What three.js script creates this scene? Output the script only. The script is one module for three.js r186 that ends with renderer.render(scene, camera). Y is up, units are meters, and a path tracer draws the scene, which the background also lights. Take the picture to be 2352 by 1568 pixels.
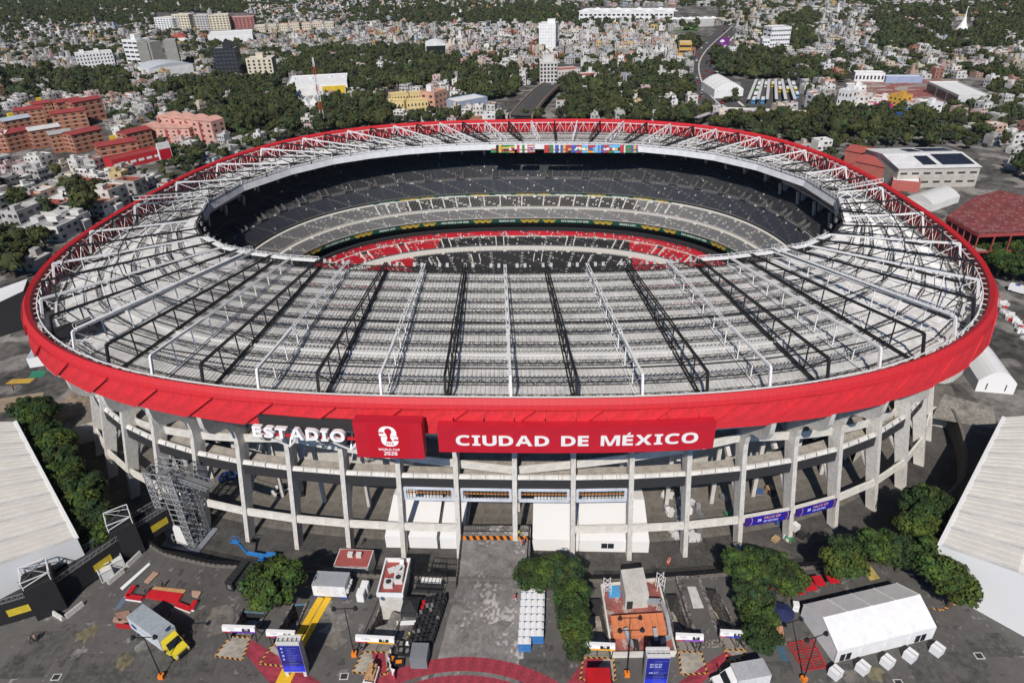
import * as THREE from 'three';
import { Sky } from 'three/addons/objects/Sky.js';
import { FontLoader } from 'three/addons/loaders/FontLoader.js';
import { TextGeometry } from 'three/addons/geometries/TextGeometry.js';
import { MarchingCubes } from 'three/addons/objects/MarchingCubes.js';

// ---------------------------------------------------------------- camera, sky, sun, exposure
const scene = new THREE.Scene();
const PITCH = 0.52384, ROLL = 0.027, EYE = 107;
const camera = new THREE.PerspectiveCamera(52.494, 1024 / 682, 1, 9000);
camera.position.set(0, EYE, 0);
camera.rotation.order = 'YXZ';
camera.rotation.set(-PITCH, 0, -ROLL);
const renderer = new THREE.WebGLRenderer({ antialias: true });
renderer.setSize(1024, 682);
renderer.toneMapping = THREE.LinearToneMapping;
renderer.toneMappingExposure = 0.95;
renderer.shadowMap.enabled = true;
const SUN = new THREE.Vector3(-0.146, 0.69, 0.71).normalize();
const sky = new Sky();
sky.name = 'sky';
sky.scale.setScalar(8000);
sky.userData = { kind: 'structure' };
const su = sky.material.uniforms;
su.sunPosition.value.copy(SUN);
su.turbidity.value = 9; su.rayleigh.value = .55; su.mieCoefficient.value = 0.004;
if (su.cloudCoverage) su.cloudCoverage.value = 0.15;
scene.add(sky);
scene.environmentIntensity = 0.1;
const sun = new THREE.DirectionalLight(0xfff5e8, 4.6);
sun.position.copy(SUN).multiplyScalar(900).add(new THREE.Vector3(0, 0, -200));
sun.target.position.set(0, 0, -200);
sun.castShadow = true;
sun.shadow.mapSize.set(4096, 4096);
Object.assign(sun.shadow.camera, { left: -400, right: 400, top: 400, bottom: -400, near: 10, far: 3000 });
scene.add(sun, sun.target);
scene.fog = new THREE.FogExp2(0xc4d0dc, 0.00003);

// ---------------------------------------------------------------- helpers
function rng(seed) { let a = seed >>> 0; return () => { a |= 0; a = a + 0x6D2B79F5 | 0; let t = Math.imul(a ^ a >>> 15, 1 | a); t = t + Math.imul(t ^ t >>> 7, 61 | t) ^ t; return ((t ^ t >>> 14) >>> 0) / 4294967296; }; }
const R = rng(7), rr = (a, b, f = R) => a + (b - a) * f(), pick = (l, f = R) => l[Math.floor(f() * l.length)];
const V = (x, y, z) => new THREE.Vector3(x, y, z);
const lerp = (a, b, t) => a + (b - a) * t, clamp = (x, a, b) => Math.min(b, Math.max(a, x));
// survey: ground points measured on the photograph (2352 px wide plate) carried onto the level h
const FP = 1590, SP = Math.sin(PITCH), CP = Math.cos(PITCH), CR = Math.cos(ROLL), SR = Math.sin(ROLL);
function spot(x, y, h = 0) {
  const a0 = x - 1176, b0 = 784 - y, a = a0 * CR + b0 * SR, b = -a0 * SR + b0 * CR;
  const u = a / FP, t = -b / FP, k = (EYE - h) / (SP + t * CP);
  return V(u * k, h, -(CP - t * SP) * k);
}
function plate(p) {   // the inverse: where a point lies on the survey plate
  const y = p.y - EYE, z = -p.z, D = z * CP - y * SP, v = z * SP + y * CP, a = FP * p.x / D, b = FP * v / D;
  return [1176 + a * CR - b * SR, 784 - (a * SR + b * CR), D];
}
const taken = {};
function numbered(n) { const k = taken[n] = (taken[n] ?? -1) + 1; return k ? `${n}_${String(k).padStart(3, '0')}` : n; }
function tag(o, label, category, group, kind) {
  if (label) o.userData.label = label;
  if (category) o.userData.category = category;
  if (group) o.userData.group = group;
  if (kind) o.userData.kind = kind;
  return o;
}
function thing(name, label, category, p = V(0, 0, 0), turn = 0, group) {
  const g = new THREE.Group(); g.name = numbered(name); g.position.copy(p); g.rotation.y = turn; scene.add(g);
  return tag(g, label, category, group);
}
class MB {                               // collects faces of one mesh, uv in metres
  constructor() { this.p = []; this.u = []; this.c = null; }
  tri(a, b, c, ua, ub, uc) { this.p.push(a.x, a.y, a.z, b.x, b.y, b.z, c.x, c.y, c.z); if (ua) this.u.push(...ua, ...ub, ...uc); else this.u.push(a.x, a.z, b.x, b.z, c.x, c.z); return this; }
  quad(a, b, c, d, w, h) {
    w = w ?? a.distanceTo(b); h = h ?? a.distanceTo(d);
    return this.tri(a, b, c, [0, 0], [w, 0], [w, h]).tri(a, c, d, [0, 0], [w, h], [0, h]);
  }
  hexa(c) {                              // 8 corners: bottom 0-3 ccw seen from above, top 4-7
    return this.quad(c[4], c[5], c[6], c[7]).quad(c[3], c[2], c[1], c[0]).quad(c[0], c[1], c[5], c[4]).quad(c[1], c[2], c[6], c[5]).quad(c[2], c[3], c[7], c[6]).quad(c[3], c[0], c[4], c[7]);
  }
  box(x, y, z, w, h, d, turn = 0) {      // x z centre, y base
    const c = Math.cos(turn), s = Math.sin(turn), q = [];
    for (const yy of [y, y + h]) for (const [i, k] of [[-1, 1], [1, 1], [1, -1], [-1, -1]]) { const lx = i * w / 2, lz = k * d / 2; q.push(V(x + lx * c + lz * s, yy, z - lx * s + lz * c)); }
    return this.hexa(q);
  }
  beam(a, b, w, h = w, up = V(0, 1, 0)) { // bar of section w x h from a to b
    const d = b.clone().sub(a).normalize(); let s = d.clone().cross(up); if (s.lengthSq() < 1e-6) s = d.clone().cross(V(1, 0, 0)); s.normalize();
    const n = s.clone().cross(d).normalize(); s.multiplyScalar(w / 2); n.multiplyScalar(h / 2);
    const q = []; for (const e of [a, b]) q.push(e.clone().sub(s).sub(n), e.clone().add(s).sub(n), e.clone().add(s).add(n), e.clone().sub(s).add(n));
    return this.quad(q[0], q[1], q[5], q[4]).quad(q[1], q[2], q[6], q[5]).quad(q[2], q[3], q[7], q[6]).quad(q[3], q[0], q[4], q[7]).quad(q[3], q[2], q[1], q[0]).quad(q[4], q[5], q[6], q[7]);
  }
  cyl(x, y, z, r, h, n = 10, r2 = r) {
    for (let i = 0; i < n; i++) { const a = i / n * 6.2832, b = (i + 1) / n * 6.2832; const P = (t, q, yy) => V(x + Math.cos(t) * q, yy, z - Math.sin(t) * q);
      this.quad(P(a, r, y), P(b, r, y), P(b, r2, y + h), P(a, r2, y + h)); this.tri(V(x, y + h, z), P(a, r2, y + h), P(b, r2, y + h)); }
    return this;
  }
  tube(pts, r, n = 6) { for (let i = 0; i + 1 < pts.length; i++) this.beam(pts[i], pts[i + 1], r * 1.8, r * 1.8); return this; }
  geo(smooth) {
    const g = new THREE.BufferGeometry();
    g.setAttribute('position', new THREE.Float32BufferAttribute(this.p, 3)); g.setAttribute('uv', new THREE.Float32BufferAttribute(this.u, 2));
    if (this.c) g.setAttribute('color', new THREE.Float32BufferAttribute(this.c, 3));
    g.computeVertexNormals(); return g;
  }
  build(name, m, parent = scene) { return mesh(name, this.geo(), m, parent); }
}
function mesh(name, g, m, parent = scene) {
  const o = new THREE.Mesh(g, m); o.name = parent === scene ? numbered(name) : name; o.castShadow = o.receiveShadow = true; parent.add(o); return o;
}
const mb = () => new MB();
function struct(name, b, m, parent = scene) { const o = b.build(name, m, parent); if (parent === scene) o.userData.kind = 'structure'; return o; }

// ---------------------------------------------------------------- procedural materials
const lat = {};
function vnoise(n, seed) {               // tileable lattice of n x n
  const k = n + '_' + seed; if (!lat[k]) { const f = rng(seed * 977 + n); lat[k] = Float32Array.from({ length: n * n }, f); }
  const L = lat[k];
  return (u, v) => { const x = u * n, y = v * n, i = Math.floor(x), j = Math.floor(y); let a = x - i, b = y - j; a = a * a * (3 - 2 * a); b = b * b * (3 - 2 * b);
    const g = (p, q) => L[((q % n + n) % n) * n + ((p % n + n) % n)];
    return lerp(lerp(g(i, j), g(i + 1, j), a), lerp(g(i, j + 1), g(i + 1, j + 1), a), b); };
}
function grain(size, seed, fn) {         // fn(u, v, noise) -> [r, g, b] in 0..1 linear factor
  const d = new Uint8Array(size * size * 4), ns = {};
  const no = (n) => ns[n] ??= vnoise(n, seed + n);
  for (let j = 0; j < size; j++) for (let i = 0; i < size; i++) {
    const c = fn(i / size, j / size, no), k = (j * size + i) * 4;
    for (let q = 0; q < 3; q++) { const x = clamp(c[q], 0, 1); d[k + q] = 255 * (x <= .0031308 ? 12.92 * x : 1.055 * x ** (1 / 2.4) - .055); } d[k + 3] = 255;
  }
  const t = new THREE.DataTexture(d, size, size); t.colorSpace = THREE.SRGBColorSpace; t.magFilter = THREE.LinearFilter; t.minFilter = THREE.LinearMipmapLinearFilter; t.generateMipmaps = true;
  t.wrapS = t.wrapT = THREE.RepeatWrapping; t.needsUpdate = true; return t;
}
const neutral = {};
function surf(rgb, rough = .8, amt = .18, metres = 16, seed = 1, extra) {   // mottled plain surface; plain ones share a neutral grain
  const mott = (u, v, n, k) => 1 + k * (1.1 * (n(4)(u, v) - .5) + .9 * (n(16)(u, v) - .5) + .7 * (n(64)(u, v) - .5) + .6 * (n(128)(u, v) - .5));
  if (!extra) {
    const A = amt < .15 ? .1 : amt < .27 ? .22 : amt < .45 ? .38 : .6, L = metres < 10 ? 9 : metres < 18 ? 14 : 26, k = A + '_' + L;
    const t = neutral[k] ??= (() => { const q = grain(256, 1 + Math.round(A * 100), (u, v, n) => { const f = .72 * mott(u, v, n, A); return [f, f, f]; }); q.repeat.set(1 / L, 1 / L); return q; })();
    return new THREE.MeshStandardMaterial({ map: t, color: new THREE.Color().setRGB(rgb[0] / .72, rgb[1] / .72, rgb[2] / .72), roughness: rough, side: THREE.DoubleSide });
  }
  const t = grain(256, seed, (u, v, n) => { const f = mott(u, v, n, amt); return extra(rgb.map(x => x * f), u, v, n); });
  t.repeat.set(1 / metres, 1 / metres);
  return new THREE.MeshStandardMaterial({ map: t, roughness: rough, side: THREE.DoubleSide });
}
const flat = (r, g, b, rough = .7, metal = 0) => new THREE.MeshStandardMaterial({ color: new THREE.Color().setRGB(r, g, b), roughness: rough, metalness: metal, side: THREE.DoubleSide });
const M = {
  concrete: surf([.60, .58, .535], .9, .2, 14, 2, (c, u, v, n) => { const st = n(128)(u, v * .05) * .7 + n(16)(u, v) * .3, k = (n(32)(u, v) > .8 ? .84 : 1) * (st > .68 ? .9 : 1); return c.map(x => x * k); }),
  cream: surf([.66, .635, .57], .85, .22, 12, 3),
  darkfloor: surf([.16, .145, .125], .95, .4, 22, 4),
  ramp: surf([.34, .31, .27], .95, .35, 18, 5),
  asphalt: surf([.070, .066, .061], .95, .5, 40, 6, (c, u, v, n) => { const k = n(8)(u, v) * n(32)(u, v); const q = k > .42 ? 1.25 : 1; return c.map(x => x * q); }),
  plaza: (() => { const t = grain(1024, 7, (u, v, n) => { const big = n(4)(u, v) * .5 + n(8)(u, v) * .3 + n(16)(u, v) * .2, mid = n(32)(u, v), fine = n(128)(u, v) * .5 + n(512)(u, v) * .5, st = n(64)(u, v) * .6 + n(256)(u, v) * .4; let f = .82 + .5 * (big - .5) + .16 * (mid - .5) + .3 * (fine - .5); if (st > .74) f *= 1 + 2.2 * (st - .74) / .26; if (n(64)(v, u) * .7 + n(256)(v, u) * .3 > .8) f *= .62; return [.118 * f, .111 * f, .103 * f]; }); t.repeat.set(1 / 110, 1 / 110); return new THREE.MeshStandardMaterial({ map: t, roughness: .95, side: THREE.DoubleSide }); })(),
  rampdeck: surf([.21, .198, .185], .95, .5, 30, 8, (c, u, v, n) => { const k = n(8)(u, v) + .6 * n(64)(u, v); return k > 1.15 ? c.map(x => x * 1.7) : c; }),
  whitesteel: flat(.78, .78, .77, .45), blacksteel: flat(.017, .017, .019, .5), greysteel: flat(.22, .225, .23, .5, .2),
  red: surf([.58, .020, .028], .62, .26, 22, 9, (c, u, v, n) => { const k = n(128)(u * 1, v * .06) * .6 + n(16)(u, v) * .4; return c.map(x => x * (k > .68 ? .86 : 1)); }), redin: surf([.56, .014, .020], .65, .12, 9, 10), redsign: surf([.50, .012, .028], .45, .05, 12, 11),
  white: flat(.80, .80, .79, .5), offwhite: flat(.62, .62, .60, .6), charcoal: flat(.028, .028, .030, .7), dark: flat(.012, .012, .012, .8),
  glass: flat(.02, .024, .03, .12), fascia: surf([.66, .67, .68], .55, .06, 20, 12), green: flat(.012, .075, .055, .6),
  yellow: flat(.75, .45, .02, .6), orange: flat(.80, .22, .02, .6), blue: flat(.03, .06, .38, .5), skyblue: flat(.06, .30, .62, .5),
};
// ================================================================ THE STADIUM (local axes: +z to the plaza)
const stadium = thing('stadium', 'huge oval concrete stadium with a red rim and a steel-trussed grey roof', 'stadium', V(.06, 0, -200.955), -.062);
const SW = (x, y, z) => stadium.localToWorld(V(x, y, z));
stadium.updateMatrixWorld(true);
const RA = 114.98, RB = 105, RN = 2.741, RE = .053, NB = 66;
const sup = (t, a, b, n) => { const c = Math.cos(t), s = Math.sin(t); return [a * Math.sign(c) * Math.abs(c) ** (2 / n), b * Math.sign(s) * Math.abs(s) ** (2 / n)]; };
const RT = [];                           // arc-length table, s = 0 at the plaza side, growing to -x
{ const N = 14400; let s = 0, px, pz; const t0 = Math.PI / 2 - .016;
  for (let i = 0; i <= N; i++) { let [x, z] = sup(t0 + i / N * 2 * Math.PI, RA, RB, RN); x *= 1 + RE * z / RB; if (i) s += Math.hypot(x - px, z - pz); RT.push([s, x, z]); px = x; pz = z; } }
const RL = RT[RT.length - 1][0];
function ring(s, off = 0, h = 0) {
  s = ((s % RL) + RL) % RL; let lo = 0, hi = RT.length - 1; while (hi - lo > 1) { const m = (lo + hi) >> 1; if (RT[m][0] > s) hi = m; else lo = m; }
  const A = RT[lo], B = RT[hi], f = (s - A[0]) / (B[0] - A[0]); const tx = B[1] - A[1], tz = B[2] - A[2], l = Math.hypot(tx, tz);
  return V(lerp(A[1], B[1], f) - tz / l * -1 * off * -1 * -1, h, lerp(A[2], B[2], f) + tx / l * -1 * off);
}
// station of each frame line, counted from the plaza side towards -x
const half = RL / 2, sOf = (i) => { const k = Math.abs(i), a = k <= 6 ? 11.35 * k : k <= 22 ? 68.1 + (k - 6) * 11.7 : 255.3 + (k - 22) * (half - 255.3) / 11; return i < 0 ? -a : a; };
const IDX = []; for (let i = -32; i <= 33; i++) IDX.push(i);
const INN = [[0, 0, 44.6], [2, 20, 44], [4, 39.7, 42.4], [6, 55, 40], [8, 66.5, 36.6], [10, 75.8, 32.5], [12, 84, 25.4], [14, 93, 12], [16, 98.6, -9], [18, 95.5, -29], [20, 85, -48], [22, 72.7, -61.3], [24, 60, -69], [26, 47, -74.4], [28, 33, -78], [30, 20, -80], [33, 0, -81]];
function inner(i, h = 36.4) { const k = Math.abs(i); let j = 0; while (j < INN.length - 2 && INN[j + 1][0] < k) j++; const A = INN[j], B = INN[j + 1], f = clamp((k - A[0]) / (B[0] - A[0]), 0, 1);
  return V(1.5 + (i < 0 ? 1 : -1) * lerp(A[1], B[1], f), h, lerp(A[2], B[2], f)); }
const wrapI = (i) => i > 33 ? i - 66 : i;
// a point of the roof between frame i and i+1 (fraction q), t from the rim (0) to the opening (1)
const outerR = (i, off, h) => ring(sOf(i), off, h);
function roofP(i, q, t, h) {
  const a = outerR(i, -4.2, h).lerp(inner(i, h), t), j = wrapI(i + 1), b = outerR(j, -4.2, h).lerp(inner(j, h), t);
  return a.lerp(b, q);
}
const SEG = 4;
function band(prof, i, j, m, name, parent, n = SEG) {   // strip of profile [(off, h)...] between stations i and j
  const b = mb(), s0 = sOf(i), s1 = sOf(j) < s0 ? sOf(j) + RL : sOf(j);
  for (let k = 0; k < n; k++) for (let p = 0; p + 1 < prof.length; p++) {
    const sa = lerp(s0, s1, k / n), sb = lerp(s0, s1, (k + 1) / n), [o0, h0] = prof[p], [o1, h1] = prof[p + 1];
    b.quad(ring(sa, o0, h0), ring(sb, o0, h0), ring(sb, o1, h1), ring(sa, o1, h1));
  }
  return b.build(name, m, parent);
}
// ---- red rim: one skewed, slightly shingled panel per bay, a cap strip and an inner lining
for (const i of IDX) {
  const j = wrapI(i + 1), s0 = sOf(i), s1 = sOf(j) < s0 ? sOf(j) + RL : sOf(j), b = mb(), n = 3;
  const sk = 4.2, P = (f, o, h, skew) => ring(lerp(s0, s1, f) - skew, o, h);   // joints lean the same way all round
  for (let k = 0; k < n; k++) {
    const f = k / n, g = (k + 1) / n, lift = .42;
    const e0 = lift * (1 - f), e1 = lift * (1 - g);
    const tl = P(f, .75 + e0, 39.1, sk), tr = P(g, .75 + e1, 39.1, sk), bl = P(f, 1.35 + e0, 34.4, -sk * .4), br = P(g, 1.35 + e1, 34.4, -sk * .4);
    b.quad(bl, br, tr, tl);
    const ib = P(f, .6, 34.55, -sk * .4), ic = P(g, .6, 34.55, -sk * .4); b.quad(ib, ic, br, bl);
    const it = P(f, .3, 39.2, sk), iu = P(g, .3, 39.2, sk); b.quad(tl, tr, iu, it);
    if (!k) b.quad(P(0, .4, 34.5, -sk * .4), bl, tl, P(0, .4, 39.2, sk));
  }
  b.build('rim_panel', M.red, stadium);
  { const e = mb(), k = .44; e.beam(P(0, 1.37 + k, 34.45, -sk * .4), P(0, .77 + k, 39.05, sk), .14, .14); e.build('rim_joint', M.red, stadium); const g = mb(); for (let m = 0; m < 3; m++) g.beam(P(m / 3, 1.2, 39.02, sk), P((m + 1) / 3, 1.2, 39.02, sk), .1); g.build('rim_rail', M.red, stadium); }
  band([[.9, 39.05], [.72, 39.75], [.1, 40.7], [-.75, 40.25], [-.8, 39.6]], i, j, M.red, 'rim_cap', stadium);
  const c = mb(); for (let k = 0; k < 6; k++) { const f = k / 6 + .01, g = (k + 1) / 6 - .01; c.quad(P(f, -.55, 34.6, 0), P(g, -.55, 34.6, 0), P(g, -.78, 39.8, 0), P(f, -.78, 39.8, 0)); }
  c.build('rim_lining', M.redin, stadium);
  // white lattice girder that carries the lining
  const t = mb(), o = -1.9, hT = 39.6, hB = 34.8, W = .2;
  for (let k = 0; k < 4; k++) { t.beam(P(k / 4, o, hT, 0), P((k + 1) / 4, o, hT, 0), W); t.beam(P(k / 4, o, hB, 0), P((k + 1) / 4, o, hB, 0), W); t.beam(P(k / 4, o, hB, 0), P(k / 4, o, hT, 0), .13);
    t.beam(P(k / 4, o, k % 2 ? hT : hB, 0), P((k + 1) / 4, o, k % 2 ? hB : hT, 0), .15); t.beam(P(k / 4, o, hT, 0), P(k / 4, -.8, hT, 0), .12); }
  t.build('rim_girder', M.whitesteel, stadium);
}
// ---- radial roof trusses, white and black in turn
function truss(i) {
  const w = ((i % 2) + 2) % 2 === 0, b = mb(), k0 = Math.abs(i), o = outerR(i, -1.7, 0), q = inner(i, 0), L = o.distanceTo(q), d = q.clone().sub(o).divideScalar(L), side = V(-d.z, 0, d.x);
  const H0 = k0 < 7 ? 42.7 : k0 < 19 ? lerp(42.7, 40.7, (k0 - 7) / 12) : 40.6, hb = 36.55, ht = (t) => lerp(H0, 38.5, t), at = (t, h, e = 0) => o.clone().addScaledVector(d, t * L).addScaledVector(side, e).setY(h);
  const n = Math.max(3, Math.round(L / 6.4)), t0 = 1.8 / L, T = (k) => lerp(t0, 1, k / n), t1 = Math.min(.34, 19 / L);
  b.beam(at(0, 35), at(t0, H0), .42, .5); b.beam(at(t0, H0), at(t1, ht(t1)), .42, .46);
  for (const e of [-.28, .28]) { b.beam(at(t1, ht(t1), e), at(1, ht(1), e), w ? .18 : .24, .24); b.beam(at(t0, hb, e), at(1, hb, e), w ? .18 : .24, .26); }
  for (let k = 0; k < n; k++) {
    const a = T(k), c = T(k + 1);
    if (k) b.beam(at(a, hb), at(a, ht(a)), w ? .19 : .21);
    b.beam(at(a, ht(a)), at(c, hb), w ? .19 : .22);
    for (const m of [.3, .8]) { const tt = lerp(a, c, m); if (tt > t1) b.beam(at(tt, ht(tt), -.28), at(tt, ht(tt), .28), .07); b.beam(at(tt, hb, -.28), at(tt, hb, .28), .07); }
  }
  b.beam(at(1, hb), at(1, ht(1)), .18); b.beam(at(.0, 35), at(Math.min(.1, 6 / L), hb), .2);
  return b.build('roof_truss', w ? M.whitesteel : M.blacksteel, stadium);
}
for (const i of IDX) truss(i);
// ---- roof sheets: ribbed panels bay by bay
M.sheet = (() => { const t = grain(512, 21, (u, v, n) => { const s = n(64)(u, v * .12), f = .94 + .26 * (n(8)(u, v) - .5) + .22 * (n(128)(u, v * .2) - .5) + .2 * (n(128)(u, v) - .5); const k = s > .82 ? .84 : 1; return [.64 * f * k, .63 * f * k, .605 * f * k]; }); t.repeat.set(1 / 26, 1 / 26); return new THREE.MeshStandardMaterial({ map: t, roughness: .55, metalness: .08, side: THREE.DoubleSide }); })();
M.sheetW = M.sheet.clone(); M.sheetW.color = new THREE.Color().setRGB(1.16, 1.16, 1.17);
const TR = [0, .16, .34, .52, .68, .84, 1];
const PURL = [.03, .115, .235, .36, .45, .53, .615, .705, .80, .90, .985];
for (const i of IDX) {
  const parts = Math.abs(i) > 22 ? 2 : Math.abs(i) > 13 ? 3 : 6;
  const ribs = 13;
  for (let r = 0; r < parts; r++) {
    const ta = lerp(0, 1, r / parts) + (r ? .003 : 0), tb = lerp(0, 1, (r + 1) / parts) - .002, b = mb(), off = rr(-.04, .04), ox = rr(0, 20), oy = rr(0, 20);
    for (let k = 0; k < ribs; k++) {
      const q0 = k / ribs, f = [0, .42, .56, .86, 1].map(x => q0 + x / ribs), hh = [0, 0, .22, .22, 0].map(x => 36 + off + x);
      for (let m = 0; m < 4; m++) {
        const a = roofP(i, f[m], ta, hh[m]), c = roofP(i, f[m + 1], ta, hh[m + 1]), e = roofP(i, f[m + 1], tb, hh[m + 1]), g = roofP(i, f[m], tb, hh[m]);
        const l = a.distanceTo(g), u0 = ox + f[m] * 11, u1 = ox + f[m + 1] * 11;
        b.tri(a, c, e, [u0, oy], [u1, oy], [u1, oy + l]).tri(a, e, g, [u0, oy], [u1, oy + l], [u0, oy + l]);
      }
    }
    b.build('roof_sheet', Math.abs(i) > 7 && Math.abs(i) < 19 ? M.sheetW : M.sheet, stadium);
  }
}
// ---- ring purlins: dark lattice girders between the trusses, eleven rings
for (const t of PURL) {
  const b = mb(), sideT = t;
  for (const i of IDX) {
    if (Math.abs(i) > 22 && [.115, .36, .45, .53, .705, .80, .90].includes(t) || Math.abs(i) > 15 && [.115, .36, .45, .53, .705, .90].includes(t) || Math.abs(i) > 7 && [.115, .36, .53, .90].includes(t)) continue;
    const n = Math.abs(i) > 20 ? 3 : 5, A = roofP(i, 0, t, 36.5), B = roofP(i, 1, t, 36.5), dir = roofP(i, .5, Math.min(1, t + .02), 0).sub(roofP(i, .5, Math.max(0, t - .02), 0)).normalize().multiplyScalar(.4);
    const up = V(0, .85, 0);
    for (const [e, h] of [[-1, 0], [1, 0], [0, 1]]) b.beam(A.clone().addScaledVector(dir, e).addScaledVector(up, h), B.clone().addScaledVector(dir, e).addScaledVector(up, h), .1);
    for (let k = 0; k < n; k++) { const p = A.clone().lerp(B, k / n), m = A.clone().lerp(B, (k + .5) / n).add(up), q = A.clone().lerp(B, (k + 1) / n); for (const e of [-1, 1]) { b.beam(p.clone().addScaledVector(dir, e), m, .06); b.beam(m, q.clone().addScaledVector(dir, e), .06); } }
  }
  b.build('ring_purlin', M.blacksteel, stadium);
}
for (const t of [.05, .39]) { const b = mb(); for (const i of IDX) if (Math.abs(i) < 17) { const A = outerR(i, -4.2, 0).lerp(inner(i, 0), t).setY(lerp(42.3, 38.6, t)), j = wrapI(i + 1), B = outerR(j, -4.2, 0).lerp(inner(j, 0), t).setY(lerp(42.3, 38.6, t)); b.beam(A, B, .2); } b.build('bracing_ring', M.blacksteel, stadium); }
for (const t of [.30, .008]) { const b = mb(); for (const i of IDX) if (Math.abs(i) < 21) b.beam(roofP(i, 0, t, 36.4), roofP(i, 1, t, 36.4), .5, .35); b.build('roof_gutter', M.offwhite, stadium); }
// ---- lip of the roof opening: white fascia on the far side, dark lattice and floodlights elsewhere
function lip(i0, i1, prof, m, name, sub = 2) {
  const b = mb();
  for (let i = i0; i < i1; i++) for (let k = 0; k < sub; k++) {
    const P = (f, o, h) => { const a = wrapI(i), c = wrapI(i + 1), p = inner(a, h).lerp(inner(c, h), f), dx = p.x - 1.5, dz = p.z + 19, l = Math.hypot(dx, dz); return V(p.x + dx / l * o, h, p.z + dz / l * o); };
    for (let p = 0; p + 1 < prof.length; p++) { const f = k / sub, g = (k + 1) / sub; b.quad(P(f, ...prof[p]), P(g, ...prof[p]), P(g, ...prof[p + 1]), P(f, ...prof[p + 1])); }
  }
  return b.build(name, m, stadium);
}
for (let i = 15; i < 51; i += 3) lip(i, i + 3, [[1.2, 36.9], [.1, 37], [-.5, 34.2], [.4, 34]], M.fascia, 'roof_fascia');
for (let i = -15; i < 15; i++) {
  const b = mb(), A = inner(i, 36.2), B = inner(i + 1, 36.2), n = 5;
  for (const h of [0, 1.3]) b.beam(A.clone().setY(36.2 + h), B.clone().setY(36.2 + h), .22);
  for (let k = 0; k <= n; k++) { b.beam(A.clone().lerp(B, k / n), A.clone().lerp(B, k / n).setY(37.5), .14); if (k < n) b.beam(A.clone().lerp(B, k / n), A.clone().lerp(B, (k + 1) / n).setY(37.5), .12); }
  b.build('lip_lattice', M.blacksteel, stadium);
}
for (const s of [-1, 1]) { const b = mb(); for (let i = 5; i < 12; i++) { const A = inner(s * i, 38.3), B = inner(s * (i + 1), 38.3); b.beam(A, B, 1.5, .35); for (const h of [.9]) b.beam(A.clone().setY(39.2), B.clone().setY(39.2), .1); for (let k = 0; k < 4; k++) { const p = A.clone().lerp(B, k / 4); b.beam(p, p.clone().setY(39.2), .1); } } b.build('lip_catwalk', M.whitesteel, stadium);
  for (let k = 0; k < 13; k++) { const p = inner(s * lerp(5.5, 13.5, k / 12), 38.7), c = V(1.5, 0, -19).sub(p).setY(0).normalize(), f = mb(); const q = p.clone().addScaledVector(c, 1.2); f.beam(q.clone().setY(38), q.clone().setY(39), .9, .5); f.build('floodlight', M.greysteel, stadium); }
  for (const kk of [8, 16]) { const A = outerR(s * kk, -4, 43), B = inner(s * kk, 39.4), b2 = mb(); b2.beam(A, B, .9, .15); for (const e of [-.45, .45]) { const sd = B.clone().sub(A).setY(0).normalize(), sv = V(-sd.z, 0, sd.x).multiplyScalar(e); b2.beam(A.clone().add(sv).add(V(0, 1, 0)), B.clone().add(sv).add(V(0, 1, 0)), .08); for (let k = 0; k <= 12; k++) { const p = A.clone().lerp(B, k / 12).add(sv); b2.beam(p, p.clone().add(V(0, 1, 0)), .07); } } b2.build('truss_catwalk', M.whitesteel, stadium); }
}
for (let k = 0; k < 16; k++) for (const o of [0, 1]) { const p = inner(lerp(-5, 5, (k + o * .3) / 15.5), 38), f = mb(); f.beam(p.clone().add(V(0, -.8, -1)), p.clone().add(V(0, .1, -1.5)), .7, .25); f.build('floodlight', M.greysteel, stadium); }

{ const c = ring(sOf(9), -6, 0), b = mb(); b.box(c.x, 38, c.z, 9, .6, 6, .8); b.build('plant_platform', M.blacksteel, stadium); const d = mb(), f = rng(3); for (let k = 0; k < 34; k++) { const p = V(c.x + rr(-3, 5, f), rr(35.5, 38, f), c.z + rr(-1, 6, f)); d.beam(p, V(c.x + rr(-3, 5, f), rr(35.5, 38, f), c.z + rr(-1, 6, f)), .1); } d.build('plant_bracing', M.whitesteel, stadium); }
// ---- the bowl: stepped tiers of seats round the pitch
const bowlA = (b) => b + (b > 63 ? lerp(18, 11, (b - 63) / 35) : 18), BN = 2.5;
function bowl(b, t, h) { const [x, z] = sup(t, bowlA(b), b, BN); return V(1 + x, h, z); }
const BS = 160, farOnly = (p) => p.z < 26;
function tier(name, b0, h0, b1, h1, rows, m, from = Math.PI, to = 2 * Math.PI, ext = .62) {
  const g = mb(), n = BS;
  for (let k = 0; k < n; k++) { const ta = lerp(from - ext, to + ext, k / n), tb = lerp(from - ext, to + ext, (k + 1) / n);
    for (let r = 0; r < rows; r++) { const ba = lerp(b0, b1, r / rows), bb = lerp(b0, b1, (r + 1) / rows), ha = lerp(h0, h1, r / rows), hb = lerp(h0, h1, (r + 1) / rows);
      g.quad(bowl(ba, ta, ha), bowl(ba, tb, ha), bowl(bb, tb, ha), bowl(bb, ta, ha)); g.quad(bowl(bb, ta, ha), bowl(bb, tb, ha), bowl(bb, tb, hb), bowl(bb, ta, hb)); } }
  return g.build(name, m, stadium);
}
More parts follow.
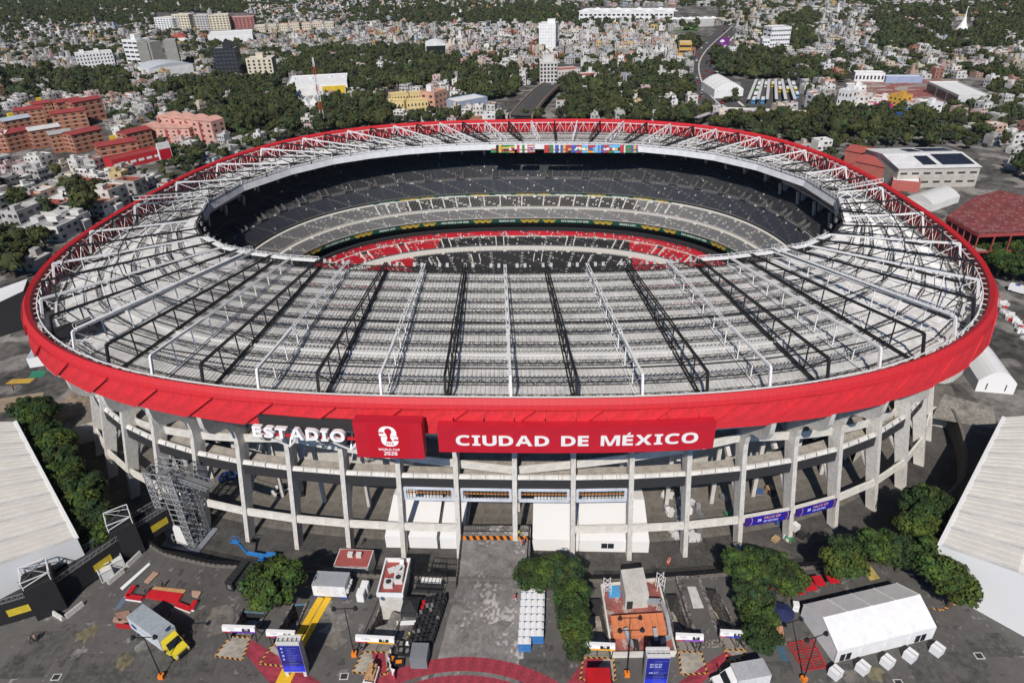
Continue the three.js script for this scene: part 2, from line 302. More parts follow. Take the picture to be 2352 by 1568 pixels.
function wallRing(name, prof, m, from = Math.PI - .62, to = 2 * Math.PI + .62, n = BS, uv) {
  const g = mb(); let run = 0;
  for (let k = 0; k < n; k++) { const ta = lerp(from, to, k / n), tb = lerp(from, to, (k + 1) / n);
    for (let p = 0; p + 1 < prof.length; p++) { const a = bowl(prof[p][0], ta, prof[p][1]), b = bowl(prof[p][0], tb, prof[p][1]), c = bowl(prof[p + 1][0], tb, prof[p + 1][1]), d = bowl(prof[p + 1][0], ta, prof[p + 1][1]);
      if (uv) { const u0 = run, u1 = run + a.distanceTo(b); g.tri(a, b, c, [u0, 0], [u1, 0], [u1, 1]).tri(a, c, d, [u0, 0], [u1, 1], [u0, 1]); if (p === prof.length - 2) run = u1; } else g.quad(a, b, c, d); } }
  return g.build(name, m, stadium);
}
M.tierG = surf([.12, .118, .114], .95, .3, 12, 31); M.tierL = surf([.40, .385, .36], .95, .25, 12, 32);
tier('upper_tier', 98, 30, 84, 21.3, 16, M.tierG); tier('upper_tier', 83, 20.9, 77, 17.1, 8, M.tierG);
tier('middle_tier', 76, 15.6, 70.4, 13.2, 6, M.tierL); tier('middle_tier', 67.9, 12.9, 63.3, 11.1, 6, M.tierL);
tier('lower_tier', 60.5, 6.2, 57.9, 5.4, 4, M.tierL); tier('lower_tier', 57.4, 5.2, 53.1, 3.6, 6, M.tierG); tier('lower_tier', 48.1, 3.2, 36, -1.4, 14, M.tierG);
wallRing('walkway', [[84.1, 21.2], [83, 21.0]], M.tierL); wallRing('walkway', [[77, 16.6], [76, 16.5], [76, 15.4]], M.cream);
wallRing('walkway', [[70.5, 13.1], [67.9, 13.0]], M.cream); wallRing('walkway', [[53.2, 3.5], [48.1, 3.3]], M.cream); wallRing('parapet', [[57.9, 5.3], [57.9, 5.9], [57.4, 5.9], [57.4, 5.0]], M.cream);
wallRing('suite_ceiling', [[63.4, 9.4], [70, 9.4]], M.charcoal); wallRing('suite_back_wall', [[67, 9.4], [67, 6]], M.glass); wallRing('suite_floor', [[67, 6.4], [60.4, 6.3]], M.charcoal);
wallRing('suite_front', [[61.2, 6.3], [61.2, 7.3], [61, 7.3]], M.charcoal);
wallRing('bowl_back_wall', [[98, 30], [99, 36]], M.concrete); wallRing('pitch_wall', [[36, -1.4], [36, -3]], M.charcoal);
{ const g = mb(); g.quad(V(-57, -3, 40), V(57, -3, 40), V(57, -3, -36), V(-57, -3, -36)); g.build('pitch', surf([.03, .09, .02], .95, .4, 20, 33), stadium); }
// near half under the roof: a plain raked shell that closes the bowl
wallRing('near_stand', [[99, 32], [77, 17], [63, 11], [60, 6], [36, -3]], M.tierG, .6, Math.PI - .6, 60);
// radial stairs through the tiers
{ const stair = (b0, h0, b1, h1, t, w = .5, m = M.tierL) => { const g = mb(), n = Math.round(Math.abs(h0 - h1) / .55); const P = (b, h, s) => { const p = bowl(b, t, h), q = bowl(b, t + .001, h).sub(p).normalize(); return p.addScaledVector(q, s * w); };
    for (let k = 0; k < n; k++) { const ba = lerp(b0, b1, k / n), bb = lerp(b0, b1, (k + 1) / n), hh = lerp(h0, h1, k / n) + .14, hn = lerp(h0, h1, (k + 1) / n) + .14; g.quad(P(ba, hh, -1), P(ba, hh, 1), P(bb, hh, 1), P(bb, hh, -1)); g.quad(P(bb, hh, -1), P(bb, hh, 1), P(bb, hn, 1), P(bb, hn, -1)); }
    g.build('stair_aisle', m, stadium); };
  for (let k = -6; k <= 39; k++) { const t = Math.PI + (k + .5) / 33 * Math.PI; stair(98, 30, 84, 21.3, t, .4, M.tierG); stair(83, 20.9, 77, 17.1, t + .02, .4, M.tierG); }
  for (let k = -5; k <= 32; k++) { const t = Math.PI + (k + .2) / 27 * Math.PI; stair(67.9, 12.9, 63.3, 11.1, t, .45); stair(76, 15.6, 70.4, 13.2, t + .03, .45); stair(57.4, 5.2, 53.1, 3.6, t, .4); stair(48.1, 3.2, 36, -1.4, t + .04, .5); } }
// vomitories: cream boxes with a dark mouth
for (let k = 0; k < 26; k++) { const t = Math.PI - .12 + (k + .5) / 26 * (Math.PI + .24); const mk = (b, h, m, hh) => { const p = bowl(b, t, h), q = bowl(b, t + .002, h).sub(p).normalize(), r = bowl(b - 2, t, h).sub(p).normalize(); let v;
    for (const s of [-1, 1]) { const g = mb(), a = p.clone().addScaledVector(q, s * 1.5); g.hexa([a.clone().addScaledVector(q, -.15), a.clone().addScaledVector(q, .15), a.clone().addScaledVector(q, .15).addScaledVector(r, 3.4), a.clone().addScaledVector(q, -.15).addScaledVector(r, 3.4)].concat([0, 1, 2, 3].map(z => a.clone().addScaledVector(q, z % 3 ? .15 : -.15).addScaledVector(r, z > 1 ? 3.4 : 0).add(V(0, z > 1 ? .9 : hh, 0))))); v = g.build('vomitory_wall', m, stadium); }
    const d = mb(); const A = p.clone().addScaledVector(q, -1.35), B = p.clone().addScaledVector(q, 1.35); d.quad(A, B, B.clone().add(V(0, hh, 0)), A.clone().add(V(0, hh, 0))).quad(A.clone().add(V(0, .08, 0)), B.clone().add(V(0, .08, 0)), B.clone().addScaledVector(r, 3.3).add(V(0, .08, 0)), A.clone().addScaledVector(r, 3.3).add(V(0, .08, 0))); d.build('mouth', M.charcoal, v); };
  mk(86, 21.6, M.tierG, 2.4); if (k % 2 && Math.abs(k - 12.5) > 5) mk(76.5, 13.3, M.cream, 2.6); if (k % 2 === 0) mk(56.5, 3.8, M.cream, 2.6); else mk(46, 1.2, M.cream, 2.2); }
// seats (uncountable): one instanced mass per tier and colour
const seatG = (() => { const b = mb(); b.box(0, .18, .05, .42, .12, .42); b.box(0, .3, -.18, .42, .42, .1); return b.geo(); })();
function seats(name, rowsList, color, whiteShare, sel, pitch = .58) {
  const mats = [], cols = [], f = rng(name.length * 31 + rowsList.length), c = new THREE.Color(), o = new THREE.Object3D();
  for (const [b, h] of rowsList) { const pts = []; const n = 900; for (let k = 0; k <= n; k++) pts.push(bowl(b, Math.PI - .6 + k / n * (Math.PI + 1.2), h));
    let acc = 0, run = 0; for (let k = 0; k < n; k++) { const A = pts[k], B = pts[k + 1], l = A.distanceTo(B), dir = B.clone().sub(A).normalize(); while (acc < l) { const p = A.clone().addScaledVector(dir, acc); run += pitch; acc += pitch; if (run % 12 < 1.2) continue; const cc = sel ? sel(p, b) : color; if (!cc) continue; o.position.copy(p); o.rotation.set(0, Math.atan2(-dir.x * 0 + dir.z * 0 + (-dir.z), 0) * 0 + Math.atan2(-(-dir.z), dir.x) * 0 + Math.atan2(-p.x * .9, -p.z), 0); o.updateMatrix(); mats.push(o.matrix.clone()); cols.push(f() < whiteShare ? [.5, .5, .49] : cc.map(x => x * (.85 + .3 * f()))); } acc -= l; } }
  const m = new THREE.InstancedMesh(seatG, flat(1, 1, 1, .5), mats.length); mats.forEach((x, k) => { m.setMatrixAt(k, x); m.setColorAt(k, c.setRGB(...cols[k])); }); m.name = 'seats'; m.userData.kind = 'stuff'; m.castShadow = m.receiveShadow = true; stadium.add(m);
}
const rowsOf = (b0, h0, b1, h1, n) => Array.from({ length: n }, (_, r) => [lerp(b0, b1, (r + .45) / n), lerp(h0, h1, r / n)]);
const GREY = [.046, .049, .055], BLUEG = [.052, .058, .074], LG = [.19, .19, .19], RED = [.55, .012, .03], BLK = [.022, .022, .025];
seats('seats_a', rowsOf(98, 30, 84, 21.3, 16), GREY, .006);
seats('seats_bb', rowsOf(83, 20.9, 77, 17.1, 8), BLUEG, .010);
seats('seats_ccc', rowsOf(76, 15.6, 70.4, 13.2, 6), LG, .02, (p) => Math.abs(p.x - 1) < 47 ? BLK : LG);
seats('seats_dddd', rowsOf(67.9, 12.9, 63.3, 11.1, 6), LG, .03);
seats('seats_eeeee', rowsOf(60.5, 6.2, 57.9, 5.4, 4), RED, .08);
seats('seats_ffffff', rowsOf(57.4, 5.2, 53.1, 3.6, 6), RED, .045, (p) => p.x > -31 && p.x < 43 ? BLK : RED);
seats('seats_ggggggg', rowsOf(48.1, 3.2, 36, -1.4, 14), BLK, .015, (p) => p.x > -39 && p.x < 43 ? BLK : RED);
// ribbons of print
function printTex(w, h, draw) { const c = document.createElement('canvas'); c.width = w; c.height = h; const x = c.getContext('2d'); draw(x, w, h); const t = new THREE.CanvasTexture(c); t.colorSpace = THREE.SRGBColorSpace; t.wrapS = t.wrapT = THREE.RepeatWrapping; return t; }
const goldFan = (x, cx, cy, r) => { x.strokeStyle = '#c9a53a'; x.lineWidth = r * .12; for (let k = -4; k <= 4; k++) { x.beginPath(); x.moveTo(cx + k * r * .08, cy); x.lineTo(cx + k * r * .28, cy - r); x.stroke(); } };
const ribT = printTex(2048, 64, (x, w, h) => { x.fillStyle = '#0e4a3c'; x.fillRect(0, 0, w, h); x.fillStyle = '#e8efe9'; x.font = 'bold 44px sans-serif'; x.fillText('MEXICO CITY', 90, 48); x.fillText('FIFA WORLD CUP 2026', 1150, 48); for (const cx of [520, 620, 720, 900, 1000, 1760, 1860, 1960]) goldFan(x, cx, 64, 60); });
ribT.repeat.set(1 / 48, 1);
const ribM = new THREE.MeshStandardMaterial({ map: ribT, roughness: .6, side: THREE.DoubleSide });
wallRing('ribbon_board', [[63.2, 9.4], [63.0, 10.9]], ribM, Math.PI - .5, 2 * Math.PI + .5, BS, true);
wallRing('ribbon_board', [[76.3, 15.9], [76.2, 17.2]], ribM, Math.PI * 1.5 - .62, Math.PI * 1.5 + .62, 60, true);
{ const t = printTex(1024, 128, (x, w, h) => { x.fillStyle = '#12463b'; x.fillRect(0, 0, w, h); x.fillStyle = '#e6ebe6'; x.font = 'bold 84px sans-serif'; x.fillText('FIFA WORLD CUP', 20, 92); x.fillText('2026', 800, 92); }); t.repeat.set(1 / 26, 1);
  wallRing('banner', [[97, 30.2], [97.3, 33.2]], new THREE.MeshStandardMaterial({ map: t, roughness: .7, side: THREE.DoubleSide }), Math.PI * 1.5 - .60, Math.PI * 1.5 - .32, 12, true); }
// club posts between the middle rows
for (let k = -11; k <= 11; k++) { const t = Math.PI * 1.5 + k * .056, p = bowl(73.5, t, 14.3), g = mb(); g.beam(p, p.clone().add(V(0, 2.1, 0)), .35); g.beam(bowl(76, t, 16.2), bowl(70.6, t, 14), .5, .2); g.build('club_post', M.cream, stadium); }

// ---- outside frame: leaning fins, floor beams, ramps
function pillar(i) {
  const s = sOf(i), w = .46, prof = [[-1.9, 0], [-6.3, 21.5], [-6.5, 23.5], [-6.2, 25.4], [-5.3, 26.9], [-4, 27.8], [-2.6, 28.2], [-1.2, 28.7], [0, 29.8], [.8, 31.6], [1.0, 34.4], [-11, 35.6], [-9.6, 22], [-4.0, 0]];
  const b = mb(), c = ring(s, 0, 0), nrm = ring(s, 1, 0).sub(c), tan = V(-nrm.z, 0, nrm.x), P = (k, e) => c.clone().addScaledVector(nrm, prof[k][0]).addScaledVector(tan, e).setY(prof[k][1] + (prof[k][1] === 0 && i === 0 ? 5.5 : 0));
  const N = prof.length; for (let k = 0; k < N; k++) { const m = (k + 1) % N; b.quad(P(k, -w), P(k, w), P(m, w), P(m, -w)); }
  const sh = prof.map(([x, y], k) => new THREE.Vector2(x, y)); for (const t of THREE.ShapeUtils.triangulateShape(sh, [])) for (const e of [-w, w]) b.tri(P(t[0], e), P(t[1], e), P(t[2], e), sh[t[0]].toArray(), sh[t[1]].toArray(), sh[t[2]].toArray());
  return b.build('pillar', M.concrete, stadium);
}
for (const i of IDX) pillar(i);
const FRONT = IDX.filter(i => Math.abs(i) <= 20);
for (const i of FRONT) {
  const j = i + 1, gap = i === -1 || i === 0;
  if (!gap) band([[-3.5, 6.0], [-3.7, 7.5], [-4.2, 7.5], [-4.1, 6.0], [-3.5, 6.0]], i, j, M.cream, 'floor_beam', stadium, 1);
  const f = band([[-6.4, 15.2], [-5.9, 15.2], [-6.0, 17.5], [-6.9, 17.5]], i, j, M.charcoal, 'ramp_fascia', stadium, 1);
  for (let k = 0; k <= 4; k++) { const r = mb(), s = lerp(sOf(i), sOf(j), k / 4); r.beam(ring(s, -5.95, 17.4), ring(s, -6.5, 18.3), .1); r.build('rail_post', M.greysteel, f); }
  band([[-6.02, 17.5], [-6.5, 18.05], [-6.9, 18.05], [-6.9, 17.5]], i, j, M.concrete, 'ramp_parapet', stadium, 1);
}
{ // decks: one sheet per level from bay to bay
  const dk = (name, m, prof, i0 = -10, i1 = 10) => { for (let i = i0; i < i1; i += 2) band(prof, i, i + 2, m, name, stadium, 6); };
  dk('ramp_deck', M.ramp, [[-6.8, 16.2], [-11, 16.4], [-11, 15.9], [-6.8, 15.6]], -20, 20);
  dk('upper_deck', M.ramp, [[-16, 24], [-25, 24.4], [-25, 23.6], [-16, 23.4], [-16, 24]], -8, 8);
  dk('gallery_deck', M.concrete, [[-7, 30.2], [-11.5, 30.6], [-11.5, 30], [-7, 29.6], [-7, 30.2]], -20, 20);
  dk('inner_floor', surf([.14, .128, .112], .95, .45, 20, 34, (c, u, v, n) => c.map(x => x * (n(16)(u, v) > .7 ? .75 : 1))), [[-6.5, .03], [-13.9, .04]], -20, 20); dk('inner_floor', M.darkfloor, [[-13.9, .04], [-27, .05]], -8, 8);
  dk('inner_wall', M.concrete, [[-27, 0], [-25, 22]], -8, 8);
  for (const s of [-1, 1]) for (let i = 8; i < 20; i += 2) { const k = s > 0 ? i : -i - 2; band([[-14, 0], [-13, 16]], k, k + 2, M.concrete, 'inner_wall', stadium, 6); }
}
for (let i = -19; i < 19; i++) { // sloping ramps seen through the frame, with cream side walls, rising away from the middle
  const up = Math.floor((i + 40) / 4) % 2 === 0, f0 = ((i + 40) % 4) / 4, f1 = f0 + .25, h = (f) => up ? lerp(17.5, 23.5, f) : lerp(23.5, 17.5, f), b = mb(), w = mb(), w2 = mb();
  const n = 3, near = i >= -9 && i < 9, oA = -8.5, oB = near ? -15.5 : -11.6; for (let k = 0; k < n; k++) { const sa = lerp(sOf(i), sOf(i + 1), k / n), sb = lerp(sOf(i), sOf(i + 1), (k + 1) / n), ha = h(lerp(f0, f1, k / n)), hb = h(lerp(f0, f1, (k + 1) / n));
    b.quad(ring(sa, -8.5, ha), ring(sb, -8.5, hb), ring(sb, oB, hb + .1), ring(sa, oB, ha + .1)); b.quad(ring(sa, -8.5, ha - .6), ring(sb, -8.5, hb - .6), ring(sb, oB, hb - .5), ring(sa, oB, ha - .5));
    for (const [o, wq] of [[-8.4, w], [oB - .1, w2]]) { wq.quad(ring(sa, o, ha - .7), ring(sb, o, hb - .7), ring(sb, o, hb + 1.1), ring(sa, o, ha + 1.1)); wq.quad(ring(sa, o, ha + 1.1), ring(sb, o, hb + 1.1), ring(sb, o - .3, hb + 1.1), ring(sa, o - .3, ha + 1.1)); wq.quad(ring(sa, o - .3, ha - .7), ring(sb, o - .3, hb - .7), ring(sb, o - .3, hb + 1.1), ring(sa, o - .3, ha + 1.1)); } }
  b.build('sloping_ramp', M.ramp, stadium); w.build('ramp_wall', M.cream, stadium); w2.build('ramp_wall', M.cream, stadium);
}
for (const i of FRONT) { // raking struts and inner columns on every line
  const b = mb(), s = sOf(i), P = (o, h) => ring(s, o, h); b.beam(P(-4.5, 6.5), P(-11, 15.5), .45, .5); if (Math.abs(i) < 9) { b.beam(P(-12, 16.2), P(-24, 28), .8, 1.0); b.beam(P(-16, .1), P(-16, 24), .8); b.beam(P(-7, 22.6), P(-16, 23.6), .7, 1.1); } else b.beam(P(-10, 16.2), P(-12, 29.8), .8);
  b.build('raking_strut', M.concrete, stadium);
  band([[-7, 27.2], [-7, 28.4], [-7.8, 28.4], [-7.8, 27.2], [-7, 27.2]], i, i + 1, M.cream, 'upper_beam', stadium, 1);
}
// ================================================================ GROUND, CITY AND TREES
const G = 5.5;                           // plaza and city level; the ring road round the pillars lies at 0
const trenchW = (s) => { const k = Math.abs(s); return k < 44 ? 7.6 : k < 56 ? lerp(7.6, 9.4, (k - 44) / 12) : k < 66 ? 9.3 : k < 80 ? lerp(9.3, 6, (k - 66) / 14) : k < 98 ? 6 : lerp(6, 3.2, (k - 98) / 14); };
const ringW = (s, off, h) => stadium.localToWorld(ring(s, off, h));
const TS = 122, TN = 120;
const pits = [[[530, 1465], [572, 1467], [611, 1407], [560, 1403]], [[628, 1478], [662, 1481], [704, 1386], [676, 1388]], [[833, 1496], [896, 1498], [926, 1394], [877, 1393]], [[1341, 1509], [1402, 1510], [1379, 1372], [1352, 1372]], [[1561, 1495], [1598, 1496], [1552, 1362], [1527, 1362]], [[1668, 1491], [1711, 1491], [1642, 1352], [1617, 1348]]];
{ // ring road floor, retaining wall and the ground sheet with the trench cut out
  const road = mb(), wall = mb(), gr = mb(), cop = mb();
  for (let k = 0; k < TN; k++) {
    const a = lerp(-TS, TS, k / TN), b = lerp(-TS, TS, (k + 1) / TN), A = trenchW(a), B = trenchW(b);
    road.quad(ringW(a, A + .3, 0), ringW(b, B + .3, 0), ringW(b, -28, 0), ringW(a, -28, 0));
    wall.quad(ringW(a, A, 0), ringW(b, B, 0), ringW(b, B, G - .05), ringW(a, A, G - .05));
    cop.hexa([ringW(b, B + .5, G - .05), ringW(a, A + .5, G - .05), ringW(a, A - .1, G - .05), ringW(b, B - .1, G - .05), ringW(b, B + .5, G + .35), ringW(a, A + .5, G + .35), ringW(a, A - .1, G + .35), ringW(b, B - .1, G + .35)]);
  }
  { const out = [], c = V(.06, G, -201), far = []; for (let k = 0; k <= TN; k++) { const a = lerp(-TS, TS, k / TN), p = ringW(a, trenchW(a), G), d = p.clone().sub(c).setY(0).normalize(); out.push(new THREE.Vector2(p.x, p.z)); far.push(new THREE.Vector2(p.x + d.x * 170, p.z + d.z * 170)); }
    const sh = new THREE.Shape([...out, ...far.reverse()]); for (const q of pits) sh.holes.push(new THREE.Path(q.map(([x, y]) => { const v = spot(x, y, G); return new THREE.Vector2(v.x, v.z); }))); const g = new THREE.ShapeGeometry(sh), P = g.attributes.position, ix = g.index.array; for (let k = 0; k < ix.length; k += 3) gr.tri(...[0, 1, 2].map(m => V(P.getX(ix[k + m]), G, P.getY(ix[k + m])))); }
  for (const b of [road, gr]) { b.u = []; for (let k = 0; k < b.p.length; k += 3) b.u.push(b.p[k], b.p[k + 2]); }
  struct('ring_road', road, M.asphalt); struct('plaza', gr, M.plaza);
  tag(wall.build('retaining_wall', surf([.13, .12, .11], .95, .8, 7, 41)), 'dark stone retaining wall of the sunken road below the plaza', 'wall');
  tag(cop.build('wall_coping', M.darkfloor), 'grey coping along the edge of the sunken ring road', 'wall');
  for (const s of [-1, 1]) { const e = mb(); e.quad(ringW(s * TS, 6, 0), ringW(s * TS, -28, 0), ringW(s * TS, -28, G), ringW(s * TS, 6, G)); tag(e.build('bridge_abutment', M.concrete), s < 0 ? 'concrete bridge abutment closing the sunken road on the side of the dome tent' : 'concrete bridge abutment closing the sunken road beside the hedge top', 'wall'); }
  const far = mb(), n = 90, P = [];      // city ground round the back, joined to the plaza
  for (let k = 0; k <= n; k++) { const s = lerp(TS, RL - TS, k / n); P.push([ringW(s, k === 0 || k === n ? trenchW(TS) : 3, G), s]); }
  const c = V(.06, G, -201);
  for (let k = 0; k < n; k++) { const E = (v) => { const d = v.clone().sub(c).setY(0).normalize(); return v.clone().addScaledVector(d, 60); }; const a = P[k][0], b = P[k + 1][0]; far.quad(E(a), E(b), b, a).quad(E(a), E(b), E(b).add(E(b).sub(c).setY(0).normalize().multiplyScalar(4200)), E(a).add(E(a).sub(c).setY(0).normalize().multiplyScalar(4200))); }
  for (const s of [-1, 1]) { const a = ringW(s * TS, trenchW(TS), G), d = a.clone().sub(c).setY(0).normalize(); const i = a.clone(); for (let k = 0; k < 30; k++) { } }
  far.u = []; for (let k = 0; k < far.p.length; k += 3) far.u.push(far.p[k], far.p[k + 2]);
  M.cityground = surf([.115, .108, .098], .95, .7, 90, 42, (q, u, v, n2) => { const k = n2(16)(u, v) > .62 ? 1.7 : n2(32)(u, v) > .7 ? .6 : 1; return q.map(x => x * k); });
  struct('city_ground', far, M.cityground);
  const fl = mb(); for (let k = 0; k < n; k++) { const s0 = lerp(TS, RL - TS, k / n), s1 = lerp(TS, RL - TS, (k + 1) / n); fl.quad(ringW(s0, 3.2, G - .1), ringW(s1, 3.2, G - .1), ringW(s1, -28, G - .1), ringW(s0, -28, G - .1)); } struct('concourse_floor', fl, M.darkfloor);
}
// ---------------------------------------------------------------- trees
M.leaf = new THREE.MeshStandardMaterial({ vertexColors: true, roughness: 1, side: THREE.DoubleSide });
M.bark = surf([.09, .07, .05], .95, .4, 2, 51);
function crownGeo(seed, R, H, clumps, per, leaf, hue, core) {
  const f = rng(seed), p = [], c = [], nrm = [], dir = () => { const z = f() * 2 - 1, a = f() * 6.2832, r = Math.sqrt(1 - z * z); return V(r * Math.cos(a), z, r * Math.sin(a)); };
  const add = (q, n, s, col) => { let a = V(0, 1, 0).cross(n); if (a.lengthSq() < .01) a = V(1, 0, 0); a.normalize(); const b = n.clone().cross(a), th = f() * 6.28, u = a.clone().multiplyScalar(Math.cos(th)).addScaledVector(b, Math.sin(th)).multiplyScalar(s), v = n.clone().cross(u).multiplyScalar(.62);
    const A = q.clone().sub(u), B = q.clone().add(v), C = q.clone().add(u), D = q.clone().sub(v); for (const w of [A, B, C, A, C, D]) { p.push(w.x, w.y, w.z); c.push(...col); } };
  for (let k = 0; k < clumps; k++) {
    const d = dir(); if (d.y < -.55) d.y *= -.5; const rad = lerp(.4, 1.0, Math.sqrt(f())), cc = V(d.x * R * rad, H * .5 + d.y * H * .42 * rad, d.z * R * rad), cr = R * rr(.18, .42, f), t = rr(.55, 1.4, f), yl = rr(-.2, .3, f);
    for (let m = 0; m < per; m++) { const e = dir(), q = cc.clone().addScaledVector(e, cr * lerp(.75, 1.05, f())); q.y = lerp(cc.y, q.y, .8); const n = e.clone().addScaledVector(dir(), .55).normalize(), g = t * rr(.7, 1.3, f); add(q, n, leaf * rr(.6, 1.25, f), [hue[0] * g * (1 + yl), hue[1] * g, hue[2] * g * (1 - yl)]); }
  }
  if (core) { const ico = new THREE.IcosahedronGeometry(1, 1).attributes.position; for (let k = 0; k < ico.count; k++) { p.push(ico.getX(k) * R * .72, H * .5 + ico.getY(k) * H * .36, ico.getZ(k) * R * .72); c.push(hue[0] * .8, hue[1] * .8, hue[2] * .8); } }
  const g = new THREE.BufferGeometry(); g.setAttribute('position', new THREE.Float32BufferAttribute(p, 3)); g.setAttribute('color', new THREE.Float32BufferAttribute(c, 3)); g.computeVertexNormals(); return g;
}
function trunkGeo(seed, h, r) { const b = mb(), f = rng(seed); const lean = V(rr(-.1, .1, f), 1, rr(-.1, .1, f)).multiplyScalar(h * .45); b.cyl(0, 0, 0, r * 1.25, h * .25, 8, r); let top = V(0, h * .25, 0); for (let k = 0; k < 4; k++) { const a = k * 1.57 + f(), e = V(Math.cos(a) * h * .25, h * .62, Math.sin(a) * h * .25); b.beam(top, e, r * 1.1); } b.beam(top, lean.setY(h * .7), r * 1.3); return b.geo(); }
const HUE = [[.052, .066, .020], [.046, .064, .022], [.062, .076, .022], [.042, .056, .024]];
const nearCrown = [0, 1, 2, 3].map(k => crownGeo(100 + k, 1, 1.7, 62, 130, .085, [[.042, .080, .014], [.030, .062, .015], [.054, .088, .015], [.034, .066, .020]][k]));
const midCrown = [0, 1, 2, 3, 4, 5].map(k => crownGeo(200 + k, 1, 1.7 + .15 * k, 26, 34, .17, HUE[k % 4], true));
const nearTrunk = [0, 1].map(k => trunkGeo(300 + k, 1, .06));
function tree(p, r, h, label, group, near, k) {
  const o = thing(near ? 'leafy_tree' : 'tree', label, 'tree', p, rr(0, 6.28), group), trunkH = h * (near ? .32 : .22);
  const t = mesh('trunk', nearTrunk[k % 2], M.bark, o); t.scale.set(h * .8, h, h * .8);
  const c = mesh('crown', near ? nearCrown[k % 4] : midCrown[k % 6], M.leaf, o); c.position.y = trunkH; const q = near ? r * .9 : r; c.scale.set(q, (h - trunkH) / 1.75, q * rr(.9, 1.1)); return o;
}
// ---------------------------------------------------------------- land use of the city, on the survey plate
const ringTop = [[-400, 900], [56, 690], [73, 638], [120, 580], [171, 539], [239, 495], [342, 442], [444, 391], [564, 344], [746, 299], [893, 282], [1054, 273], [1225, 270], [1396, 273], [1550, 279], [1685, 295], [1821, 326], [1924, 362], [2026, 416], [2129, 478], [2232, 553], [2266, 601], [2286, 666], [2700, 900]];
const topAt = (x) => { for (let k = 0; k + 1 < ringTop.length; k++) if (x < ringTop[k + 1][0]) { const [a, b] = [ringTop[k], ringTop[k + 1]]; return lerp(a[1], b[1], (x - a[0]) / (b[0] - a[0])); } return 900; };
// [x0, y0, x1, y1, share of trees]: later entries win
const USE = [[-100, -20, 2500, 1000, .55], [0, -20, 560, 30, .93], [560, -20, 2352, 16, .74], [0, 30, 360, 60, .85], [360, 30, 800, 62, .5], [800, 20, 1330, 58, .85], [1330, 40, 1640, 90, .75], [0, 60, 290, 105, .55], [290, 62, 560, 100, .45], [560, 62, 780, 122, .2], [760, 62, 1560, 140, .16], [1280, 45, 1640, 62, .8], [0, 105, 300, 150, .62], [300, 100, 560, 175, .7], [560, 120, 760, 180, .8], [700, 120, 1000, 215, .9], [0, 140, 260, 172, .25], [0, 172, 330, 232, .96], [300, 172, 470, 225, .25], [360, 195, 700, 310, .95], [0, 232, 360, 600, .14], [330, 228, 400, 290, .6], [200, 262, 350, 330, .35], [740, 240, 900, 310, .96], [900, 205, 1060, 262, .5], [1000, 140, 1230, 240, .9], [1060, 140, 1380, 165, .35], [1270, 190, 1640, 290, .96], [1340, 150, 1640, 200, .75], [1560, 60, 1660, 130, .9], [1660, 0, 1830, 60, .5], [1660, 60, 1800, 130, .42], [1640, 125, 1800, 190, .9], [1790, 40, 1880, 110, .85], [1870, 55, 2010, 115, .18], [1830, 110, 1930, 150, .35], [2000, 20, 2352, 140, .9], [1930, 60, 2010, 110, .3], [1820, 130, 1960, 200, .75], [1940, 120, 2352, 185, .55], [1800, 225, 1960, 300, .8], [1600, 262, 1870, 282, .25], [1600, 284, 2100, 335, .97], [1860, 262, 2100, 300, .9], [1950, 285, 2150, 350, .9], [2130, 230, 2352, 330, .75], [2230, 290, 2352, 360, .35], [2300, 360, 2352, 450, .7], [180, 470, 330, 640, .85], [0, 560, 130, 640, .75], [2240, 560, 2352, 660, .95]];
const useAt = (x, y) => { let r = .5; for (const u of USE) if (x >= u[0] && x < u[2] && y >= u[1] && y < u[3]) r = u[4]; return r; };
const keepOut = [];                      // plate quads kept free for roads, lots and built landmarks
const blocked = (x, y) => keepOut.some(([a, b, c, d]) => x > a && x < c && y > b && y < d);
keepOut.push([1600, 60, 1690, 128], [1585, 110, 1640, 180], [1590, 170, 1668, 252], [1632, 178, 1712, 226], [1700, 185, 1850, 262], [1540, 238, 1860, 262], [1945, 180, 2270, 246], [1185, 196, 1290, 275], [640, 182, 806, 222], [666, 215, 735, 256], [880, 208, 1040, 262], [1232, 146, 1338, 200], [974, 108, 1034, 140], [1234, 84, 1280, 121], [1325, 15, 1650, 50], [325, 278, 500, 335], [176, 128, 272, 168], [292, 100, 424, 158], [340, 145, 455, 182], [490, 126, 560, 178], [566, 142, 642, 186], [355, 30, 590, 76], [476, 68, 586, 102], [1744, 80, 1815, 120], [2180, 46, 2240, 86], [2010, 345, 2320, 445], [2020, 425, 2185, 505], [1930, 350, 2060, 425], [2160, 425, 2400, 600], [1910, 190, 2135, 268], [0, 250, 262, 375], [228, 318, 372, 395], [-100, 640, 70, 1000], [2270, 560, 2500, 1000], [1000, 232, 1200, 262], [1340, 16, 1640, 48], [1500, 70, 1620, 90], [1540, 35, 1642, 62]);
const houses = [], trees = [];
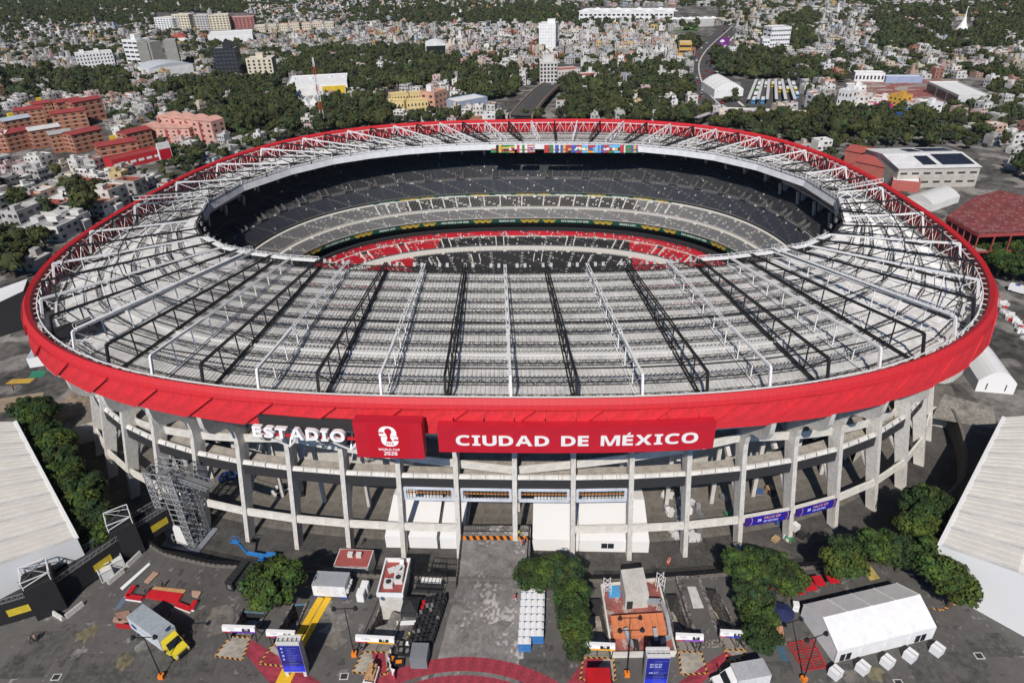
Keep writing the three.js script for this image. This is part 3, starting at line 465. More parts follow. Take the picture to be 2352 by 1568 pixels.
{
  const f = rng(99), ang = (x, z) => .35 * Math.sin(x / 230) + .3 * Math.sin(z / 310 + 1);
  for (let z = -70; z > -2050;) {
    const d = -z, step = d < 420 ? 9.6 : d < 900 ? 7.8 : 9.6; const w = d * .92 + 60;
    for (let x = -w; x < w; x += step) {
      const px = x + rr(-2, 2, f), pz = z + rr(-2, 2, f), p = V(px, G, pz), [u, v, D] = plate(p);
      if (u < -30 || u > 2390 || v < -14 || v > 900) continue;
      const l = stadium.worldToLocal(p.clone()); if (Math.abs(l.x) < 128 && Math.abs(l.z) < 119 && (Math.abs(l.x) / 124) ** 2.74 + (Math.abs(l.z) / 114) ** 2.74 < 1) continue;
      if (d > 100 && v > topAt(u) + 9 && d > 200) continue; if (d <= 205 && v > 640) continue;
      if (blocked(u, v)) continue;
      const n = .5 + .5 * Math.sin(px / 61 + 2 * Math.sin(pz / 83)) * Math.sin(pz / 57 + Math.sin(px / 49)), tf = useAt(u, v), street = Math.abs(((px + 12 * Math.sin(pz / 160)) % 62 + 62) % 62) < 6 || Math.abs((pz % 74 + 74) % 74) < 6;
      if (f() < tf * (.7 + .6 * n)) { const ts = d < 330 ? 1 : .7; trees.push([p, rr(3, 6.4, f) * (tf > .8 ? 1.12 : .95) * ts, rr(6, 13.5, f) * (tf > .8 ? 1.1 : .9) * ts, FP / D]); if (tf > .8 && f() < .35) trees.push([V(px + rr(-4, 4, f), G, pz + rr(-4, 4, f)), rr(3, 5.5, f), rr(7, 13, f), FP / D]); }
      else if (!street || f() < .12) { const hs = d < 330 ? .95 : .66; houses.push([p, rr(7.5, 13, f) * hs, rr(8, 13, f) * hs, (f() < .12 ? 3 : f() < .55 ? 2 : 1) * (d < 330 ? 2.9 : 2.5) + rr(-.3, .8, f), ang(px, pz) + (f() < .5 ? 1.5708 : 0), FP / D]); }
    }
    z -= step;
  }
}
// ---- houses: the nearest three hundred as things, the rest one mass
const wallCol = [['white', .68, .665, .63], ['chalk-white', .60, .59, .565], ['pale grey', .50, .49, .47], ['bare concrete', .36, .35, .33], ['cream', .62, .56, .44], ['off-white', .60, .58, .54], ['grey block', .42, .41, .39], ['beige', .52, .45, .35], ['salmon', .52, .36, .28], ['ochre', .50, .37, .18], ['brick-orange', .38, .18, .11], ['pale blue', .38, .44, .50], ['terracotta', .32, .15, .11], ['pink', .54, .38, .36]];
const colPick = [0, 0, 0, 0, 1, 1, 1, 1, 2, 2, 2, 2, 3, 3, 3, 3, 4, 5, 5, 5, 5, 5, 6, 6, 6, 6, 7, 7, 2, 3, 6, 5, 1, 8, 9, 10, 11, 12, 13];
const wallMat = wallCol.map((c, k) => surf(c.slice(1), .9, .3, 9, 60 + k));
const roofCol = [['pale roof', .50, .49, .47], ['grey roof', .33, .325, .31], ['white roof', .70, .70, .68], ['red-tiled roof', .33, .075, .05], ['terracotta-painted roof', .36, .16, .10]];
const roofMat = roofCol.map((c, k) => surf(c.slice(1), .9, .4, 11, 80 + k));
M.win = flat(.03, .035, .04, .25); M.tank = flat(.015, .015, .015, .6);
function houseParts(seed, full) {       // unit-free: returns builders for a house 1 x 1 in plan, height 1 (storeys n)
  const f = rng(seed), n = 1 + (seed % 3), wall = mb(), roof = mb(), wins = [], extra = mb(), hut = f() < .6, notch = f() < .55, nx = rr(.3, .5, f), nz = rr(.3, .5, f);
  wall.box(0, 0, 0, 1, 1, 1); for (const [x, z, w, d] of [[0, .48, 1, .04], [0, -.48, 1, .04], [.48, 0, .04, .92], [-.48, 0, .04, .92]]) wall.box(x, 1.0005, z, w, .09, d);
  roof.box(0, 1.001, 0, .92, .02, .92);
  if (hut) { const hx = rr(-.25, .25, f), hz = rr(-.3, .1, f); wall.box(hx, 1.0215, hz, rr(.25, .5, f), .9 / n * .8, rr(.25, .4, f)); }
  if (notch) wall.box(.5 + .11, 0, rr(-.2, .2, f), .22, rr(.4, .75, f), rr(.4, .7, f));
  extra.cyl(rr(-.35, .35, f), 1.02, rr(-.35, .35, f), .075, .13, 8);
  for (let s = 0; s < n; s++) { const y = (s + .35) / n, h = .42 / n, k = 2 + (seed >> 1) % 2; for (let q = 0; q < k; q++) { const x = (q + .5) / k - .5 + rr(-.04, .04, f), w = rr(.13, .24, f); wins.push([x, y, .5, w, h, 0]); if (f() < .75) wins.push([.5, y, x, w, h, 1]); if (f() < .75) wins.push([-.5, y, x, w, h, 2]); } }
  if (f() < .6) wins.push([rr(-.3, .3, f), .0, .5, .16, .62 / n, 0]);
  return { n, wall, roof, wins, extra };
}
const winGeo = (w) => { const b = mb(); if (w[5] === 0) b.box(w[0], w[1], w[2], w[3], w[4], .02); else b.box(w[0], w[1], w[2], .02, w[4], w[3]); return b; };
const zoneOf = (x, y) => x < 1176 ? (y > 395 ? (x < 150 ? 'at the picture edge under the brick blocks' : 'between the brick blocks and the red rim') : y > 330 ? 'below the orange brick apartments' : y > 225 ? (x < 260 ? 'behind the orange brick apartments' : 'behind the pink apartments') : 'beyond the woods') : (y > 330 ? 'near the solar-panel shed' : y > 225 ? 'before the empty lot' : y > 120 ? 'near the empty lot' : 'beyond the flyover');
houses.sort((a, b) => b[5] * b[5] * b[3] - a[5] * a[5] * a[3]);
{
  const proto = {}, f = rng(5), cnt = Math.min(290, houses.length);
  for (let k = 0; k < cnt; k++) {
    const [p, w, d, h, a, sc] = houses[k], sd = Math.floor(f() * 24), st = clamp(Math.round(h / 2.9), 1, 3), seed = sd * 3 + st - 1, ci = pick(colPick, f), ri = pick([0, 0, 0, 1, 1, 2, 2, 3, 4], f), [u, v] = plate(p);
    const key = seed; const P = proto[key] ??= (() => { const q = houseParts(seed); return { n: q.n, wall: q.wall.geo(), roof: q.roof.geo(), tank: q.extra.geo(), wins: q.wins.map(x => winGeo(x).geo()), all: (() => { const b = mb(); q.wins.forEach(x => { const g = winGeo(x); b.p.push(...g.p); b.u.push(...g.u); }); return b.geo(); })() }; })();
    const o = thing('house', `${wallCol[ci][0]} ${['one', 'two', 'three'][P.n - 1]}-storey house with ${roofCol[ri][0]} ${zoneOf(u, v)}`, 'house', p, a, 'flat-roofed houses round the stadium'); o.scale.set(w, h, d);
    mesh('wall', P.wall, wallMat[ci], o); mesh('roof', P.roof, roofMat[ri], o); mesh('water_tank', P.tank, M.tank, o);
    if (k < 90) for (const g of P.wins) mesh('window', g, M.win, o); else { const m = mesh('windows', P.all, M.win, o); m.userData.kind = 'stuff'; }
  }
  const vars = [0, 1, 2, 3, 4, 5].map(k => { const q = houseParts(k * 7 + (k % 2 ? 1 : 0)), b = mb(); b.c = []; const put = (g, c) => { b.p.push(...g.p); b.u.push(...g.u); for (let i = 0; i < g.p.length / 3; i++) b.c.push(...c); }; put(q.wall, [1, 1, 1]); put(q.roof, k % 3 === 1 ? [.75, .35, .28] : [.85, .85, .85]); q.wins.forEach(w => put(winGeo(w), [.06, .065, .07])); put(q.extra, [.05, .05, .05]); return b.geo(); });
  const g = new THREE.Group(); g.name = 'distant_houses'; tag(g, 'mass of small pale houses spreading over the city to the skyline', 'houses', null, 'stuff'); scene.add(g);
  const im = new THREE.MeshStandardMaterial({ vertexColors: true, roughness: .9, side: THREE.DoubleSide }), rest = houses.slice(cnt), o = new THREE.Object3D(), c = new THREE.Color();
  vars.forEach((geo, vi) => { const mine = rest.filter((_, k) => k % 6 === vi), m = new THREE.InstancedMesh(geo, im, mine.length); mine.forEach(([p, w, d, h, a], k) => { o.position.copy(p); o.rotation.set(0, a, 0); o.scale.set(w * 1.08, h, d * 1.08); o.updateMatrix(); m.setMatrixAt(k, o.matrix); const q = wallCol[pick(colPick, f)], e = rr(.68, 1.02, f); m.setColorAt(k, c.setRGB(q[1] * e, q[2] * e, q[3] * e)); }); m.name = 'houses'; m.castShadow = m.receiveShadow = true; g.add(m); });
}
trees.sort((a, b) => b[3] * b[1] - a[3] * a[1]);
{
  const cnt = Math.min(270, trees.length), f = rng(8);
  for (let k = 0; k < cnt; k++) { const [p, r, h] = trees[k], [u, v] = plate(p); tree(p, r, h, `${r > 5 ? 'broad' : r > 4 ? 'mid-sized' : 'slim'} ${['mid green', 'deep green', 'olive green', 'dark green'][(k % 6) % 4]} ${h > 11 ? 'tall' : 'low'} tree ${v < 200 ? 'far back ' : ''}${u < 400 ? (v > 440 ? 'between the houses and the red rim' : 'among the houses') : u < 1150 ? 'behind the far rim' : u < 1640 ? 'beside the flyover' : u < 2100 ? 'past the bus station' : v > 500 ? 'beside the red parking deck' : 'near the solar-panel shed'}`, 'trees round the stadium', false, k); }
  const g = new THREE.Group(); g.name = 'distant_trees'; tag(g, 'dark green mass of tree crowns filling the city out to the skyline', 'trees', null, 'stuff'); scene.add(g);
  const rest = trees.slice(cnt), o = new THREE.Object3D(), c = new THREE.Color(), geos = [0, 1, 2, 3, 4].map(k => crownGeo(400 + k, 1, 1.7 + .12 * k, 14, 16, .27, HUE[k % 4], true));
  geos.forEach((geo, vi) => { const mine = rest.filter((_, k) => k % 5 === vi), m = new THREE.InstancedMesh(geo, M.leaf, mine.length); mine.forEach(([p, r, h], k) => { o.position.copy(p).add(V(0, h * .12, 0)); o.rotation.set(0, f() * 6.28, 0); o.scale.set(r, h * .5, r); o.updateMatrix(); m.setMatrixAt(k, o.matrix); const e = rr(.75, 1.25, f); m.setColorAt(k, c.setRGB(e, e * rr(.92, 1.08, f), e)); }); m.name = 'crowns'; m.castShadow = m.receiveShadow = true; g.add(m); });
}
// ================================================================ LANDMARK BUILDINGS, ROADS AND TRAFFIC ROUND THE STADIUM
const box1 = new THREE.BoxGeometry(1, 1, 1);
const colM = {}; const C = (r, g, b, rough = .85) => colM[[r, g, b, rough]] ??= surf([r, g, b], rough, .22, 9, 100 + Object.keys(colM).length);
function frame(x0, y0, x1, y1, h = G) { const a = spot(x0, y0, h), b = spot(x1, y1, h); return { a, w: a.distanceTo(b), turn: Math.atan2(-(b.z - a.z), b.x - a.x), mid: (d) => { const m = a.clone().lerp(b, .5), dir = b.clone().sub(a).normalize(); return m.add(V(dir.z, 0, -dir.x).multiplyScalar(d / 2)); } }; }
function windows(o, w, h, d, rows, cols, side, m, wf = .5, hf = .5, y0 = .6) {   // side: front, left, right
  const n = side === 'front' ? w : d;
  for (let r = 0; r < rows; r++) for (let c = 0; c < cols; c++) {
    const g = mesh('window', box1, m, o), u = ((c + .5) / cols - .5) * n, y = y0 + (r + .5) * (h - y0 - .4) / rows; g.position.y = y;
    if (side === 'front') { g.position.x = u; g.position.z = d / 2; g.scale.set(n / cols * wf, (h - y0) / rows * hf, .12); } else { g.position.z = u; g.position.x = side === 'left' ? -w / 2 : w / 2; g.scale.set(.12, (h - y0) / rows * hf, n / cols * wf); }
  }
}
function bld(label, cat, q, d, h, wm, rm, opt = {}) {
  const f = frame(...q), w = f.w, o = thing(opt.name ?? 'building', label, cat, f.mid(d), f.turn, opt.group), y = opt.lift ?? 0;
  const b = mb(); b.box(0, 0, 0, w, h, d); const flatR = !opt.roof;
  if (flatR) for (const [x, z, ww, dd] of [[0, d / 2 - .15, w, .3], [0, -d / 2 + .15, w, .3], [w / 2 - .15, 0, .3, d - .6], [-w / 2 + .15, 0, .3, d - .6]]) b.box(x, h + .002, z, ww, .7, dd);
  b.build('wall', wm, o);
  const r = mb();
  if (flatR) r.box(0, h + .004, 0, w - .7, .1, d - .7);
  else if (opt.roof === 'gable' || opt.roof === 'gablex') { const e = .5, rise = opt.rise ?? 1.6; if (opt.roof === 'gable') { for (const s of [-1, 1]) r.quad(V(-w / 2 - e, h, s * (d / 2 + e)), V(w / 2 + e, h, s * (d / 2 + e)), V(w / 2 + e, h + rise, 0), V(-w / 2 - e, h + rise, 0)); for (const s of [-1, 1]) r.tri(V(s * w / 2, h, -d / 2), V(s * w / 2, h, d / 2), V(s * w / 2, h + rise, 0)); } else { for (const s of [-1, 1]) r.quad(V(s * (w / 2 + e), h, -d / 2 - e), V(s * (w / 2 + e), h, d / 2 + e), V(0, h + rise, d / 2 + e), V(0, h + rise, -d / 2 - e)); for (const s of [-1, 1]) r.tri(V(-w / 2, h, s * d / 2), V(w / 2, h, s * d / 2), V(0, h + rise, s * d / 2)); } }
  else if (opt.roof === 'barrel') { const n = 10, rise = opt.rise ?? 3, P = (k, z) => V(-w / 2 + w * k / n, h + rise * Math.sin(Math.PI * k / n), z); for (let k = 0; k < n; k++) { r.quad(P(k, d / 2), P(k + 1, d / 2), P(k + 1, -d / 2), P(k, -d / 2)); for (const z of [-d / 2, d / 2]) r.tri(V(0, h, z), P(k, z), P(k + 1, z)); } }
  r.build('roof', rm, o);
  if (opt.win) { const [rows, cols, sc, wf, hf] = opt.win; windows(o, w, h, d, rows, cols, 'front', opt.glass ?? M.win, wf, hf); if (sc) for (const s of ['left', 'right']) windows(o, w, h, d, rows, sc, s, opt.glass ?? M.win, wf, hf); }
  if (opt.bands) for (let k = 1; k < opt.bands; k++) { const s = mb(); s.box(0, h * k / opt.bands, 0, w + .16, .28, d + .16); s.build('floor_band', opt.bandM ?? M.white, o); }
  if (opt.hut) { const s = mb(); for (const [x, z, a, c, e] of opt.hut) s.box(x * w, h + .1, z * d, a, e, c); s.build('roof_hut', opt.hutM ?? wm, o); }
  return o;
}
const brick = C(.38, .145, .08), redR = C(.30, .045, .045), whiteW = C(.74, .74, .72), greyW = C(.44, .43, .41), creamW = C(.62, .55, .42), pinkW = C(.62, .35, .28), roofL = C(.58, .58, .56), roofG = C(.36, .36, .35), steelR = C(.50, .53, .55), yel = C(.66, .45, .03), blueish = C(.40, .46, .52);
// orange brick apartment blocks
[[24, 350, 84, 336, redR, 'lowest of the row, beside the frame edge'], [-30, 352, 22, 350, roofL, 'cut by the picture edge'], [20, 318, 82, 306, blueish, 'with a pale blue roof'], [80, 342, 150, 330, roofL, 'with a white roof beside the blue-roofed one'], [44, 292, 108, 284, redR, 'farthest of the near row'], [86, 276, 128, 270, redR, 'with a yellow stair tower behind it'], [128, 300, 206, 290, redR, 'in the middle of the estate'], [140, 272, 196, 262, redR, 'of the back row'], [180, 285, 246, 272, redR, 'tallest at the back'], [126, 352, 176, 344, roofG, 'with a grey roof before the red-roofed slab'], [176, 352, 244, 336, redR, 'slab with long red roof'], [236, 382, 326, 366, redR, 'nearest, above the red market wall'], [300, 350, 356, 336, redR, 'standing behind the nearest one']].forEach(([x0, y0, x1, y1, rm, s], k) => {
  const o = bld(`orange brick apartment block ${s}`, 'apartments', [x0, y0, x1, y1], 10, k === 8 ? 14 : 10.5, brick, rm, { roof: 'gable', rise: 1.5, win: [4, 4, 2, .42, .42], bands: 4, bandM: C(.55, .45, .36), group: 'orange brick apartments', name: 'apartment_block' });
  if (k % 3 === 2) { const s2 = mb(); s2.box(0, 10.5, -3, 3, 3, 3); s2.build('stair_tower', yel, o); }
});
bld('red market wall with white lettering strip below the brick apartments', 'shop', [262, 392, 372, 366], 10, 5, C(.5, .02, .03), redR, { win: [1, 6, 0, .7, .3], glass: M.white });
bld('white and red billboard wall beside the red market', 'billboard', [372, 380, 400, 374], 1.5, 11, whiteW, M.redsign, { win: [1, 1, 0, .9, .55], glass: M.redsign, name: 'billboard' });
// pink apartments
for (const [q, h, s] of [[[328, 332, 442, 334], 9.5, 'front, with maroon stripes'], [[372, 320, 496, 335], 13.5, 'taller one behind']]) { const o = bld(`salmon pink apartment slab with a wavy roof edge, ${s}`, 'apartments', q, 10, h, pinkW, pinkW, { win: [4, 8, 2, .35, .4], name: 'apartment_block' }); const f = frame(...q); for (let k = 0; k < 4; k++) { const b = mb(), n = 6; for (let m = 0; m < n; m++) { const P = (t, z) => V(f.w * ((k + t) / 4 - .5), h + .7 + 1.5 * Math.sin(Math.PI * t), z); b.quad(P(m / n, 5), P((m + 1) / n, 5), P((m + 1) / n, -5), P(m / n, -5)); for (const z of [5, -5]) b.quad(P(m / n, z), P((m + 1) / n, z), P((m + 1) / n, z).setY(h), P(m / n, z).setY(h)); } b.build('roof_vault', pinkW, o); const st = mb(); st.box(f.w * (k / 4 - .46), .2, 5.05, 1.6, h - .5, .3); st.build('stripe', C(.30, .06, .06), o); } }
bld('white apartment slab with pink vertical strips beyond the woods', 'apartments', [184, 168, 268, 160], 14, 17, whiteW, roofL, { win: [5, 11, 3, .45, .5], hut: [[-.3, 0, 4, 4, 3], [.1, 0, 4, 4, 3]], name: 'apartment_block' });
bld('white terraced front of the concrete office complex', 'office', [296, 156, 330, 158], 16, 26, whiteW, roofL, { win: [6, 3, 2, .8, .4], hut: [[0, 0, 6, 6, 5]] });
[[328, 160, 352, 158], [358, 158, 382, 154], [388, 154, 416, 152]].forEach((q, k) => bld(`windowless grey concrete slab, ${['first', 'second', 'third'][k]} of the office complex`, 'office', q, 16, 24, C(.30, .29, .26), roofG, {}));
bld('white shed with a ribbed grey vaulted roof before the concrete slabs', 'shed', [345, 180, 446, 166], 34, 8, whiteW, steelR, { roof: 'barrel', rise: 3, name: 'shed' });
bld('black glass tower standing among trees', 'tower', [500, 178, 552, 176], 15, 24, flat(.03, .032, .036, .3), roofG, { win: [7, 6, 3, .6, .3], glass: flat(.08, .09, .1, .2), hut: [[.1, 0, 7, 7, 5]], name: 'office_tower' });
bld('cream and brown tower with white stripes among trees', 'tower', [573, 186, 632, 184], 14, 18, creamW, roofL, { win: [6, 5, 3, .4, .6], hut: [[0, 0, 6, 6, 4]], name: 'apartment_block' });
{ const o = bld('large white store with wide white roof and a yellow end wall', 'store', [664, 222, 800, 214], 38, 9, whiteW, C(.78, .78, .77), { name: 'store' }); const y = mb(); y.box(12, .3, 19.2, 18, 6, .5); y.build('yellow_panel', yel, o); for (const x of [-20, -6, 9, 20]) { const b = mb(); b.box(x, 9.2, -4, 3, 1.6, 3); b.build('roof_unit', M.offwhite, o); } }
for (const [k, x] of [[0, 672], [1, 692], [2, 712]]) bld(`white vaulted canopy, ${['first', 'second', 'third'][k]} of three beside the store`, 'canopy', [x, 255 - k * 3, x + 20, 254 - k * 3], 16, 3, whiteW, M.white, { roof: 'barrel', rise: 4, group: 'white vaulted canopies', name: 'canopy' });
[[360, 72, 400, 74, 18, whiteW], [402, 72, 440, 72, 22, creamW], [442, 70, 482, 70, 20, greyW], [484, 70, 530, 68, 20, creamW], [532, 66, 586, 64, 15, C(.36, .14, .12)]].forEach(([a, b, c, d, h, m], k) => bld(`far apartment slab, ${['white end', 'second', 'grey third', 'cream fourth', 'dark red last'][k]} of the row below the hills`, 'apartments', [a, b, c, d], 18, h, m, roofL, { win: [6, 6, 2, .5, .45], name: 'apartment_block' }));
bld('long white warehouse with a low white roof beyond the concrete offices', 'warehouse', [480, 100, 582, 94], 45, 9, whiteW, C(.76, .76, .75), { name: 'warehouse' });
bld('red and white vaulted shed beside the far warehouse', 'shed', [392, 100, 428, 98], 25, 6, whiteW, C(.45, .1, .08), { roof: 'barrel', rise: 4, name: 'shed' });
for (let k = 0; k < 7; k++) bld(`small cream walk-up block with coloured roof tanks, ${['first', 'second', 'third', 'fourth', 'fifth', 'sixth', 'seventh'][k]} from the far warehouse`, 'apartments', [592 + k * 26, 84 - k * 1.4, 612 + k * 26, 83 - k * 1.4], 12, 13, creamW, pick([C(.5, .1, .08), C(.1, .35, .5), roofL]), { win: [4, 4, 0, .4, .4], group: 'cream walk-up blocks', name: 'apartment_block' });
bld('tall white slab tower rising over the low houses', 'tower', [1238, 120, 1276, 120], 18, 27, C(.78, .78, .77), roofL, { win: [9, 6, 3, .35, .3], glass: C(.5, .5, .5), hut: [[.2, 0, 8, 8, 4]], name: 'apartment_tower' });
bld('grey apartment block with large dark windows behind the flyover', 'apartments', [1240, 199, 1280, 198], 15, 18, C(.56, .54, .50), roofL, { win: [6, 5, 2, .6, .6], hut: [[0, 0, 9, 5, 5]], name: 'apartment_block' });
bld('pale grey apartment block with terracotta roof edge behind the flyover', 'apartments', [1282, 200, 1332, 196], 15, 12, C(.60, .56, .52), C(.40, .14, .1), { win: [4, 7, 2, .4, .5], name: 'apartment_block' });
bld('white hall with red roof beside the flyover apartments', 'hall', [1336, 197, 1376, 194], 14, 7, whiteW, C(.40, .1, .08), { win: [2, 6, 0, .5, .4], name: 'hall' });
bld('white vaulted hall with a black glass front among houses', 'hall', [980, 141, 1026, 139], 26, 15, whiteW, whiteW, { roof: 'barrel', rise: 3, win: [1, 1, 0, .95, .9], glass: M.glass, name: 'hall' });
{ const o = bld('long low white mall with pointed tent roofs near the skyline', 'mall', [1330, 50, 1546, 50], 60, 12, whiteW, whiteW, { win: [2, 20, 0, .6, .4], name: 'mall' }); for (let k = 0; k < 9; k++) { const b = mb(); b.cyl(-60 + k * 15, 12.2, 10 - (k % 2) * 20, 11, 3.4, 10, .3); b.build('tent_peak', M.white, o); } }
{ const o = bld('white tented stand near the skyline beside the mall', 'grandstand', [1552, 62, 1640, 60], 30, 8, greyW, whiteW, { name: 'grandstand' }); for (let k = 0; k < 6; k++) { const b = mb(); b.cyl(-24 + k * 10, 8.2, 0, 7, 2.4, 8, .3); b.build('tent_peak', M.white, o); } }
{ const b = mb(); const c = [spot(1540, 82), spot(1602, 82), spot(1606, 70), spot(1552, 70)].map(v => v.setY(G + .06)); b.quad(...c); tag(b.build('sports_field', surf([.07, .17, .03], .95, .3, 30, 140)), 'bright green sports field between far woods', 'field', null, 'structure'); }
[[900, 246, 940, 242], [944, 243, 982, 240], [886, 262, 930, 262], [936, 262, 985, 258]].forEach((q, k) => bld(`yellow two-storey terrace of flats, ${['far end', 'far middle', 'near end', 'near middle'][k]}, below the peach building`, 'flats', q, 9, 8, C(.66, .52, .24), C(.6, .48, .24), { win: [2, 6, 0, .4, .45], group: 'yellow terrace', name: 'terrace' }));
bld('peach stepped building with white water tanks behind the far rim', 'building', [1000, 256, 1028, 246], 12, 12, C(.58, .32, .22), C(.5, .3, .22), { win: [3, 3, 2, .4, .4], hut: [[0, -.2, 4, 4, 4]], hutM: whiteW });
bld('blue and white petrol station canopy behind the far rim', 'petrol station', [1052, 253, 1120, 240], 16, 5, C(.30, .36, .46), whiteW, { name: 'petrol_station' });
bld('white tensile canopy hall beside the bus station', 'hall', [1640, 226, 1706, 224], 34, 6, whiteW, C(.78, .78, .76), { roof: 'barrel', rise: 5, name: 'hall' });
bld('white office block with rows of windows beyond the bus station', 'office', [1766, 120, 1810, 118], 18, 22, C(.76, .76, .75), roofL, { win: [5, 8, 2, .7, .35] }); bld('low white wing of the office block beyond the bus station', 'office', [1748, 121, 1765, 121], 18, 12, C(.76, .76, .75), roofL, { win: [3, 3, 0, .7, .35] });
bld('yellow banded low tower near the highway', 'tower', [1558, 138, 1586, 138], 14, 15, C(.6, .36, .08), roofL, { win: [3, 1, 0, .95, .4], name: 'office_tower' });
// white spire church
{ const p = spot(2206, 84, G), o = thing('church', 'white church with a tall curved spire rising from the woods', 'church', p); const b = mb(), n = 8; for (let k = 0; k < n; k++) { const t = k / n, u = (k + 1) / n, R2 = (q) => 12 * (1 - q) ** 2.6 + .25; for (let m = 0; m < 8; m++) { const a = m * .785, c = a + .785, P = (ang, q) => V(Math.cos(ang) * R2(q) * 1.1, q * 30, Math.sin(ang) * R2(q)); b.quad(P(a, t), P(c, t), P(c, u), P(a, u)); } } b.build('spire', M.white, o); const w = mb(); w.box(15, 0, -4, 22, 5, 12); w.build('nave', whiteW, o); const r2 = mb(); r2.cyl(34, 0, -4, 5, 4, 10, 5); r2.cyl(34, 4, -4, 5.4, 5, 10, .2); r2.build('dome', C(.42, .12, .07), o); }
// empty lot
{ const b = mb(), q = [spot(1955, 244, G), spot(2262, 244, G), spot(2200, 182, G), spot(1956, 184, G)].map(v => v.setY(G + .05)); b.quad(...q); b.u = b.u.map(x => x); struct('empty_lot', b, surf([.30, .26, .23], .95, .5, 60, 141, (c, u, v, n) => { const k = n(8)(u, v) + .45 * n(32)(u, v) + .2 * n(128)(u, v); return k > .82 ? [.26, .085, .075].map(x => x * (.8 + .5 * n(64)(u, v))) : c; })); }
bld('white workshop with a ribbed roof at the far side of the empty lot', 'workshop', [1962, 187, 2030, 188], 10, 6, whiteW, whiteW, { win: [1, 8, 0, .5, .5], name: 'workshop' }); bld('low blue-graffiti wall building along the empty lot', 'workshop', [2034, 190, 2118, 190], 8, 4, C(.3, .36, .5), whiteW, { name: 'workshop' }); bld('long white shed with dark open side at the lot corner', 'shed', [2126, 212, 2196, 246], 20, 7, C(.6, .6, .58), whiteW, { win: [1, 3, 0, .9, .8], name: 'shed' });
[[1918, 258, 1940, 262, 14, whiteW], [1942, 252, 1980, 258, 10, C(.74, .72, .66)], [1984, 264, 2030, 268, 7, C(.7, .68, .64)], [1946, 222, 1986, 222, 7, whiteW], [2000, 246, 2040, 250, 6, C(.72, .7, .66)], [2036, 250, 2066, 256, 9, C(.62, .36, .05)], [2066, 254, 2108, 264, 6, whiteW], [2098, 266, 2128, 274, 9, whiteW], [2000, 270, 2014, 274, 8, C(.5, .02, .2)], [2036, 272, 2074, 284, 5, C(.06, .16, .5)]].forEach(([a, b2, c, d, h, m], k) => bld(`${['white', 'cream', 'long cream', 'white back', 'pale', 'yellow-walled', 'white stepped', 'white end', 'magenta', 'blue-walled'][k]} town building of the terrace before the empty lot`, 'building', [a, b2, c, d], 10, h, m, pick([roofL, C(.42, .2, .15)]), { win: [3, 3, 2, .4, .4], hut: [[.1, 0, 3, 3, 2.5]], group: 'terrace before the empty lot' }));
bld('white corner building with a red top at the foot of the street', 'building', [1862, 258, 1880, 257], 9, 11, whiteW, C(.4, .1, .06), { win: [3, 2, 1, .4, .4] });
// shed with solar panels
{ const o = bld('white double-bay shed carrying solar panels beside the right rim', 'shed', [2055, 432, 2240, 428], 34, 9, C(.44, .42, .37), C(.70, .70, .69), { roof: 'gable', rise: 2.2, win: [2, 7, 0, .6, .2], name: 'shed' });
  const f = frame(2055, 432, 2240, 428), pn = flat(.025, .032, .05, .25); [[-.08, .26, .17, .30], [-.04, -.24, .16, .26], [.27, .24, .4, .36], [.28, -.26, .38, .28]].forEach(([u, v, a, c]) => { const nx = Math.max(3, Math.round(a * f.w / 2.2)), nz = 3; for (let i = 0; i < nx; i++) for (let j = 0; j < nz; j++) { const g = mesh('solar_panel', box1, pn, o), z = (v + ((j + .5) / nz - .5) * c) * 34, sg = z > 0 ? 1 : -1; g.position.set((u + ((i + .5) / nx - .5) * a) * f.w, 11.2 - Math.abs(z) / 17.5 * 2.2 + .22, z); g.rotation.x = sg * .125; g.scale.set(a * f.w / nx * .94, .08, c * 34 / nz * .95); } }); }
bld('red-tiled long school wing behind the right rim', 'school', [1960, 398, 2056, 420], 14, 6, C(.42, .12, .09), C(.38, .085, .07), { roof: 'gable', rise: 2, name: 'school' }); bld('red-tiled school block beside the solar shed', 'school', [1938, 372, 2010, 386], 12, 6, C(.42, .12, .09), C(.36, .08, .065), { roof: 'gable', rise: 2, name: 'school' });
bld('white vaulted sports canopy between the rim and the red deck', 'canopy', [2076, 468, 2140, 486], 20, 3, whiteW, M.offwhite, { roof: 'barrel', rise: 2.6, name: 'canopy' }); bld('white ribbed low roof beside the vaulted sports canopy', 'canopy', [2046, 436, 2110, 442], 10, 4, C(.45, .12, .1), M.white, { name: 'canopy' });
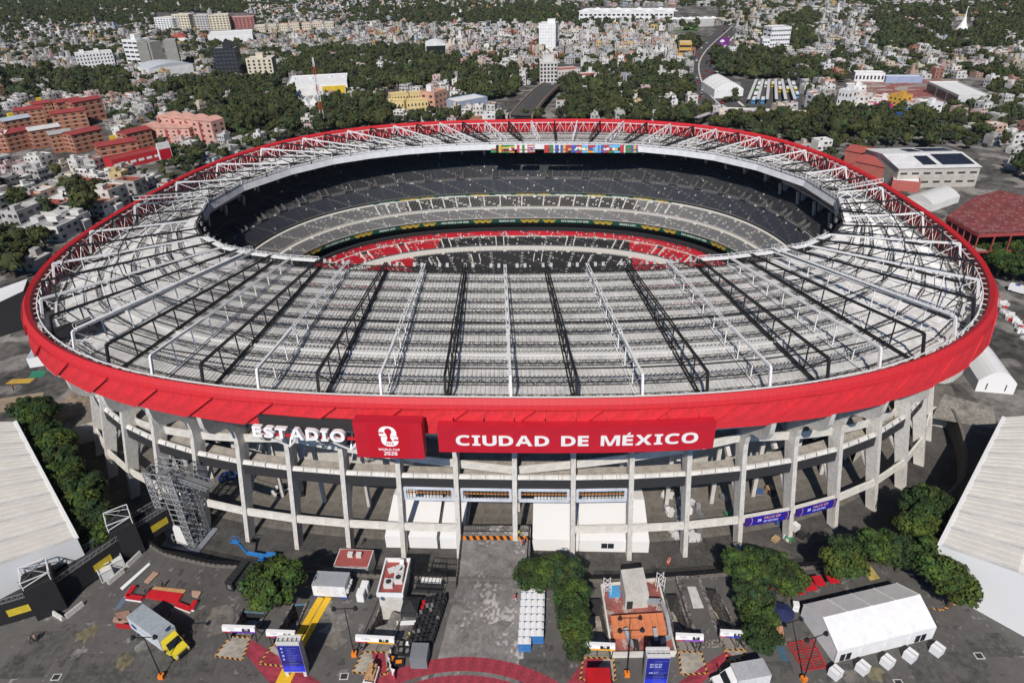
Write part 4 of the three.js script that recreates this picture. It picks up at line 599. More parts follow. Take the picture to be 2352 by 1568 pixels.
// red parking deck
{ const o = thing('parking_deck', 'red weathered roof deck on an open steel frame beside the stadium', 'parking deck', spot(2270, 590, G)); const c = spot(2270, 590, G), hz = 13, q = [[2177, 497], [2240, 452], [2296, 437], [2440, 470], [2440, 530], [2250, 538]].map(([x, y]) => spot(x, y, G + hz).sub(c)); const top = mb(), sh = q.map(v => new THREE.Vector2(v.x, v.z)); for (const t of THREE.ShapeUtils.triangulateShape(sh, [])) top.tri(q[t[0]], q[t[1]], q[t[2]]); top.build('deck', surf([.20, .042, .042], .9, .3, 14, 142, (cc, u, v, n) => n(16)(u, v) * n(64)(u, v) > .5 ? [.32, .22, .2] : cc), o);
  for (let k = 0; k < q.length; k++) { const a = q[k], b = q[(k + 1) % q.length], e = mb(), m = mb(); e.beam(a.clone().setY(hz - .5), b.clone().setY(hz - .5), .4, 1); e.beam(a.clone().setY(hz * .5), b.clone().setY(hz * .5), .4, .6); e.build('edge_beam', C(.34, .05, .05), o); for (let j = 0; j < 5; j++) { const p = a.clone().lerp(b, j / 5); const s2 = mb(); s2.beam(p.clone().setY(-2), p.clone().setY(hz - 1), .4); s2.build('column', C(.3, .06, .05), o); } m.beam(a.clone().setY(hz + 1), b.clone().setY(hz + 1), .08); for (let j = 0; j < 8; j++) { const p = a.clone().lerp(b, j / 8); m.beam(p.clone(), p.clone().setY(hz + 1), .07); } m.build('railing', M.greysteel, o); }
  const fl = mb(); for (const t of THREE.ShapeUtils.triangulateShape(sh, [])) fl.tri(...[0, 1, 2].map(i => q[t[i]].clone().setY(hz * .5))); fl.build('lower_deck', M.ramp, o); }
// ---- highway, flyover, street, bus station
const roadM = surf([.07, .068, .066], .95, .3, 30, 143);
function strip(name, pts, w, h, m, label, cat) { const P = new THREE.CatmullRomCurve3(pts).getPoints(50), b = mb(), e = (k) => { const d = P[Math.min(k + 1, P.length - 1)].clone().sub(P[Math.max(k - 1, 0)]).setY(0).normalize(); return V(-d.z, 0, d.x); }; let run = 0; for (let k = 0; k + 1 < P.length; k++) { const a = e(k), c = e(k + 1), l = P[k].distanceTo(P[k + 1]), L2 = (p, s, q) => p.clone().addScaledVector(s, q * w / 2).setY(p.y + h), A = L2(P[k], a, -1), B = L2(P[k], a, 1), Cc = L2(P[k + 1], c, 1), D = L2(P[k + 1], c, -1); b.tri(A, B, Cc, [0, run], [w, run], [w, run + l]).tri(A, Cc, D, [0, run], [w, run + l], [0, run + l]); run += l; } const o = b.build(name, m); if (cat) tag(o, label, cat); else o.userData.kind = 'structure'; return P; }
const S = (l) => l.map(([x, y]) => spot(x, y, G));
const hwy = S([[1700, 40], [1672, 70], [1640, 98], [1618, 122], [1606, 147], [1609, 178], [1626, 212], [1658, 246]]);
strip('highway', hwy, 26, .06, roadM); strip('highway_median', hwy, 1.2, .35, M.concrete); strip('highway_verge', hwy.map(p => p.clone().add(V(15, 0, 2))), 2, .2, M.cream);
strip('side_street', S([[1838, 160], [1850, 200], [1880, 240], [1896, 262]]), 12, .06, roadM); strip('bus_yard', S([[1700, 240], [1790, 250], [1860, 262]]), 30, .04, M.asphalt); strip('bus_yard', S([[1770, 186], [1768, 248]]), 44, .05, roadM); strip('avenue', S([[960, 146], [1100, 148], [1300, 150], [1480, 152], [1590, 150]]), 14, .05, roadM);
{ const A = spot(1197, 282, G), B = spot(1274, 198, G), o = thing('flyover', 'grey road flyover with low orange-painted parapets rising behind the far rim', 'bridge', A.clone()), d = B.clone().sub(A), n = 12, P = (t, s, y) => { const q = d.clone().multiplyScalar(t), sd = V(-d.z, 0, d.x).normalize(); return q.addScaledVector(sd, s).setY(y + 5.5 * Math.sin(Math.PI * Math.min(1, t * .62 + .25))); }; const k1 = mb(); for (let k = 0; k < n; k++) k1.quad(P(k / n, -7, .6), P(k / n, 7, .6), P((k + 1) / n, 7, .6), P((k + 1) / n, -7, .6)).quad(P(k / n, -7, -.6), P(k / n, 7, -.6), P((k + 1) / n, 7, -.6), P((k + 1) / n, -7, -.6)); k1.build('deck', roadM, o);
  for (const s of [-7.2, 7.2]) { const b = mb(); for (let k = 0; k < n; k++) { b.beam(P(k / n, s, 1), P((k + 1) / n, s, 1), .35, 1.1); b.beam(P(k / n, s, -.2), P((k + 1) / n, s, -.2), .5, 1.3); } b.build('parapet', C(.5, .34, .24), o); } for (let k = 1; k < n; k += 2) { const b = mb(); b.box(P(k / n, 0, 0).x, -1, P(k / n, 0, 0).z, 2, 5, 2); b.build('pier', M.concrete, o); } }
{ const o = thing('footbridge', 'lilac and cream footbridge crossing before the bus station', 'bridge', spot(1640, 262, G)), c = spot(1640, 262, G), pts = [[1600, 270], [1660, 250], [1720, 252], [1850, 258]].map(([x, y]) => spot(x, y, G + 6).sub(c)), b = mb(), m = mb(), n = mb(); for (let k = 0; k + 1 < pts.length; k++) { b.beam(pts[k], pts[k + 1], 3.2, .5); m.beam(pts[k].clone().add(V(0, .9, 1.6)), pts[k + 1].clone().add(V(0, .9, 1.6)), .2, 1.2); const q = pts[k].clone().lerp(pts[k + 1], .5); n.beam(q.clone().setY(0), q, .7); } b.build('deck', C(.45, .36, .55), o); m.build('parapet', M.cream, o); n.build('pier', C(.2, .12, .35), o); }
// ---- vehicles
const tyre = flat(.02, .02, .02, .8), paints = [['white', .75, .75, .74], ['silver', .48, .49, .5], ['black', .02, .02, .022], ['red', .45, .02, .02], ['blue', .04, .09, .3], ['grey', .2, .2, .21]].map(([n, r, g, b]) => [n, new THREE.MeshPhysicalMaterial({ color: new THREE.Color().setRGB(r, g, b), roughness: .35, clearcoat: .6 })]);
const wheelG = new THREE.CylinderGeometry(.33, .33, .22, 10).rotateX(Math.PI / 2);
const carG = (() => { const b = mb(); b.hexa([[-2.1, .3, .86], [2.1, .3, .86], [2.1, .3, -.86], [-2.1, .3, -.86], [-2.15, .85, .84], [2.0, .8, .82], [2.0, .8, -.82], [-2.15, .85, -.84]].map(q => V(...q))); return b.geo(); })();
const cabG = (() => { const b = mb(); b.hexa([[-1.7, .85, .8], [1.0, .83, .8], [1.0, .83, -.8], [-1.7, .85, -.8], [-1.2, 1.42, .62], [.35, 1.42, .62], [.35, 1.42, -.62], [-1.2, 1.42, -.62]].map(q => V(...q))); return b.geo(); })(), roofG2 = (() => { const b = mb(); b.box(-.42, 1.425, 0, 1.5, .04, 1.2); return b.geo(); })();
function car(p, turn, k, label, group = 'cars on the roads') { const o = thing('car', label.replace('%', paints[k % 6][0]), 'car', p, turn, group); mesh('body', carG, paints[k % 6][1], o); mesh('glasshouse', cabG, M.glass, o); mesh('roof', roofG2, paints[k % 6][1], o); for (const x of [-1.35, 1.35]) for (const z of [-.78, .78]) { const w = mesh('wheel', wheelG, tyre, o); w.position.set(x, .33, z); } o.scale.setScalar(1.15); return o; }
function bus(p, turn, col, label, L2 = 11) { const o = thing('bus', label, 'bus', p, turn, 'buses in the bus station'); const b = mb(); b.box(0, .4, 0, L2, 2.7, 2.5); b.build('body', col, o); const r = mb(); r.box(0, 3.102, 0, L2 * .9, .25, 2); r.build('roof_unit', M.white, o); const w = mb(); w.box(0, 1.5, 0, L2 + .04, .9, 2.56); w.build('window_band', M.glass, o); for (const x of [-L2 * .34, L2 * .34]) for (const z of [-1.15, 1.15]) { const q = mesh('wheel', wheelG, tyre, o); q.scale.set(1.4, 1.4, 1.2); q.position.set(x, .46, z); } return o; }
{ const cv = new THREE.CatmullRomCurve3(hwy), f = rng(17), names = ['between the woods far up the highway', 'near the top of the highway bend', 'in the middle of the highway bend', 'past the highway bend', 'beside the white canopy hall on the highway', 'at the foot of the highway near the footbridge'];
  for (let k = 0; k < 48; k++) { const t = (k + rr(.1, .9, f)) / 48, p = cv.getPoint(t), d = cv.getTangent(t), sd = V(-d.z, 0, d.x).normalize(), lane = pick([-10, -6.5, -3, 3, 6.5, 10], f); p.addScaledVector(sd, lane).setY(G + .08); car(p, Math.atan2(-d.z, d.x) + (lane < 0 ? Math.PI : 0), Math.floor(f() * 6), `% car ${Math.abs(lane) > 8 ? 'in the outer lane' : Math.abs(lane) > 5 ? 'in the middle lane' : 'beside the median'} ${names[Math.floor(t * 6)]}`); }
  const st = new THREE.CatmullRomCurve3(S([[1838, 160], [1850, 200], [1880, 240], [1896, 262]])); for (let k = 0; k < 16; k++) { const t = (k + .3) / 17, p = st.getPoint(t), d = st.getTangent(t), sd = V(-d.z, 0, d.x).normalize(); p.addScaledVector(sd, k % 2 ? 5 : -5).setY(G + .08); car(p, Math.atan2(-d.z, d.x), Math.floor(f() * 6), `% car parked along the side street, ${['first', 'second', 'third', 'fourth', 'fifth', 'sixth', 'seventh', 'eighth', 'ninth', 'tenth', 'eleventh', 'twelfth', 'thirteenth', 'fourteenth', 'fifteenth', 'last'][k]} from its far end`); }
  const lime = C(.18, .5, .06), cols = [[whiteW, 'white'], [lime, 'lime green'], [C(.1, .3, .55), 'blue'], [C(.6, .45, .05), 'yellow']];
  for (let r = 0; r < 6; r++) { const A = spot(1716 + r * 22, 246, G), B = spot(1738 + r * 14, 190, G), shelter = thing('bus_shelter', `long pale platform roof, ${['first', 'second', 'third', 'fourth', 'fifth', 'sixth'][r]} from the canopy hall in the bus station`, 'shelter', A, 0, 'bus platform roofs'), q = B.clone().sub(A), g = mb(); g.beam(V(0, 4, 0).add(q.clone().multiplyScalar(.08)), V(0, 4, 0).add(q.clone().multiplyScalar(.92)), 2, .3); g.build('roof', M.offwhite, shelter); for (let k = 1; k < 9; k++) { const p = q.clone().multiplyScalar(k / 9.5), s = mb(); s.beam(p.clone().setY(0), p.clone().setY(4), .25); s.build('post', M.greysteel, shelter); }
    const tn = Math.atan2(-q.z, q.x); for (let k = 0; k < 4; k++) { if (f() < .3) continue; const [m, nm] = pick(cols, f); bus(A.clone().addScaledVector(q, .15 + k * .22).add(V(3.4, .1, 0)), tn, m, `${nm} bus ${['at the near end', 'second along', 'third along', 'at the far end'][k]} of the ${['first', 'second', 'third', 'fourth', 'fifth', 'sixth'][r]} platform`, 10); } }
  const big = [spot(2280, 330, G), spot(2340, 330, G)]; for (let k = 0; k < 26; k++) { const p = spot(2262 + (k % 5) * 17, 296 + Math.floor(k / 5) * 8, G); car(p.setY(G + .05), rr(-.1, .1, f) + 1.2, Math.floor(f() * 6), `% car in the car park behind the solar shed, ${['first', 'second', 'third', 'fourth', 'fifth', 'sixth'][Math.floor(k / 5)]} row`, 'cars in the car park'); }
}
{ const p = spot(1660, 128, G), o = thing('billboard', 'purple billboard with a white umbrella mark above the highway', 'billboard', p, .1); const b = mb(); b.beam(V(0, 0, 0), V(0, 14, 0), .9); b.build('mast', M.greysteel, o); o.scale.setScalar(.7); const q = mb(); q.box(0, 14, 0, 15, 9, 1); q.build('panel', C(.16, .02, .2), o); const u = mb(); for (let k = 0; k < 8; k++) u.tri(V(-3, 18, .56), V(-3 + 3.2 * Math.cos(k / 8 * 3.14), 18 + 3.2 * Math.sin(k / 8 * 3.14), .56), V(-3 + 3.2 * Math.cos((k + 1) / 8 * 3.14), 18 + 3.2 * Math.sin((k + 1) / 8 * 3.14), .56)); u.beam(V(-3, 15.5, .6), V(-3, 18.2, .6), .3); u.build('umbrella_mark', M.white, o); }
for (const [x, y, h, s] of [[742, 290, 42, 'red and white lattice radio mast in the wood behind the far rim'], [1225, 182, 36, 'red and white lattice mast behind the grey apartments']]) { const o = thing('radio_mast', s, 'mast', spot(x, y, G)); for (let k = 0; k < 8; k++) { const b = mb(), r = (q) => 1.5 - q * .14, y0 = h * k / 8, y1 = h * (k + 1) / 8; for (let m = 0; m < 3; m++) { const a = m * 2.094, c = a + 2.094, P = (t, q, yy) => V(Math.cos(t) * r(q), yy, Math.sin(t) * r(q)); b.beam(P(a, k, y0), P(a, k + 1, y1), .22); b.beam(P(a, k, y0), P(c, k + 1, y1), .14); b.beam(P(a, k, y0), P(c, k, y0), .14); } b.build('mast_section', k % 2 ? M.white : C(.5, .06, .03), o); } }
{ const o = thing('delivery_van', 'white van with a round blue mark beside the rim on the bus side', 'van', spot(2338, 672, G), -.9), b = mb(); b.hexa([[-2.6, .5, 1], [2.6, .5, 1], [2.6, .5, -1], [-2.6, .5, -1], [-2.6, 2.5, .95], [1.6, 2.5, .95], [1.6, 2.5, -.95], [-2.6, 2.5, -.95]].map(q => V(...q))); b.build('body', M.white, o); const r = mb(); r.cyl(-.6, 2.51, 0, .8, .03, 14); r.build('roof_mark', M.blue, o); const w = mb(); w.quad(V(2.45, 1.2, .8), V(2.45, 1.2, -.8), V(1.72, 2.4, -.8), V(1.72, 2.4, .8)); w.build('windscreen', M.glass, o); for (const x of [-1.7, 1.7]) for (const z of [-.95, .95]) { const q = mesh('wheel', wheelG, tyre, o); q.position.set(x, .35, z); } }
for (let k = 0; k < 34; k++) { const t = k / 33, p = spot(lerp(2290, 2352, t) + rr(-6, 8), lerp(690, 770, t) + rr(-8, 8), G), o = thing('wrapped_bundle', `${['silver', 'white', 'red', 'grey'][k % 4]} wrapped bundle ${k < 11 ? 'at the far end' : k < 22 ? 'in the middle' : 'at the near end'} of the pile beside the rim`, 'bundle', p, rr(0, 3), 'bundles beside the rim'), b = mb(); b.box(0, 0, 0, rr(1.2, 3), rr(.5, 1.2), rr(.8, 1.6)); b.build('wrap', k % 8 === 2 ? C(.5, .03, .03) : pick([M.white, M.offwhite, C(.4, .42, .45)]), o); const s2 = mb(); s2.box(0, .3, 0, 3.05, .06, .1); s2.build('strap', M.charcoal, o); }
// pale halls and tents next to the stadium sides
{ const o = thing('tent_hall', 'white curved-roof tent hall beside the rim at the picture edge', 'tent hall', spot(0, 800, G)), c = spot(0, 800, G), b = mb(), A = spot(-80, 730, G + 9).sub(c), B = spot(52, 668, G + 12).sub(c), Cc = spot(62, 640, G + 9).sub(c), D = spot(-80, 690, G + 9).sub(c); b.quad(A, B, Cc, D); b.build('roof', M.white, o); const w = mb(); w.quad(A, B, B.clone().setY(0), A.clone().setY(0)).quad(B, Cc, Cc.clone().setY(0), B.clone().setY(0)).quad(D, Cc, Cc.clone().setY(0), D.clone().setY(0)); w.build('wall', M.charcoal, o); }
// ================================================================ SIGNS ON THE RIM
const font = await new FontLoader().loadAsync('fonts/droid/droid_sans_bold.typeface.json');
function stationOf(p) { const l = stadium.worldToLocal(p.clone()); let best = 1e9, bs = 0; for (let s = -160; s <= 160; s += .25) { const q = ring(s, 0, 0), d = Math.hypot(q.x - l.x, q.z - l.z); if (d < best) { best = d; bs = s; } } return bs; }
function glyphs(text, size, depth, wide) { const out = []; let x = 0; for (const ch of text) { if (ch === ' ') { x += size * .5 * wide; continue; } const g = new TextGeometry(ch === 'É' ? 'E' : ch, { font, size, depth, curveSegments: 5, bevelEnabled: false }); g.computeBoundingBox(); const b = g.boundingBox, w = (b.max.x - b.min.x) * wide; g.translate(-(b.min.x + b.max.x) / 2, 0, 0); g.scale(wide, 1, 1); out.push([g, x + w / 2, w, ch]); x += w + size * .2; } return [out, x - size * .2]; }
function curvedBoard(name, label, cat, s0, s1, off, h0, h1, deep, m, tilt = 0) {
  const o = thing(name, label, cat, stadium.position.clone(), stadium.rotation.y), b = mb(), n = 8, P = (s, e, h) => ring(s, off + e + (h - h0) * tilt, h);
  for (let k = 0; k < n; k++) { const a = lerp(s0, s1, k / n), c = lerp(s0, s1, (k + 1) / n); b.hexa([P(a, 0, h0), P(c, 0, h0), P(c, -deep, h0), P(a, -deep, h0), P(a, 0, h1), P(c, 0, h1), P(c, -deep, h1), P(a, -deep, h1)]); }
  b.build('board', m, o); return o;
}
function lettersOn(o, text, size, sFrom, sTo, off, h, wide, m, depth = .12, tilt = 0) {
  const [gl, W] = glyphs(text, size, depth, wide), k = (sTo - sFrom) / W;
  for (const [g, x, w, ch] of gl) { const s = sFrom + x * k, p = ring(s, off, h), q = ring(s, off + 1, h), t = mesh('letter', g, m, o); t.position.copy(p); t.rotation.order = 'YXZ'; t.rotation.y = Math.atan2(q.x - p.x, q.z - p.z); t.rotation.x = tilt; t.scale.x = Math.abs(k) * .98;
    if (ch === 'É') { const a = mesh('accent', box1, m, t); a.scale.set(size * .35, size * .12, depth); a.position.set(size * .1, size * 1.15, depth / 2); a.rotation.z = .5; } }
}
{
  const sA = stationOf(spot(1004, 1005, 34.7)), sB = stationOf(spot(1641, 992, 34.7));
  const o = curvedBoard('city_sign', 'long red board with large white letters on the front of the rim', 'sign', sB, sA, 3.2, 31.6, 37.0, 1.8, M.redsign);
  lettersOn(o, 'CIUDAD DE MÉXICO', 2.1, stationOf(spot(1049, 1010, 34)), stationOf(spot(1602, 1003, 34)), 3.22, 33.2, 2.0, M.white);
  for (let k = 0; k < 9; k++) { const s = lerp(sB, sA, (k + .5) / 9), b = mb(); b.beam(ring(s, 2, 37), ring(s, 1.1, 38.6), .14); b.beam(ring(s, 2, 37), ring(s, 2.2, 38.2), .1); b.build('bracket', M.red, o); }
  const e0 = stationOf(spot(822, 994, 34.7)), e1 = stationOf(spot(977, 1000, 34.7));
  const e = curvedBoard('emblem_sign', 'square red board with a white tournament emblem on the rim', 'sign', e1, e0, 4.6, 31.2, 38.6, 2.2, M.redsign);
  // emblem: print of a stacked 2 and 6 with a cup standing in the middle
  const sm = (e0 + e1) / 2, p = ring(sm, 4.63, 34.85), q = ring(sm, 5.63, 34.85);
  const et = printTex(512, 512, (x) => { const RD = '#bb1226', rrect = (X, Y, W, H, r) => { x.beginPath(); x.moveTo(X + r[0], Y); x.arcTo(X + W, Y, X + W, Y + H, r[1]); x.arcTo(X + W, Y + H, X, Y + H, r[2]); x.arcTo(X, Y + H, X, Y, r[3]); x.arcTo(X, Y, X + W, Y, r[0]); x.fill(); }; x.fillStyle = RD; x.fillRect(0, 0, 512, 512); x.fillStyle = '#f4f2f2'; rrect(140, 30, 220, 150, [95, 95, 6, 20]); rrect(160, 186, 215, 150, [20, 6, 90, 90]); x.fillStyle = RD; x.fillRect(140, 118, 62, 22); x.fillRect(318, 226, 60, 22); x.beginPath(); x.ellipse(258, 108, 44, 50, 0, 0, 6.3); x.fill(); x.beginPath(); x.moveTo(226, 120); x.lineTo(290, 120); x.lineTo(276, 200); x.lineTo(304, 262); x.lineTo(222, 262); x.lineTo(242, 200); x.fill(); x.font = 'bold 46px sans-serif'; x.fillText('FIFA', 214, 314); x.fillStyle = '#f4f2f2'; x.font = 'bold 47px sans-serif'; x.fillText('WORLD CUP', 108, 402); x.font = 'bold 80px sans-serif'; x.fillText('2026', 168, 474); });
  const em = mesh('emblem', new THREE.PlaneGeometry(7.0, 7.0), new THREE.MeshStandardMaterial({ map: et, roughness: .5 }), e); em.position.copy(p); em.rotation.y = Math.atan2(q.x - p.x, q.z - p.z);
  const t0 = stationOf(spot(598, 985, 34)), t1 = stationOf(spot(800, 1003, 34));
  const es = curvedBoard('stadium_letters', 'row of raised white letters on a black panel left of the square red board', 'sign', t1 - 3, t0, 1.9, 34.6, 36.7, .7, M.charcoal); lettersOn(es, 'ESTADIO', 2.05, t0, t1, 3.6, 34.1, 1.9, M.white, .9, -.12);  // charcoal panel stands in for the shaded underside behind the letters
  const bb = mb(); for (let k = 0; k < 10; k++) { const a = lerp(t0, t1 - 4, k / 10), c = lerp(t0, t1 - 4, (k + 1) / 10); bb.beam(ring(a, 3.4, 34.2), ring(c, 3.4, 34.2), .4); } bb.build('red_beam', M.red, es);
  for (const s of [lerp(t0, t1, .3), lerp(t0, t1, .98)]) { const b = mb(); for (const d of [-2.2, 2.2]) b.beam(ring(s, 2, 30.6), ring(s + d, 3.4, 33.2), .28); b.beam(ring(s, 2, 30.6), ring(s, 0, 33), .24); b.beam(ring(s - 2, 1, 33), ring(s, 2, 30.6), .2); b.build('bracket', M.whitesteel, es); }
}
// flags along the far fascia
M.cloth = new THREE.MeshStandardMaterial({ vertexColors: true, roughness: .9, side: THREE.DoubleSide });
{
  const K = { r: [.42, .04, .05], w: [.66, .66, .64], g: [.04, .2, .07], b: [.06, .10, .32], y: [.55, .42, .08], k: [.02, .02, .02], s: [.12, .42, .7], o: [.65, .25, .02], m: [.3, .02, .08] };
  const list = [['wg', 'h', 'r', 'white over green flag with a red beast'], ['kyr', 'v', 0, 'dark, yellow and red upright striped flag'], ['gyrg', 'h', 'k', 'green flag with a striped corner patch'], ['gyrkry', 'h', 'w', 'green, gold and red banded flag with a white wedge'], ['rwr', 'v', 'r', 'red and white flag with a red leaf'], ['gwr', 'v', 'm', 'green, white and red flag with a round mark'], ['rwrwrwr', 'h', 'b', 'red and white striped flag with a blue corner'], ['r', 'h', 'k', 'red flag with a black emblem'], ['gw', 'v', 'r', 'green and white flag with a red crescent'], ['bw', 'v', 'k', 'blue flag with a white peak'], ['byr', 'v', 'm', 'blue, yellow and red upright striped flag'], ['rk', 'h', 'y', 'red over black flag with a gold mark'], ['b', 'h', 'w', 'blue flag with a pale corner'], ['rwbr', 'h', 'y', 'red flag with a tricolour wedge'], ['sws', 'h', 'y', 'sky blue and white flag with a sun'], ['rbo', 'h', 0, 'red, blue and orange banded flag'], ['s', 'h', 'y', 'plain light blue flag with a star'], ['b', 'h', 'r', 'dark blue flag with small stars'], ['rwr', 'h', 0, 'red, white and red banded flag'], ['srg', 'h', 'w', 'blue, red and green banded flag with a crescent'], ['sys', 'h', 'k', 'aqua and yellow flag with a black wedge'], ['rw', 'v', 0, 'red flag with a white serrated edge'], ['g', 'h', 'r', 'dark green flag with a red disc'], ['byb', 'v', 'k', 'blue and gold flag with a trident'], ['rg', 'h', 'w', 'red over green flag at the end of the row']];
  const X = (k) => k < 4 ? 1130 + k * 12.2 : k < 7 ? 1190 + (k - 4) * 11.8 : 1252.5 + (k - 7) * 12.45;
  list.forEach(([cols, dir, mark, txt], k) => {
    const w = 3.1, h = 2.9, p0 = spot(X(k), 330.5, 36.9), p1 = spot(X(k) + 12, 330.5, 36.9), o = thing('flag', `${txt} on the far roof fascia`, 'flag', p0.clone().lerp(p1, .5).add(V(0, -.1, .95)), -.05, 'flags on the far fascia'), b = mb(); b.c = [];
    const n = cols.length, put = (x0, y0, x1, y1, c, z = 0) => { const m = 2; for (let i = 0; i < m; i++) { const a = lerp(x0, x1, i / m), e = lerp(x0, x1, (i + 1) / m), Z = (x) => z + .12 * Math.sin(x * 3 + k); b.quad(V(a, -y1, Z(a) + .25 * y1), V(e, -y1, Z(e) + .25 * y1), V(e, -y0, Z(e)), V(a, -y0, Z(a))); for (let q = 0; q < 6; q++) b.c.push(...K[c]); } };
    for (let i = 0; i < n; i++) if (dir === 'h') put(-w / 2, h * i / n, w / 2, h * (i + 1) / n, cols[i]); else put(-w / 2 + w * i / n, 0, -w / 2 + w * (i + 1) / n, h, cols[i]);
    if (mark) put(-w * .2, h * .3, w * .2, h * .7, mark, .06);
    b.build('cloth', M.cloth, o);
  });
}
// ================================================================ THE PLAZA IN FRONT
const flatQuad = (pts, up, name, m, label, cat) => { const b = mb(), q = pts.map(([x, y]) => spot(x, y, G).setY(G + up)); if (q.length === 4) { const w = q[0].distanceTo(q[1]), h = q[1].distanceTo(q[2]); b.quad(q[0], q[1], q[2], q[3], w, h); } else { const sh = q.map(v => new THREE.Vector2(v.x, v.z)); for (const t of THREE.ShapeUtils.triangulateShape(sh, [])) b.tri(q[t[0]], q[t[1]], q[t[2]]); } const o = b.build(name, m); if (cat) tag(o, label, cat); else o.userData.kind = 'structure'; return o; };
function boxOn(name, label, cat, q, d, h, m, opt = {}) { const f = frame(...q, opt.h ?? G), o = thing(name, label, cat, f.mid(d).setY(opt.h ?? G), f.turn, opt.group); o.W = f.w; o.D = d; if (m) { const b = mb(); b.box(0, opt.y ?? 0, 0, f.w, h, d); b.build(opt.part ?? 'body', m, o); } return o; }
// bridge deck into the stadium
{ const c = [[1048, 1352], [1206, 1352], [1216, 1206], [1063, 1206]].map(([x, y]) => spot(x, y, G)), o = thing('entrance_bridge', 'grey concrete bridge leading from the plaza under the centre pillar', 'bridge', c[0].clone().setY(0)), q = c.map(v => v.clone().sub(c[0]).setY(0)), b = mb(), t = (y) => q.map(v => v.clone().setY(y)); b.hexa([...t(G - 1), ...t(G + .03)]); b.build('deck', M.rampdeck, o);
  for (const [a, e] of [[0, 3], [1, 2]]) { const w = mb(), A = q[a], B = q[e]; w.beam(A.clone().setY(G * .5), B.clone().setY(G * .5), .5, G - .2); w.build('side_wall', M.concrete, o); const r = mb(); for (const hh of [.4, .8, 1.2]) r.beam(A.clone().setY(G + hh), B.clone().setY(G + hh), .07); for (let k = 0; k <= 14; k++) { const p = A.clone().lerp(B, k / 14); r.beam(p.clone().setY(G), p.clone().setY(G + 1.2), .07); } r.build('railing', M.blacksteel, o); }
  const g = mb(), A = q[3].clone().lerp(q[0], .12), B = q[2].clone().lerp(q[1], .12); for (const hh of [.2, 1.9]) g.beam(A.clone().setY(G + hh), B.clone().setY(G + hh), .1); for (let k = 0; k <= 40; k++) if (k % 40 < 17 || k > 23) { const p = A.clone().lerp(B, k / 40); g.beam(p.clone().setY(G + .1), p.clone().setY(G + 1.9), .07); } g.build('gate', M.blacksteel, o);
  for (let k = 0; k < 20; k++) { const s = mb(), p = A.clone().lerp(B, k / 20).add(V(0, 0, 1)), r2 = A.clone().lerp(B, (k + 1) / 20).add(V(0, 0, 1)); s.quad(p.clone().setY(G + .04), r2.clone().setY(G + .04), r2.clone().add(V(.4, 0, 1.1)).setY(G + .04), p.clone().add(V(.4, 0, 1.1)).setY(G + .04)); s.build('hazard_stripe', k % 2 ? M.dark : M.orange, o); } }
flatQuad([[985, 1590], [1200, 1590], [1206, 1350], [1048, 1350]], .012, 'pale_paving', M.rampdeck);
// painted red arcs and bands
{ const A = spot(1078, 1508, G), B = spot(1285, 1568, G), Cc = spot(842, 1568, G), dd = 2 * (A.x * (B.z - Cc.z) + B.x * (Cc.z - A.z) + Cc.x * (A.z - B.z)), q = (p) => p.x * p.x + p.z * p.z, c = V((q(A) * (B.z - Cc.z) + q(B) * (Cc.z - A.z) + q(Cc) * (A.z - B.z)) / dd, G, (q(A) * (Cc.x - B.x) + q(B) * (A.x - Cc.x) + q(Cc) * (B.x - A.x)) / dd), R0 = c.distanceTo(A), R1 = R0 - A.distanceTo(spot(1078, 1541, G)), R2 = R0 - A.distanceTo(spot(1078, 1550, G)), redP = surf([.30, .035, .055], .9, .45, 10, 150); for (const [a, e, nm] of [[R0, R1, 'red_paint_arc'], [R2, R2 - 5, 'red_paint_arc']]) { const b = mb(), n = 40, P = (k, r) => { const t = lerp(.05, Math.PI - .05, k / n); return V(c.x + Math.cos(t) * r, G + .018, c.z - Math.sin(t) * r); }; for (let k = 0; k < n; k++) b.quad(P(k, a), P(k + 1, a), P(k + 1, e), P(k, e)); struct(nm, b, redP); }
  flatQuad([[577, 1468], [563, 1502], [622, 1572], [745, 1572]], .016, 'red_paint_band', redP); flatQuad([[628, 1478], [664, 1480], [668, 1500], [640, 1500]], .022, 'red_paint_band', redP); flatQuad([[1668, 1494], [1682, 1505], [1600, 1580], [1540, 1580]], .016, 'red_paint_band', redP); flatQuad([[1345, 1512], [1388, 1512], [1345, 1572], [1300, 1572]], .022, 'red_paint_band', redP); flatQuad([[852, 1498], [884, 1498], [890, 1548], [874, 1548]], .022, 'red_paint_band', redP); }
M.hazard = (() => { const t = printTex(64, 64, (x) => { x.fillStyle = '#1c1a16'; x.fillRect(0, 0, 64, 64); x.fillStyle = '#c8934a'; for (const k of [-64, 0, 64]) { x.beginPath(); x.moveTo(k, 64); x.lineTo(k + 32, 64); x.lineTo(k + 64, 0); x.lineTo(k + 32, 0); x.fill(); } }); t.repeat.set(1 / .9, 1 / .5); return new THREE.MeshStandardMaterial({ map: t, roughness: .8, side: THREE.DoubleSide }); })();
M.pad = surf([.36, .325, .27], .95, .4, 8, 152);
function hazardLoop(pts, up, w = .32, closed = true) { const b = mb(), q = pts.map(([x, y]) => spot(x, y, G)); const n = closed ? q.length : q.length - 1; for (let k = 0; k < n; k++) { const A = q[k], B = q[(k + 1) % q.length], d = B.clone().sub(A).normalize(), s = V(-d.z, 0, d.x).multiplyScalar(w / 2), L = A.distanceTo(B), h = G + up + k * .0015; const a = A.clone().sub(s).setY(h), c = B.clone().sub(s).setY(h), e = B.clone().add(s).setY(h), g = A.clone().add(s).setY(h); b.tri(a, c, e, [0, 0], [L, 0], [L, w]).tri(a, e, g, [0, 0], [L, w], [0, w]); } return b; }
